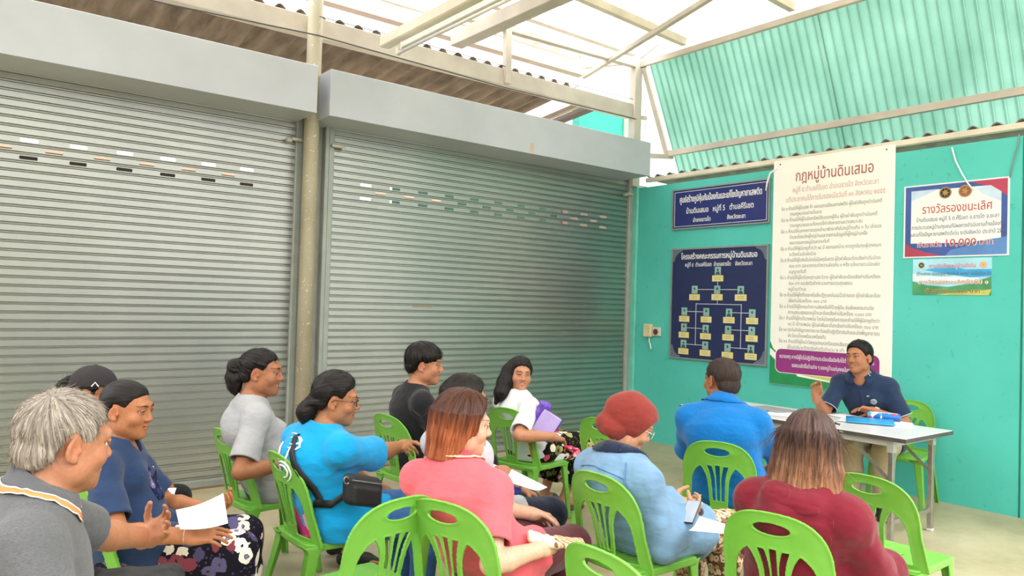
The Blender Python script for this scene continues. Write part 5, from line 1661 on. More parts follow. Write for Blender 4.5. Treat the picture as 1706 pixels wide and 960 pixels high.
# ---- hair
def hair_mat(name, dark, light, dark2=None, light2=None, rough=0.42):
    """strands from dark to light; dark2/light2 where the 'tip' attribute is 1 (dyed lengths)"""
    t = NT(name)
    a = t.n('ShaderNodeAttribute', attribute_name='strand')
    n = t.noise(a.outputs['Vector'], 1.0, 4, 0.65)
    c = t.ramp(n, [(0.34, lin(dark)), (0.66, lin(light))])
    if dark2:
        c2 = t.ramp(n, [(0.34, lin(dark2)), (0.66, lin(light2))])
        w = t.n('ShaderNodeAttribute', attribute_name='tip')
        c = t.mix(w.outputs['Fac'], c, c2)
    t.bump(n, 0.5, 0.004)
    return t.set(rough, 0, 0.25, c)
M_BLACK_HAIR = hair_mat('black_hair', '#080606', '#1f1815', rough=0.45)

FULL = ([-.2, -.085, -.06, -.04, -.026, -.012, .006, .020, .034, .040, .052, .072, .085, .2], [-.062, -.062, -.058, -.035, .022, .030, .024, -.010, -.004, .022, .046, .060, .066, .066])
BACK = ([-.2, -.085, -.05, -.034, -.02, .0, .016, .028, .036, .048, .068, .085, .2], [-.050, -.050, -.046, -.02, .026, .030, .020, .012, .026, .050, .066, .074, .074])
def shell(th=0.010, line=FULL, top=0.0, back=0.0, k=0.006, taper=0.040):
    ys_, zs_ = line
    a = ball((0, -0.014, 0.036), (0.0745 + th, 0.094 + th + back, 0.078 + th + top))
    b = ball((0, -0.050, -0.020), (0.058 + th, 0.052 + th, 0.064 + th))
    def fn(X, Y, Z):
        d = np.minimum(a[0](X, Y, Z), b[0](X, Y, Z))
        zl = np.interp(Y, ys_, zs_)
        if taper: d = d + (th - 0.002) * (1 - np.clip((Z - zl) / taper, 0, 1)) ** 1.5
        c = (zl - Z) * 0.75
        h = np.maximum(k - np.abs(d - c), 0)
        return np.maximum(d, c) + h * h / (4 * k)
    return fn, V3(-.10 - th, -.13 - th - back, -.10 - th), V3(.10 + th, .10 + th, .13 + th + top)

def hair(s, m, prims, pole=(0, -0.35, 0.94), cuts=(), amp=0.003, freq=16, h=0.0044, name='hair', tip=None, strands=None, seed=1.0, keeps=(), world=()):
    """prims in head measures; pole: where the strands start from; strands: (count, length, radius, lift)"""
    lo = np.min([p[1] for p, k in prims], 0) - 0.02; hi = np.max([p[2] for p, k in prims], 0) + 0.02
    f = Field(*[axis_steps(lo[d], hi[d], h) for d in range(3)])
    for p, k in prims: f.add(p, k)
    pl = unit(pole); e1 = unit(np.cross(pl, V3(0.3, 1, 0.2))); e2 = np.cross(pl, e1)
    C0 = V3(0, -0.012, 0.02)
    def strand(v):
        q = v - C0
        c = q @ pl; a = q @ e1; b = q @ e2
        r = np.sqrt(a * a + b * b) + 1e-6
        th = np.arctan2(r, c)
        return np.stack([a / r * freq, b / r * freq, th * 0.9 + np.linalg.norm(q, axis=1) * 2], 1)
    def rp(x, y, z):
        u = strand(np.stack([x, y, z], 1))
        return amp * (vnoise(u[:, 0] + seed, u[:, 1], u[:, 2] * 1.3) + 0.6 * vnoise(u[:, 0] * 2.2, u[:, 1] * 2.2 + seed, u[:, 2] * 2))
    f.ripple(rp, 0.02)
    for p, k in cuts: f.cut(p, k)
    for fn, k in keeps: f.keep(fn, k)
    v, q = f.net()
    v = relax(v, q, 1, 0.4)
    U = strand(v)
    tip0 = tip
    if tip is not None: tip = lambda q: tip0(q) + 0.38 * vnoise(strand(q)[:, 0] * 0.9 + 7, strand(q)[:, 1] * 0.9, strand(q)[:, 2] * 0.25)
    extra_v, extra_q, extra_u = [], [], []
    if strands:
        n, L, r, lift = strands
        rng = np.random.default_rng(int(seed * 10) + 5)
        e_a = v[q[:, 1]] - v[q[:, 0]]; e_b = v[q[:, 3]] - v[q[:, 0]]
        fn_ = np.cross(e_a, e_b); fn_ /= np.linalg.norm(fn_, axis=1, keepdims=True) + 1e-9
        low_ = np.nonzero(v[q].mean(1)[:, 2] < (0.075 if L > 0.07 else 1.0))[0]
        i = low_[rng.choice(len(low_), n)]
        p = v[q[i]].mean(1); nn = fn_[i]
        kseg = 5
        base = len(v)
        pts = []
        wob = rng.normal(0, 0.12, (n, 3))
        Lr = L * rng.uniform(0.6, 1.25, (n, 1))
        for j in range(kseg + 1):
            pts.append(p.copy())
            rad = p - C0; rad /= np.linalg.norm(rad, axis=1, keepdims=True) + 1e-9
            fl = -(pl[None, :] - rad * (rad @ pl)[:, None])
            fl = fl + V3(0, 0, -0.35)[None, :] * (p[:, 2:3] < 0.0)
            fl = fl + wob
            d = fl - nn * (fl * nn).sum(1, keepdims=True)
            d /= np.linalg.norm(d, axis=1, keepdims=True) + 1e-9
            p = p + (d + nn * lift * (0.3 + j / kseg)) * Lr / kseg
        for j in range(kseg + 1):
            c_ = pts[j]
            d = pts[min(j + 1, kseg)] - pts[max(j - 1, 0)]
            d /= np.linalg.norm(d, axis=1, keepdims=True) + 1e-9
            x = np.cross(d, nn); x /= np.linalg.norm(x, axis=1, keepdims=True) + 1e-9
            y = np.cross(x, d)
            rr = r * (1.0 - 0.85 * j / kseg)
            for t in (0, 2.094, 4.189):
                extra_v.append(c_ + (x * math.cos(t) + y * math.sin(t)) * rr)
        m3 = 3
        ar = np.arange(n)
        for j in range(kseg):
            for t in range(3):
                t2 = (t + 1) % 3
                extra_q.append(np.stack([base + (j * 3 + t) * n + ar, base + (j * 3 + t2) * n + ar, base + ((j + 1) * 3 + t2) * n + ar, base + ((j + 1) * 3 + t) * n + ar], 1))
        v = np.concatenate([v] + extra_v); q = np.concatenate([q] + extra_q)
        u0 = strand(pts[0]) + rng.normal(0, 0.6, (n, 3))
        U = np.concatenate([U] + [u0] * (3 * (kseg + 1)))
    P = np.array(v) @ s.H.R.T * s.H.k + s.H.o
    me = mesh_np(name, P, q)
    a = me.attributes.new('strand', 'FLOAT_VECTOR', 'POINT'); a.data.foreach_set('vector', U.astype(np.float32).ravel())
    if tip is not None:
        a = me.attributes.new('tip', 'FLOAT', 'POINT'); a.data.foreach_set('value', np.clip(tip(np.asarray(v)), 0, 1).astype(np.float32))
    return link(name, me, m, s.root, True)

def chain(pts, radii, k=0.02):
    return [(cone(a, b, ra, rb), k) for a, b, ra, rb in zip(pts[:-1], pts[1:], radii[:-1], radii[1:])]
# ---------------------------------------------------------------- patterned cloths
def floral(name, ground, petals, scale=9.0, centre='#d8c88a', dens=0.5):
    """flowers of several colours strewn over a dark ground"""
    t = NT(name)
    co = t.coord()
    wob = t.n('ShaderNodeTexNoise'); wob.inputs['Scale'].default_value = 40.0
    t.l(co, wob.inputs['Vector'])
    add = t.mix(0.025, co, wob.outputs[1], 'ADD')
    v = t.n('ShaderNodeTexVoronoi'); v.inputs['Scale'].default_value = scale
    t.l(add, v.inputs['Vector'])
    sp = t.n('ShaderNodeSeparateColor'); t.l(v.outputs['Color'], sp.inputs[0])
    n = len(petals)
    pc = t.ramp(sp.outputs[0], [(i / n, lin(c)) for i, c in enumerate(petals)], 'CONSTANT')
    flower = t.ramp(v.outputs['Distance'], [(0.0, lin(centre)), (0.13, (0.02, 0.02, 0.02, 1)), (0.17, (1, 1, 1, 1)), (dens, (0, 0, 0, 1))], 'CONSTANT')
    mask = t.ramp(v.outputs['Distance'], [(0.0, (0, 0, 0, 1)), (0.17, (1, 1, 1, 1)), (dens, (0, 0, 0, 1))], 'CONSTANT')
    mid = t.ramp(v.outputs['Distance'], [(0.0, (1, 1, 1, 1)), (0.17, (0, 0, 0, 1))], 'CONSTANT')
    c = t.mix(mask, lin(ground), pc)
    c = t.mix(mid, c, flower)
    v2 = t.n('ShaderNodeTexVoronoi'); v2.inputs['Scale'].default_value = scale * 3.1; t.l(co, v2.inputs['Vector'])
    leaf = t.ramp(v2.outputs['Distance'], [(0.0, (1, 1, 1, 1)), (0.24, (0, 0, 0, 1))], 'CONSTANT')
    inv = t.ramp(v.outputs['Distance'], [(0.0, (0, 0, 0, 1)), (dens, (0.75, 0.75, 0.75, 1))], 'CONSTANT')
    lm = t.mix(1.0, leaf, inv, 'MULTIPLY')
    c = t.mix(lm, c, lin(petals[-1]))
    return t.set(0.9, 0, 0.15, c)

M_FLORAL9 = floral('floral_cotton', '#15130f', ['#e8e2d2', '#a8a068', '#c8486a', '#e9ddc6', '#7c7a48'], 13.0, '#2a2418', 0.48)
M_FLORAL2 = floral('printed_cotton', '#17151f', ['#e4ddd2', '#5b5578', '#7a3b46', '#d9d0c4', '#4a4668'], 15.0, '#7b72a0', 0.50)
M_LEOPARD = floral('leopard_cotton', '#6a4a38', ['#d6bd9c', '#c9ae8c', '#b58f70', '#dcc9ac', '#8a6a50'], 42.0, '#6a4030', 0.62)
M_WHITE = cloth('white_cotton', '#e9e9ec', 0.03)
M_NAVYPIPE = plain('white_piping', '#e8e6ea', 0.7)
DARK = cloth('black_cotton', '#17171a', 0.15)
FLIPFLOP = plain('grey_rubber', '#4d4d4b', 0.7)
BLACKRUB = plain('black_rubber', '#232224', 0.7)
G = 'people at the meeting'

# -- grey haired man, front left
P = Person('older man with grey hair in grey polo with orange striped collar, seated nearest at left', G, (0.28, 2.19), -8, (108, 738, 1.97), 14, 8, 0, 1.10, 1.10, True, 1.12, 0.004, 0.10, '#b98463', '#7a736c', hunch=0.05, neck_len=0.130, lips=(.5, .3, .25),
           arms=[dict(side=-1, wrist=(246, 896, 2.62), pole=(-.4, -.3, -.9), dir=(0.62, 0.5, 0.55), palm=(0.5, -0.7, 0.2), curl=(.25, .25, .3, .35), thumb=.1, spread=.12),
                 dict(side=1, lw=(0.24, 0.30, 0.62), pole=(.8, -.3, -.5))]).build()
GREY1 = cloth('grey_pique', '#5f6063', 0.07, heather=0.22)
P.shirt(GREY1, sleeve=0.86, loose=0.022, neck=0.064, amp=0.007, seed=1.0)
P.trousers(DARK)
P.collar(cloth('collar_grey', '#58595d', 0.05), plain('orange_stripe', '#e8854a', 0.8), 38, 0.062, 0.046, 0.036, M_NAVYPIPE)
H_GREY = hair_mat('grey_hair', '#4a4139', '#b9aea2', rough=0.55)
hair(P, H_GREY, [(shell(0.009, FULL, 0.004), 0)], (0.25, -0.45, 0.85), amp=0.0035, freq=18, strands=(1700, 0.024, 0.0008, 0.25), seed=2.0)
P.cloth('beard', [(P.H.w(ball((0, 0.070, -0.096), (0.022, 0.020, 0.014))), 0.01)], H_GREY, 0.004, seatcut=False)['label'] = 'short white chin beard'
mb = MB(); mb.grid([[P.P2 + P.fwd * -0.165 + P.lat * x + P.up * z for z in (-.05, -.03, -.01)] for x in (-.12, -.10, -.08)], 0, .002)

# -- woman in navy blouse
P = Person('woman in navy blouse and printed trousers with slicked back dark hair, holding papers', G, (0.76, 3.60), -26, (212, 683, 3.26), -42, 6, 0, 1.05, 1.04, False, 1.10, 0.004, 0.10, '#b98058', '#1c1512', hunch=0.03, neck_len=0.150,
           arms=[dict(side=1, wrist=(314, 893, 2.98), pole=(.5, -.7, -.6), dir=(0.10, 0.95, 0.06), palm=(-0.5, 0.1, -.8), curl=(.22, .25, .3, .3), thumb=.25),
                 dict(side=-1, lw=(-0.06, 0.33, 0.64), palm=(.5, 0, 1), dir=(.6, .6, .2), curl=(.5, .5, .5, .5))]).build()
NAVY = cloth('navy_blouse', '#25385a', 0.06)
P.shirt(NAVY, name='shirt', sleeve=0.80, loose=0.018, neck=0.066, vneck=0.09, seed=2.0)
M_PRINT = floral('blouse_print', '#1d2440', ['#7d6aa0', '#b8a8c8', '#2a3560', '#54477a'], 22.0, '#e6dced', 0.5)
yk = P.P2 + P.fwd * 0.02
mb = MB()
def on_shirt(P, base, d, gap=0.004, name='shirt'):
    p = np.array(base, float); d = unit(d)
    for _ in range(90):
        if P.sample(name, p) > gap: break
        p = p + d * 0.003
    return p
rows = []
for i in range(9):
    t_ = i / 8
    c0 = P.P3 + (P.P1 - P.P3) * (0.12 + 0.7 * t_)
    rows.append([on_shirt(P, c0 + P.lat * x, P.fwd, 0.002) for x in np.linspace(-0.055, 0.055, 7) * (1.0 - 0.25 * t_)])
mb.grid(rows, 0, 0.003)
mb.build('printed_front', M_PRINT, P.root, True)
for sg in (-1, 1):
    mb = MB()
    mb.tube([on_shirt(P, P.P3 + P.lat * sg * 0.062 * (1 - t_) - P.up * (0.10 * t_ - 0.01), P.fwd, 0.003) for t_ in np.linspace(0, 1, 9)], 0.003, 6)
    mb.build('piping', M_NAVYPIPE, P.root, True)
P.trousers(M_FLORAL2, loose=0.030, hem=0.14, flare=0.03)
hair(P, M_BLACK_HAIR, [(shell(0.008, BACK), 0), (ball((0, -0.115, -0.035), (0.036, 0.030, 0.036)), 0.02)], (0, -1, -0.2), amp=0.002, freq=20)
mb = MB(); w_ = P.W[1]; d_ = unit(P.W[1] - P.E[1]); x_ = unit(np.cross(d_, V3(0, 0, 1))); y_ = np.cross(d_, x_)
mb.tube([w_ - d_ * 0.012 + (x_ * math.cos(a) + y_ * math.sin(a)) * 0.031 for a in np.linspace(0, 2 * math.pi, 16)], 0.003, 6)
mb.build('bracelet', plain('bracelet', '#e0b090', 0.4), P.root, True)
P2 = P

# -- person in black cap
P = Person('person in black cap and black clothes half hidden behind the woman in navy blouse', G, (0.68, 4.42), -25, (158, 655, 3.9), -35, 5, 0, 1.08, 1.05, False, 1.0, 0, 0, '#a8734f', hunch=0.03,
           arms=[dict(side=1, wrist=(262, 838, 3.72), pole=(.5, -.6, -.6), palm=(-.3, 0, 1), curl=(.3, .3, .3, .4)), dict(side=-1, lw=(-0.12, 0.34, 0.6))]).build()
P.shirt(DARK, sleeve=0.8); P.trousers(DARK); P.shoes(BLACKRUB)
hair(P, M_BLACK_HAIR, [(shell(0.008, FULL), 0), (ball((0, -0.120, 0.035), (0.036, 0.034, 0.034)), 0.015), (ball((0.01, -0.145, 0.02), (0.03, 0.03, 0.025)), 0.015)], (0, -1, .1), amp=0.006, strands=(300, .03, .0009, .3))
cap = plain('cap_cloth', '#2a2528', 0.9, bump=0.2, bscale=500)
P.cloth('cap', [(P.H.w(both(ball((0, -0.012, 0.040), (0.088, 0.108, 0.092)), half((0, 0, 0.036), (0, 0.18, -1)))), 0.0), (P.H.w(ball((0, 0.095, 0.040), (0.068, 0.075, 0.010), rot('X', -14))), 0.01), (P.H.w(ball((0, -0.012, 0.131), (.008, .008, .006))), .003)], cap, 0.005, seatcut=False)
mb = MB(); 
q = [P.H.p((0.0895 * math.sin(a), 0.10 * math.cos(a) - 0.012, 0.048)) for a in (1.25, 1.1, 0.95)]
q2 = [q[0] + V3(0, 0, -.006), q[1] + V3(0, 0, .016), q[2] + V3(0, 0, -.004)]
mb.tube(q2, 0.0035, 6); mb.build('cap_badge', M_NAVYPIPE, P.root)
P3p = P

# -- man with ponytail
P = Person('smiling man with black ponytail in light grey shirt', G, (1.66, 4.36), -8, (436, 621, 4.3), -36, 3, 0, 1.13, 1.08, True, 1.05, 0.003, 0.0, '#ae7855', hunch=0.05, smile=True, neck_len=0.15,
           arms=[dict(side=1, wrist=(486, 772, 4.1), pole=(.3, -.8, -.5), curl=(.4, .4, .4, .4)), dict(side=-1, lw=(-0.12, 0.36, 0.6))]).build()
P.shirt(cloth('light_grey_jersey', '#a7a7aa', 0.05, heather=0.1), sleeve=0.80, loose=0.024, seed=5.0, amp=0.008)
P.trousers(DARK); P.shoes(BLACKRUB)
hair(P, M_BLACK_HAIR, [(shell(0.009, BACK), 0), (ball((0, -0.112, 0.040), (0.020, 0.018, 0.020)), 0.01)] + chain([V3(0, -0.112, 0.040), V3(0.004, -0.134, 0.022), V3(0.0, -0.136, -0.035), V3(0.006, -0.126, -0.080), V3(0.01, -0.118, -0.115)], [0.020, 0.034, 0.038, 0.032, 0.010]), (0, -1, 0.35), amp=0.004, freq=16, strands=(350, .035, .0009, .15))
mb = MB()
mb.tube([P.H.p((0.019 * math.cos(a), -0.124 - 0.010 * math.sin(a), 0.040 + 0.019 * math.sin(a))) for a in np.linspace(0, 2 * math.pi, 14)], 0.004, 6)
mb.build('hair_tie', plain('hair_tie', '#e6c0b0', 0.6), P.root, True)

# -- pointing woman in turquoise
P = Person('woman in turquoise shirt with dark glasses and ponytail pointing to the right', G, (1.66, 3.52), -6, (560, 666, 3.72), -28, 8, 3, 1.06, 1.06, False, 1.12, 0.004, 0.07, '#b27f58', hunch=0.06, body_turn=16, neck_len=0.150,
           arms=[dict(side=1, wrist=(672, 742, 4.14), pole=(.4, -.2, -.9), dir=tuple(np.array([0.785, -0.10, 0.12])), palm=(-0.3, 0.6, -0.8), curl=(.12, .75, .85, .9), thumb=.55),
                 dict(side=-1, lw=(-0.12, 0.34, 0.58))],
           legs=[dict(side=1, knee=(0.17, 0.47, 0.50)), dict(side=-1, knee=(-.10, .47, .5))]).build()
TURQ = cloth('turquoise_jersey', '#0f95cf', 0.06)
P.shirt(TURQ, sleeve=0.86, loose=0.034, seed=7.0, amp=0.009, lap=0.2)
P.trousers(cloth('denim_blue', '#3f6aa6', 0.12, 500), loose=0.016, hem=0.10); P.shoes(BLACKRUB)
hair(P, M_BLACK_HAIR, [(shell(0.013, BACK, 0.010), 0), (ball((0, -0.105, -0.030), (0.045, 0.034, 0.04)), 0.02), (ball((0, -0.125, -0.075), (0.050, 0.042, 0.052)), 0.02)] + chain([V3(0, -0.12, -0.08), V3(0.0, -0.115, -0.125)], [0.045, 0.020]), (0, -1, -0.3), amp=0.003, strands=(300, .035, .0008, .2))
P.glasses(plain('dark_rims', '#1a1513', 0.3), 0.023, 0.015)
mb = MB(); mb.tube([P.H.p((-0.03, -0.135, -0.045)), P.H.p((0, -0.147, -0.035)), P.H.p((0.03, -0.135, -0.045))], 0.004, 6); mb.build('hair_clip', plain('clip', '#8a8680', 0.3, 0.6), P.root, True)
# white brush-like print on the back of the shirt
mb = MB()
def back_pt(u, w): return on_shirt(P, P.P2 + P.lat * u + P.up * w, -P.fwd, 0.003)
for pts in ([(-.02 + .07 * math.cos(a), .05 + .032 * math.sin(a) - .02 * math.cos(a)) for a in np.linspace(2.6, -1.6, 16)], [(-.01 + .045 * math.cos(a), .055 + .02 * math.sin(a)) for a in np.linspace(2.8, -2.0, 14)],
            [(.0 + .005 * math.sin(t), .03 - t * .035) for t in np.linspace(0, 3, 10)], [(-.03 + .075 * math.cos(a), -.10 + .045 * math.sin(a)) for a in np.linspace(3.0, -1.8, 18)],
            [(-.03 + .05 * math.cos(a), -.10 + .028 * math.sin(a)) for a in np.linspace(2.6, -2.2, 16)], [(-.10 + .03 * t, .03 - .06 * t + .02 * math.sin(5 * t)) for t in np.linspace(0, 1.6, 10)], [(-.115 + .02 * t, -.02 - .07 * t) for t in np.linspace(0, 1.4, 8)]):
    q = [back_pt(*p) for p in pts]
    k = len(q)
    mb.tube(q, 0.004, 5, rr=[0.0012 + 0.0042 * math.sin(math.pi * (i + .5) / k) for i in range(k)])
mb.build('shirt_print', plain('white_ink', '#eef3f5', 0.8), P.root, True)['label'] = 'white brush stroke print on the back'
P5 = P

# -- young man in black
P = Person('young man with a black mop of hair in black shirt', G, (2.72, 4.44), -12, (708, 608, 5.05), -38, 4, 0, 1.13, 1.06, True, 0.98, -0.002, 0, '#c08a66', hunch=0.05, neck_len=0.155, smile=True,
           arms=[dict(side=1, lw=(0.18, 0.32, 0.62)), dict(side=-1, lw=(-0.12, 0.34, 0.6))]).build()
P.shirt(cloth('black_jersey', '#1d1d20', 0.10), sleeve=0.84, loose=0.024, seed=8.0)
P.trousers(DARK); P.shoes(BLACKRUB)
MOP = ([-.2, -.085, -.05, -.03, -.02, .0, .02, .045, .07, .085, .2], [-.052, -.052, -.042, -.01, .012, .016, .010, .020, .024, .030, .030])
hair(P, M_BLACK_HAIR, [(shell(0.019, MOP, 0.008), 0)], (0, -0.3, 0.95), amp=0.005, freq=11, strands=(450, .045, .0011, .05))

# -- pink polo
P = Person('woman with bobbed auburn hair in pink polo and maroon trousers, beside the empty green chair', G, (1.95, 2.60), 12, (772, 708, 3.2), -22, 6, 0, 1.13, 1.06, False, 1.12, 0.003, 0.05, '#e6bda2', '#7a5a48', hunch=0.05, neck_len=0.158, body_turn=14, shoulder=0.174, lips=(.75, .35, .33),
           arms=[dict(side=1, wrist=(900, 915, 3.06), pole=(.25, -.9, -.6), dir=(-0.1, 0.98, 0.1), palm=(-.6, 0, -.8), curl=(.4, .45, .5, .55)), dict(side=-1, lw=(-0.06, 0.38, 0.62), palm=(.5, 0, -.8))]).build()
PINK = cloth('pink_pique', '#e3626c', 0.06)
P.shirt(PINK, sleeve=0.74, loose=0.022, neck=0.066, seed=9.0, amp=0.008)
P.collar(cloth('pink_collar', '#d94f62', 0.05), plain('cream_trim', '#e8cfa0', 0.8), 34, 0.060, 0.040, 0.030)
P.trousers(cloth('maroon_cotton', '#57262e', 0.06), loose=0.020); P.shoes(BLACKRUB)
H_AUB = hair_mat('auburn_hair', '#2a1713', '#5a3222', '#6a3220', '#b8683f', 0.36)
def bob_prim(rx, ry, z0, z1, yc=-0.022, flare=0.0, face=0.040):
    def fn(X, Y, Z):
        q = np.clip((z0 - Z) / (z0 - z1), 0, 1)
        a, b = rx + flare * q, ry + flare * q
        d = (np.sqrt((X / a) ** 2 + ((Y - yc) / b) ** 2) - 1) * min(rx, ry)
        d = np.maximum(d, np.maximum(Z - z0, z1 - Z))
        return np.maximum(d, (Y - face - 0.35 * (Z - 0.03)) * 0.9)
    return fn, V3(-rx - flare, yc - ry - flare, z1), V3(rx + flare, yc + ry + flare, z0)
LONGL = ([-.2, .036, .046, .060, .075, .2], [-.10, -.10, .015, .048, .068, .068])
hair(P, H_AUB, [(shell(0.020, LONGL, 0.006), 0), (bob_prim(0.090, 0.104, 0.045, -0.128, -0.020, 0.006, 0.024), 0.03)], (0.02, 0.1, 1), amp=0.004, freq=14, tip=lambda v: (0.055 - v[:, 2]) / 0.09, strands=(500, .05, .0008, .03), seed=3.0)
P7 = P

# -- woman hidden behind the pink polo
P = Person('woman with glasses and black bob in pale grey shirt half hidden behind the pink polo', G, (2.27, 3.12), 0, (776, 668, 3.82), -22, 6, 0, 1.05, 1.04, False, 1.05, 0, 0, '#b98565', hunch=0.05,
           arms=[dict(side=1, wrist=(838, 786, 3.74), pole=(.3, -.7, -.6), dir=(.1, .95, -.25), palm=(-.3, 0, -1)), dict(side=-1, lw=(-0.10, 0.36, 0.6))],
           legs=[dict(side=1, knee=(0.10, 0.41, 0.50), ankle=(0.10, 0.24, 0.085)), dict(side=-1, knee=(-0.12, 0.42, 0.5), ankle=(-.12, .24, .085))]).build()
P.shirt(cloth('pale_grey_cotton', '#bdbcc2', 0.05), long_to=0.72, loose=0.022, seed=4.0)
P.trousers(cloth('dark_navy_jersey', '#1b2033', 0.08), loose=0.022); P.shoes(BLACKRUB)
hair(P, M_BLACK_HAIR, [(shell(0.016, LONGL, 0.004), 0), (bob_prim(0.086, 0.10, 0.04, -0.09, -0.02, 0.0, 0.02), 0.03)], (0, 0.1, 1), amp=0.004, freq=14, strands=(300, .04, .0008, .1))
P.glasses(plain('gold_rims', '#9a7d54', 0.3, 0.8), 0.022, 0.018)
P8 = P

# -- woman in white looking back
P = Person('woman with long black hair in white shirt and floral trousers looking back over her shoulder', G, (3.70, 4.42), 8, (866, 624, 5.68), 248, 2, -4, 1.05, 1.05, False, 1.05, 0.004, 0.04, '#c89372', hunch=0.05, body_turn=-14, neck_len=0.150, smile=True,
           arms=[dict(side=1, wrist=(922, 728, 5.36), pole=(.3, -.8, -.5), dir=(0.0, 0.95, -0.22), palm=(-.2, -.2, -1), curl=(.2, .25, .3, .35), spread=.1), dict(side=-1, lw=(-0.16, 0.30, 0.66))],
           legs=[dict(side=1, knee=(0.13, 0.47, 0.52), ankle=(0.05, 0.36, 0.095), toe=(0.25, 1, -.2)), dict(side=-1, knee=(-0.1, 0.46, 0.50), ankle=(-.16, .36, .085))]).build()
P.shirt(cloth('white_shirt', '#dedee2', 0.03), sleeve=0.86, loose=0.020, seed=6.0, scoop=0.01)
P.trousers(M_FLORAL9, loose=0.032, hem=0.20, flare=0.02); P.sandals(FLIPFLOP)
def locw(P, px, py, d): return P.H.inv(P.loc(pd(px, py, d)))
hair(P, M_BLACK_HAIR, [(shell(0.013, ([-.2, -.02, .01, .03, .05, .07, .085, .2], [-.09, -.09, -.04, .0, .045, .066, .076, .076]), 0.006), 0)] + chain([locw(P, 850, 620, 5.68), locw(P, 842, 638, 5.66), locw(P, 835, 655, 5.62), locw(P, 826, 671, 5.60)], [0.065, 0.060, 0.048, 0.016], 0.03), (0.1, -0.1, 1), amp=0.004, freq=14, strands=(300, .05, .0009, .05))
P9 = P

# -- rust red head wrap, denim jacket
P = Person('woman in rust red head wrap, glasses and denim jacket looking at her phone', G, (2.82, 2.49), -4, (1049, 708, 3.66), -26, 26, 4, 1.11, 1.06, False, 1.12, 0.003, 0.05, '#d09f7c', '#3a2a22', hunch=0.075, neck_len=0.150, ears=False,
           arms=[dict(side=1, wrist=(1146, 858, 3.64), pole=(.3, -.8, -.6), dir=(-0.1, 0.9, 0.25), palm=(-.9, .1, .3), curl=(.45, .5, .55, .6), thumb=.5), dict(side=-1, lw=(-0.13, 0.33, 0.60), palm=(.5, 0, 1))],
           legs=[dict(side=1, knee=(0.12, 0.46, 0.50)), dict(side=-1, knee=(-.1, .46, .5))]).build()
DENIM = cloth('washed_denim', '#7193b2', 0.12, 420, 0.9, 0.4)
P.shirt(DENIM, 'jacket', inf=0.020, long_to=0.93, loose=0.030, neck=0.074, seed=11.0, amp=0.011, lap=0.24, hem=0.40)
P.fields['shirt'] = P.fields['jacket']
P.collar(cloth('navy_collar', '#1c2740', 0.06), None, 30, 0.064, 0.050, 0.042, None, 0.030)
mb = MB()
q = [on_shirt(P, P.P2 + P.up * (0.035 - 0.02 * abs(x) / .15) + P.lat * x, -P.fwd, 0.003) for x in np.linspace(-0.155, 0.165, 25)]
mb.tube(q, 0.003, 6)
mb.build('back_seam', cloth('denim_seam', '#5883ae', 0.05), P.root, True)
mb = MB(); q = []
for t_ in np.linspace(0, 1, 14):
    a_ = P.P3 - P.up * 0.03 + P.lat * 0.10
    b_ = P.S[1] - P.up * 0.10 - P.lat * 0.045
    q.append(on_shirt(P, a_ + (b_ - a_) * t_, -P.fwd + P.lat * 0.4, 0.003))
mb.tube(q, 0.003, 6); mb.build('sleeve_seam', cloth('denim_seam2', '#5883ae', 0.05), P.root, True)
P.trousers(M_LEOPARD, loose=0.024, hem=0.10); P.shoes(BLACKRUB)
WRAP = cloth('rust_jersey', '#83332d', 0.08, 300, 0.9, 0.5)
def wr(x, y, z): return 0.003 * np.sin(9 * np.arctan2(x - P.Hc[0], z - P.Hc[2] + 0.1) + 30 * y) 
WL = ([-.2, -.03, -.012, .012, .030, .045, .062, .085, .2], [-.075, -.072, -.060, -.048, -.020, .016, .044, .062, .062])
P.cloth('head_wrap', [(P.H.w(shell(0.018, WL, 0.012, 0.012, taper=0)), 0.0), (P.H.w(ball((0.0, -0.114, -0.036), (0.046, 0.036, 0.036))), 0.03), (P.H.w(ball((0.01, -0.075, -0.050), (0.060, 0.050, 0.034))), 0.03)], WRAP, 0.0048, ripple=wr, seatcut=False)
P.glasses(plain('clear_rims', '#d8d2c8', 0.2), 0.022, 0.017)
hair(P, M_BLACK_HAIR, [(ball((s_ * 0.070, 0.030, 0.002), (0.006, 0.010, 0.018)), 0) for s_ in (-1, 1)], amp=0.001, name='hair')
P10 = P

# -- blue polo, from behind
P = Person('heavy man in bright blue polo with cropped dark hair seen from behind', G, (3.92, 2.81), 24, (1203, 634, 4.66), 72, 2, 0, 1.19, 1.10, True, 1.22, 0.006, 0.12, '#a9744f', hunch=0.07, body_turn=6, neck_len=0.145, shoulder=0.185,
           arms=[dict(side=1, lw=(0.20, 0.36, 0.60), pole=(.7, -.4, -.5)), dict(side=-1, lw=(-0.20, 0.36, 0.60), pole=(-.7, -.4, -.5))]).build()
BLUE = cloth('blue_polo', '#0d72bd', 0.06, heather=0.22)
P.shirt(BLUE, long_to=0.25, loose=0.018, seed=12.0, amp=0.008)
P.collar(cloth('blue_collar', '#0f6fb8', 0.05), None, 36, 0.066, 0.044, 0.034)
P.trousers(DARK); P.shoes(BLACKRUB)
CROP = ([-.2, -.085, -.06, -.045, -.030, -.016, .0, .016, .030, .044, .056, .072, .085, .2], [-.062, -.062, -.060, -.042, .012, .026, .020, -.006, .004, .026, .046, .060, .068, .068])
M_CROP = hair_mat('cropped_hair', '#1c1714', '#4a3a34', rough=0.6)
hair(P, M_CROP, [(shell(0.006, CROP), 0)], (0, -.3, .95), amp=0.0018, freq=30, strands=(700, .012, .0007, .6))

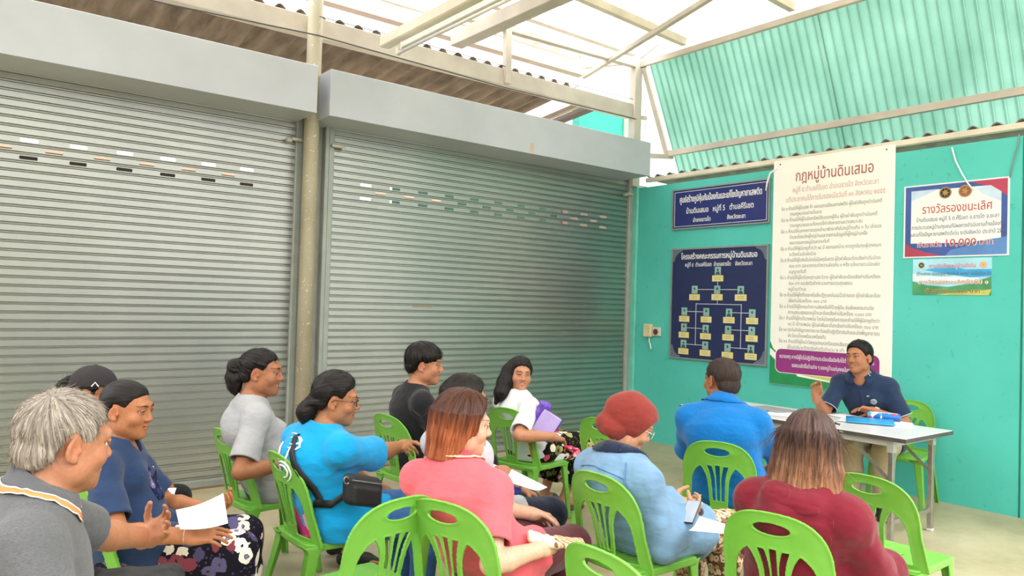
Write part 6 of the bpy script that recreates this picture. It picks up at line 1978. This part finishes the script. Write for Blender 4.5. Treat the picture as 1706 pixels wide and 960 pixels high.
# -- dark red hoodie
P = Person('woman with long brown hair fading to copper in dark red hoodie, seen from behind', G, (2.80, 1.66), 8, (1350, 742, 2.98), 18, 4, 0, 1.08, 1.06, False, 1.10, 0, 0.04, '#c89474', hunch=0.05,
           arms=[dict(side=1, lw=(0.20, 0.30, 0.60), pole=(.5, -.6, -.6)), dict(side=-1, lw=(-0.14, 0.34, 0.60))],
           legs=[dict(side=1, knee=(0.16, 0.50, 0.50), ankle=(.16, .46, .085)), dict(side=-1, knee=(-.08, .48, .5))]).build()
RED = cloth('dark_red_fleece', '#721a2a', 0.06)
hb = P.P3 - P.up * 0.055 - P.fwd * 0.085
hood = [(cone(hb + P.lat * x0 + P.up * z0 - P.fwd * y0, hb + P.lat * x1 + P.up * z1 - P.fwd * y1, r0, r1), 0.03) for x0, z0, y0, x1, z1, y1, r0, r1 in
        ((-.10, .045, -.05, -.075, -.02, .012, .034, .040), (-.075, -.02, .012, 0, -.075, .035, .040, .044), (0, -.075, .035, .075, -.02, .012, .044, .040), (.075, -.02, .012, .10, .045, -.05, .040, .034))]
P.shirt(RED, 'hoodie', inf=0.016, long_to=0.96, loose=0.020, neck=0.070, seed=14.0, amp=0.009, extra=hood, lap=0.2)
P.fields['shirt'] = P.fields['hoodie']
P.cloth('hood', [(ball(hb + P.up * (0.02 - .018 * i) - P.fwd * (0.018 + 0.010 * i), np.array((0.088 + .010 * i, 0.046, 0.016)), np.stack([P.lat, P.fwd, P.up], 1) @ rot('X', 30 + 10 * i)), 0.035) for i in range(3)], RED, 0.0055, ripple=lambda x, y, z: 0.003 * vnoise(x * 12, y * 30, z * 40), seatcut=False)
P.trousers(cloth('dark_red_trousers', '#6a1726', 0.06), loose=0.024); P.shoes(BLACKRUB)
H_OMB = hair_mat('ombre_hair', '#201716', '#5e4640', '#633d29', '#bf8558', 0.55)
locks = []
rl = random.Random(5)
for i in range(17):
    x0 = -0.088 + 0.011 * i
    e = -0.215 - 0.045 * math.sin(i * 2.3) - 0.05 * (1 - abs(x0) / .09)
    locks += chain([V3(x0 * .9, -0.075 + .35 * abs(x0), 0.03), V3(x0 * 1.05, -0.092 + .42 * abs(x0), -0.08), V3(x0 * 1.18 + rl.uniform(-.01, .01), -0.118 + .4 * abs(x0), -0.16), V3(x0 * 1.12 + rl.uniform(-.02, .02), -0.142 + .45 * abs(x0), e)], [0.030, 0.031, 0.024, 0.003], 0.012)
hair(P, H_OMB, [(shell(0.016, LONGL, 0.004), 0), (bob_prim(0.088, 0.098, 0.045, -0.07, -0.012, 0.0, 0.028), 0.03)] + locks, (0.0, 0.05, 1), amp=0.0045, freq=15, tip=lambda v: (0.03 - v[:, 2]) / 0.24, strands=(1500, .10, .0010, .02), seed=4.0)
mb = MB()
for q in ((0.066, 0.03, 0.075), (0.078, 0.015, 0.052)): mb.tube([P.H.p(np.array(q) * 1.16), P.H.p(np.array(q) * 1.16 + V3(.012, .012, -.004))], 0.005, 6)
mb.build('hair_clip', plain('clip_dark', '#3a2422', 0.3), P.root)
P12 = P

# -- speaker
P = Person('smiling speaker in navy polo seated behind the table with one hand raised', G, (6.50, 3.14), 196, (1431, 596, 6.28), 174, 0, 4, 1.13, 1.08, True, 1.02, -0.005, 0.0, '#b47f5c', hunch=0.0, smile=True, neck_len=0.160, sit=0.45, gaze=-10, shoulder=0.174,
           arms=[dict(side=1, wrist=(1360, 662, 6.17), pole=(.2, .1, -1), dir=(-0.05, -0.12, 1), palm=(.15, .75, .1), curl=(.45, .75, .8, .85), thumb=.6),
                 dict(side=-1, wrist=(1455, 685, 6.16), pole=(-.7, -.4, -.4), dir=(0.85, 0.30, 0.16), palm=(-.1, .5, -.9), curl=(.25, .3, .4, .45), thumb=.2, spread=.12)]).build()
NAVY2 = cloth('navy_polo', '#24344f', 0.05)
P.shirt(NAVY2, sleeve=0.82, loose=0.020, neck=0.060, seed=15.0, vneck=0.02)
P.collar(cloth('navy_polo_collar', '#24344f', 0.05), None, 30, 0.060, 0.042, 0.034)
for sd in (1, -1):
    S_, E_ = P.S[sd], P.E[sd]; d_ = unit(E_ - S_); e_ = S_ + (E_ - S_) * 0.82
    x_ = unit(np.cross(d_, V3(0, 1, 0.1))); y_ = np.cross(d_, x_)
    rr_ = 0.049 * 1.01 * P.sc + 0.020 + 0.004
    mb = MB(); mb.tube([e_ - d_ * 0.005 + (x_ * math.cos(a) + y_ * math.sin(a)) * (rr_ + .001) for a in np.linspace(0, 2 * math.pi, 24)], 0.0035, 6)
    mb.build('sleeve_trim', plain('pale_trim', '#aeb8c8', 0.8), P.root, True)
b_ = on_shirt(P, P.P2 + P.lat * -0.075 + P.up * 0.01, P.fwd, 0.004)
mb = MB(); mb.grid([[on_shirt(P, P.P2 + P.lat * (-0.085 + r * math.cos(a)) + P.up * (0.035 + r * math.sin(a)), P.fwd, 0.004) for r in (0.001, 0.012, 0.024)] for a in np.linspace(0, 2 * math.pi, 20)], 0, 0.002)
mb.build('chest_badge', plain('badge', '#98a0a8', 0.7, var=0.25, scale=90), P.root, True)
mb = MB(); mb.tube([on_shirt(P, P.P2 + P.lat * (-0.050 + .008 * t) + P.up * (0.085 - .006 * t * t), P.fwd, 0.004) for t in (-1, 0, 1)], 0.003, 6); mb.build('chest_pin', M_NAVYPIPE, P.root)
for u in (0, 1):
    mb = MB(); c_ = P.P3 + P.up * 0.012
    q = [P.outside('shirt', c_ + P.lat * -(0.070 + .008 * t) + P.fwd * (0.035 - 0.03 * u + .010 * t) + P.up * (.012 - .006 * t), unit(P.up - P.lat * .6), 0.010) for t in (-1, -.3, .4, 1)]
    mb.tube(q, 0.003, 6); mb.build('collar_mark', plain('pale_blue_mark', '#9fc4e6', 0.7), P.root)
mb = MB()
q = [on_shirt(P, P.P3 - P.up * (0.075 + 0.16 * t), P.fwd, 0.002) for t in np.linspace(0, 1, 8)]
mb.grid([[p - P.lat * 0.014 for p in q], q, [p + P.lat * 0.014 for p in q]], 0, 0.004); mb.build('placket', NAVY2, P.root, True)
P.trousers(cloth('khaki_twill', '#a8987a', 0.06), loose=0.020); P.shoes(BLACKRUB)
hair(P, M_BLACK_HAIR, [(shell(0.012, ([-.2, -.085, -.06, -.045, -.030, -.016, .0, .016, .030, .044, .056, .068, .085, .2], [-.062, -.062, -.060, -.042, .012, .026, .022, .004, .016, .044, .064, .074, .080, .080]), 0.008), 0)], (0, -.4, .9), amp=0.0025, freq=26, strands=(500, .018, .0009, .35))
mb = MB(); w_ = P.W[-1]; d_ = unit(P.W[-1] - P.E[-1]); x_ = unit(np.cross(d_, V3(0, 0, 1))); y_ = np.cross(x_, d_)
ring = [w_ - d_ * 0.02 + (x_ * math.cos(a) * 0.033 + y_ * math.sin(a) * 0.031) for a in np.linspace(0, 2 * math.pi, 20)]
mb.grid([[p - d_ * 0.008 for p in ring], [p + d_ * 0.008 for p in ring]], 0, 0.004)
o = mb.build('wrist_watch', plain('watch_steel', '#9a9894', 0.3, 0.8), P.root, True)
mb = MB(); c_ = w_ - d_ * 0.02 + y_ * 0.034
mb.tube([c_ - y_ * 0.004, c_ + y_ * 0.006], 0.018, 20); mb.build('watch_dial', plain('watch_face', '#d8d6d0', 0.2), o)
P13 = P
# ---------------------------------------------------------------- table and the things in people's hands and laps
TC, TR, TL_, TW = V3(5.72, 3.37, 0), math.radians(89.7), 1.95, 0.75
t = empty('folding_table', tuple(TC), TR); tag(t, 'white topped folding table with steel legs in front of the speaker', 'table')
mb = MB(); mb.box((-TL_ / 2, -TW / 2, 0.729), (TL_ / 2, TW / 2, 0.7595), bev=0.004)
top = mb.build('table_top', plain('white_laminate', '#d6d6d8', 0.25, var=0.03, scale=3), t)
mb = MB()
for a, b in (((-TL_ / 2 - .002, -TW / 2 - .002, .7285), (TL_ / 2 + .002, -TW / 2 + .002, .7565)), ((-TL_ / 2 - .002, TW / 2 - .002, .7285), (TL_ / 2 + .002, TW / 2 + .002, .7565)),
             ((-TL_ / 2 - .002, -TW / 2, .7285), (-TL_ / 2 + .002, TW / 2, .7565)), ((TL_ / 2 - .002, -TW / 2, .7285), (TL_ / 2 + .002, TW / 2, .7565))): mb.box(a, b)
mb.build('edge_band', plain('dark_edge', '#4a4440', 0.5, var=0.15), top)
mb = MB()
for y in (-0.32, 0.32): mb.box((-0.86, y - 0.012, 0.685), (0.86, y + 0.012, 0.7285))
for x in (-0.86, 0.86): mb.box((x - 0.012, -0.332, 0.685), (x + 0.012, 0.332, 0.7285))
mb.build('apron', plain('apron_grey', '#b9b7b2', 0.5, 0.1), t)
STEEL = plain('chrome_leg', '#aaa69e', 0.25, 0.75, var=0.1, scale=20)
for sx in (-1, 1):
    for sy in (-1, 1):
        lx, ly = sx * 0.852, sy * 0.310
        mb = MB(); mb.box((lx - 0.018, ly - 0.018, 0.015), (lx + 0.018, ly + 0.018, 0.685), bev=0.004)
        lg = mb.build('leg', STEEL, t)
        mb = MB(); mb.box((lx - 0.021, ly - 0.021, 0.0), (lx + 0.021, ly + 0.021, 0.018), bev=0.004); mb.build('foot_cap', plain('foot_white', '#d8d6d0', 0.5), lg)
        mb = MB(); mb.box((lx - 0.024, ly - 0.024, 0.64), (lx + 0.024, ly + 0.024, 0.7285), bev=0.003); mb.build('corner_bracket', plain('bracket_grey', '#b4b2ac', 0.4, 0.3), lg)
        mb = MB(); mb.bar((lx - sx * 0.02, ly, 0.45), (lx - sx * 0.30, ly, 0.70), 0.006, 0.024); mb.build('brace', STEEL, t)
    mb = MB(); mb.bar((sx * 0.852, -0.30, 0.155), (sx * 0.852, 0.30, 0.155), 0.02, 0.03); mb.build('foot_rail', STEEL, t)

PAPER = plain('white_paper', '#e6e6ea', 0.8, var=0.015, scale=30)
def sheet(name, corners, label, cat='paper', m=None, th=0.002, sag=0.0, group=None):
    a, b, c, d = [np.asarray(p, float) for p in corners]
    P = []
    n = unit(np.cross(b - a, d - a))
    for i in range(9):
        u = i / 8
        P.append([(a * (1 - u) + b * u) * (1 - v) + (d * (1 - u) + c * u) * v + n * sag * math.sin(math.pi * u) for v in np.linspace(0, 1, 6)])
    mb = MB(); mb.grid(P, 0, th)
    return tag(mb.build(name, m or PAPER, None, True), label, cat, group)
def on_table(px, py, z=0.7605):
    p = at(px, py, 2, z); return p
def tab_sheet(px, py, w, h, rz, z, label, m=None, th=0.0015, name='paper_sheet', cat='paper'):
    c = on_table(px, py); c[2] = z
    a = math.radians(rz); u = V3(math.cos(a), math.sin(a), 0) * w / 2; v = V3(-math.sin(a), math.cos(a), 0) * h / 2
    return sheet(name, [c - u - v, c + u - v, c + u + v, c - u + v], label, cat, m, th)
tab_sheet(1300, 690, 0.30, 0.21, 20, 0.7635, 'white paper lying flat on the far left half of the table')
tab_sheet(1408, 694, 0.30, 0.22, 70, 0.7645, 'white paper lying under the elbow of the speaker')
tab_sheet(1432, 703, 0.30, 0.21, 110, 0.7655, 'white paper sticking out beside the blue folder on the table')
mb = MB(); c = on_table(1286, 684); M_ = Matrix.Translation((c[0], c[1], 0.768)) @ Matrix.Rotation(math.radians(80), 4, 'Z'); mb.box((-0.16, -0.10, -0.006), (0.16, 0.10, 0.010), bev=0.003, mat=M_)
tag(mb.build('notebook', plain('grey_cover', '#8f9296', 0.35)), 'closed grey notebook lying on the far part of the table', 'notebook')
# blue folder
c = on_table(1449, 705)
t = empty('folder', (c[0], c[1], 0.767), math.radians(-62)); tag(t, 'bright blue plastic folder lying open on the table', 'folder')
mb = MB(); mb.grid([[(x, y, 0.002 + 0.018 * max(0, (y + .02)) / .13) for y in np.linspace(-.11, .11, 5)] for x in np.linspace(-.17, .17, 5)], 0, 0.003); mb.build('folder_cover', plain('folder_blue', '#2f9fe0', 0.25), t, True)
mb = MB(); mb.box((-.155, -.10, -0.001), (.155, .09, 0.001)); mb.build('folder_sheet', PAPER, t)
tab_sheet(1500, 708, 0.16, 0.10, 95, 0.766, 'small white booklet at the right end of the table', None, 0.012, 'booklet', 'booklet')
tab_sheet(1478, 702, 0.30, 0.22, 80, 0.7615, 'white paper under the patterned pencil case')
# pencil case
c = on_table(1472, 702)
t = empty('pencil_case', (c[0], c[1], 0.771), math.radians(-68)); tag(t, 'blue pencil case with white and red pattern on the table', 'pencil case')
def mat_case():
    q = NT('case_pattern'); v = q.n('ShaderNodeTexVoronoi'); v.inputs['Scale'].default_value = 22.0
    q.l(q.coord('Object', (1, 1, 1)), v.inputs['Vector']); sp = q.n('ShaderNodeSeparateColor'); q.l(v.outputs['Color'], sp.inputs[0])
    return q.set(0.5, 0, 0.4, q.ramp(sp.outputs[0], [(0, lin('#2a6fc0')), (0.3, lin('#e8eef2')), (0.55, lin('#46a8d8')), (0.8, lin('#d8403c'))], 'CONSTANT'))
mb = MB(); mb.tube([(-.118, 0, 0.026), (-.112, 0, 0.026), (.112, 0, 0.026), (.118, 0, 0.026)], 0.03, 14, rr=[0.015, 0.029, 0.029, 0.015]); mb.build('case_body', mat_case(), t, True)
mb = MB(); mb.box((-.120, -.034, 0.0), (.120, .034, 0.014), bev=0.004); mb.build('case_base', plain('case_blue', '#2450a8', 0.5), t)
mb = MB(); mb.box((-.10, -.004, 0.054), (.10, .004, 0.058)); mb.build('zip', plain('zip_white', '#dfe3ea', 0.4), t)

def quad(px, depth):
    return [pd(x, y, d) for (x, y), d in zip(px, depth)]
sheet('paper_sheet', quad([(293, 850), (372, 822), (380, 872), (300, 882)], [2.98, 3.05, 2.93, 2.88]), 'large white paper in the hand of the woman in navy blouse', sag=0.012)
sheet('paper_sheet', quad([(258, 812), (294, 813), (286, 838), (256, 832)], [3.72, 3.76, 3.66, 3.64]), 'small white sheet held by the person in black cap', sag=0.004)
sheet('paper_sheet', [at(1148, 884, 2, 0.635), at(1165, 860, 2, 0.645), at(1226, 879, 2, 0.64), at(1222, 891, 2, 0.63)], 'white paper on the lap of the woman in denim jacket', sag=0.012)
# phone
H = P10.HF[1]
t = empty('mobile_phone', tuple(pd(1150, 853, 3.55))); tag(t, 'mobile phone held by the woman in denim jacket', 'phone')
fx_ = unit(P10.M @ V3(0.9, 0.3, 0.1)); fz = unit(V3(0, 0, 1) - P10.M @ V3(0.0, 0.75, 0.0)); fz = unit(fz - fx_ * (fz @ fx_)); fy = np.cross(fz, fx_)
M_ = Matrix([list(r_) for r_ in np.stack([fx_, fy, fz], 1)]).to_4x4()
mb = MB(); mb.box((-.036, -.072, -.004), (.036, .072, .004), bev=0.003, mat=M_); mb.build('phone_body', plain('phone_black', '#1b1b20', 0.3), t)
mb = MB(); mb.box((-.032, -.066, .0042), (.032, .066, .0048), mat=M_); mb.build('phone_screen', plain('phone_glass', '#aab4c4', 0.1), t)

# crossbody bag of the pointing woman
t = empty('shoulder_bag', tuple(pd(603, 822, 3.45))); tag(t, 'black shoulder bag with wide strap worn across the turquoise shirt', 'bag')
tl = np.array(t.location)
BLK = plain('bag_nylon', '#17171a', 0.6, bump=0.2, bscale=300)
def strap(P, pts, w, m, name, parent, gap=0.006):
    q = [on_shirt(P, p, d, gap) for p, d in pts]
    rows = []
    for i, p in enumerate(q):
        d = unit(q[min(i + 1, len(q) - 1)] - q[max(i - 1, 0)]); nrm = unit(pts[i][1]); s_ = unit(np.cross(d, nrm))
        rows.append([P.wor(p + s_ * w / 2 + 0 * nrm) - tl, P.wor(p + nrm * 0.001) - tl, P.wor(p - s_ * w / 2) - tl])
    mb = MB(); mb.grid(rows, 0, 0.004)
    return mb.build(name, m, parent, True)
P = P5
path = []
for u in np.linspace(0, 1, 20):
    h_ = 0.155 - 0.36 * u
    l_ = -0.075 + 0.25 * u
    path.append((P.P2 + P.lat * l_ + P.up * h_, -P.fwd + P.lat * (0.9 * max(0, u - .6))))
strap(P, path, 0.036, BLK, 'bag_strap', t)
q = on_shirt(P, P.P2 + P.lat * 0.13 - P.up * 0.20, P.lat - P.fwd * .2, 0.03)
bw = pd(604, 818, 3.52) - tl
la_ = P.wor(on_shirt(P, path[-1][0], path[-1][1], 0.008)) - tl
pts_ = [la_, P.wor(on_shirt(P, P.P2 + P.lat * 0.10 - P.up * 0.215, P.lat - P.fwd * .5, 0.012)) - tl, P.wor(on_shirt(P, P.P2 + P.lat * 0.13 + P.fwd * .03 - P.up * 0.20, P.lat, 0.014)) - tl, bw + V3(0, 0, .04)]
mb = MB(); mb.grid([[p + V3(0, 0, .018), p, p - V3(0, 0, .018)] for p in pts_], 0, 0.004); mb.build('bag_strap', BLK, t, True)
R_ = np.stack([P.M @ unit(P.fwd), P.M @ unit(P.lat), V3(0, 0, 1)], 1)
f = field_box([ball((0, 0, 0), 0.2)], 0.006)
f.add(slab((0, 0, 0), (0.105, 0.035, 0.072), None, 0.03), 0.0); f.add(slab((0, 0.035, -0.02), (0.08, 0.012, 0.042), None, 0.012), 0.01)
v, qd = f.net(); v = v @ R_.T + bw
link('bag_body', mesh_np('bag_body', v, qd), BLK, t, True)
mb = MB(); mb.tube([V3(-.09, .034, .045) @ R_.T + bw, V3(.09, .034, .045) @ R_.T + bw], 0.004, 6); mb.build('zip', plain('zip_steel', '#8b8b8e', 0.3, 0.8), t)
mb = MB(); rg = [bw + V3(-0.11, 0.02, 0.04) @ R_.T + R_ @ V3(0.016 * math.cos(a), 0, 0.016 * math.sin(a)) for a in np.linspace(0, 6.283, 14)]; mb.tube(rg, 0.003, 6); mb.build('buckle', plain('zip_steel2', '#a0a0a2', 0.3, 0.8), t)

# soft bags modelled as fields
def soft(name, prims, m, label, cat, loc, ripple=None, h=0.005, parent=None):
    loc = np.asarray(loc, float)
    f = field_box([p for p, k in prims], h)
    for p, k in prims: f.add(p, k)
    if ripple: f.ripple(ripple)
    v, qd = f.net(); v = relax(v, qd, 1)
    o = link(name, mesh_np(name, v, qd), m, parent, True)
    if parent is None:
        o.location = tuple(loc); tag(o, label, cat)
    return o
def wrinkle(a, s_): return lambda x, y, z: a * (vnoise(x * s_, y * s_, z * s_) + .5 * vnoise(x * s_ * 2.3, y * s_ * 2.3, z * s_ * 2.3))
# pink bag between the pointing woman and her chair
c5 = CHAIRS['c5']; a = math.radians(c5[2] - 90)
def chair_pt(c, x, y, z):
    a = math.radians(c[2] - 90); return V3(c[0] + math.cos(a) * x - math.sin(a) * y, c[1] + math.sin(a) * x + math.cos(a) * y, z)
Rz_ = rot('Z', c5[2] - 90)
t = empty('handbag', tuple(chair_pt(c5, 0.02, -0.155, 0.53))); tag(t, 'pink and purple handbag tucked behind the back of the pointing woman', 'handbag')
soft('bag_body', [(slab((0, 0.004, 0), (0.155, 0.022, 0.105), Rz_ @ rot('X', 10), 0.02), 0)], floral('pink_print', '#c8326e', ['#d84a80', '#e89ab0', '#b8467e', '#d86a98'], 9.0, '#e070a0', .6), '', '', (0, 0, 0), wrinkle(.004, 14), parent=t)
mb = MB(); mb.tube([tuple(Rz_ @ V3(x, 0.0, -0.100 + 0.0 * x)) for x in np.linspace(-.15, .15, 9)], 0.012, 8); mb.build('bag_piping', plain('piping_black', '#241a22', 0.5), t, True)

# purple gift bag of the woman in white
b0 = pd(910, 708, 5.42)
t = empty('gift_bag', tuple(b0)); tag(t, 'lavender paper bag with purple ribbon on the lap of the woman in white', 'bag')
ux = unit(V3(.785, -.6186, 0)); Rr = np.stack([ux, np.cross(V3(0, 0, 1), ux), V3(0, 0, 1)], 1) @ rot('Y', 32)
M_ = Matrix([list(r_) for r_ in Rr]).to_4x4()
mb = MB(); mb.box((-.075, -.035, -.10), (.075, .035, .09), bev=0.004, mat=M_); mb.build('bag_body', plain('lavender', '#b7a3dc', 0.6), t)
mb = MB(); mb.box((.070, -.037, -.102), (.079, .037, .092), mat=M_); mb.build('bag_edge', plain('deep_purple', '#4d3486', 0.6), t)
soft('ribbon', [(slab(Rr @ V3(-.075, .01, .03), (.035, .022, .10), Rr @ rot('Y', -14), .015), 0), (ball(Rr @ V3(-.06, 0, .11), (.03, .02, .025)), .02)], plain('ribbon_purple', '#6a48b0', 0.5), '', '', (0, 0, 0), wrinkle(.010, 34), 0.0045, t)
# pink flowered cloth in her hand
soft('handkerchief', [(ball((0, 0, 0), (0.06, 0.045, 0.016), rot('Y', 20)), 0), (ball((0.03, -.02, -.03), (0.035, 0.03, 0.03)), .02)], floral('pink_flowers', '#d0456a', ['#e9a8b4', '#c83058', '#f0d0d0', '#e07a90'], 30.0, '#f4e0d8', .6), 'pink flowered cloth under the hand of the woman in white', 'cloth', pd(952, 748, 5.28), wrinkle(.005, 30))
# grey bag and white cloth on the lap of the hidden woman
soft('tote_bag', [(slab((0, 0, 0), (0.13, 0.09, 0.022), rot('Z', -20) @ rot('Y', 16), 0.02), 0), (slab((.0, 0, .02), (0.10, 0.06, 0.015), rot('Z', -20) @ rot('Y', 20), 0.012), .02)], plain('grey_nylon', '#8f8f98', 0.6), 'grey bag on the seat beside the pink polo', 'bag', pd(846, 850, 3.80), wrinkle(.004, 16))
sheet('paper_sheet', quad([(838, 800), (852, 782), (912, 812), (884, 815)], [3.56, 3.68, 3.62, 3.5]), 'white paper on the dark navy lap of the hidden woman', sag=0.012)
soft('pouch', [(slab((0, 0, 0), (0.045, 0.03, 0.016), None, 0.012), 0)], plain('blue_pouch', '#2f55b8', 0.5), 'small blue pouch under the white paper on the dark navy lap', 'pouch', pd(852, 818, 3.60))
# folded cloth of the woman in pink
def mat_plaid():
    q = NT('plaid_cloth'); co = q.coord('Object', (1, 1, 1))
    w1 = q.n('ShaderNodeTexWave', bands_direction='X'); w1.inputs['Scale'].default_value = 14.0; q.l(co, w1.inputs['Vector'])
    w2 = q.n('ShaderNodeTexWave', bands_direction='Y'); w2.inputs['Scale'].default_value = 14.0; q.l(co, w2.inputs['Vector'])
    m_ = q.mix(0.5, q.ramp(w1.outputs[0], [(0.75, (0, 0, 0, 1)), (0.85, (1, 1, 1, 1))]), q.ramp(w2.outputs[0], [(0.75, (0, 0, 0, 1)), (0.85, (1, 1, 1, 1))]), 'ADD')
    return q.set(0.9, 0, 0.2, q.mix(m_, lin('#d9bd9c'), lin('#8a5f48')))
uu = unit(V3(.785, -.6186, 0)); Rp = np.stack([uu, np.cross(V3(0, 0, 1), uu), V3(0, 0, 1)], 1)
t = empty('cloth_bag', tuple(pd(926, 903, 3.10))); tag(t, 'folded beige plaid cloth on the maroon lap of the woman in pink', 'cloth')
soft('plaid_part', [(slab(Rp @ V3(0.055, 0, -.004), (0.065, 0.06, 0.014), Rp @ rot('Y', 6), 0.012), 0)], mat_plaid(), '', '', (0, 0, 0), wrinkle(.004, 24), parent=t)
soft('cream_part', [(slab(Rp @ V3(-0.045, 0, .004), (0.075, 0.045, 0.016), Rp @ rot('Y', 12), 0.014), 0)], plain('cream_cloth', '#e6d6c0', 0.8), '', '', (0, 0, 0), wrinkle(.005, 24), parent=t)
# black bag of the grey haired man
soft('backpack', [(slab((0, 0, 0), (0.15, 0.12, 0.10), rot('Z', -20), 0.05), 0), (slab((0.02, 0.02, 0.08), (0.10, 0.02, 0.03), rot('Z', -20), 0.015), .02)], BLK, 'black bag on the lap of the grey haired man at the lower left', 'bag', pd(212, 1015, 2.2), wrinkle(.006, 12))
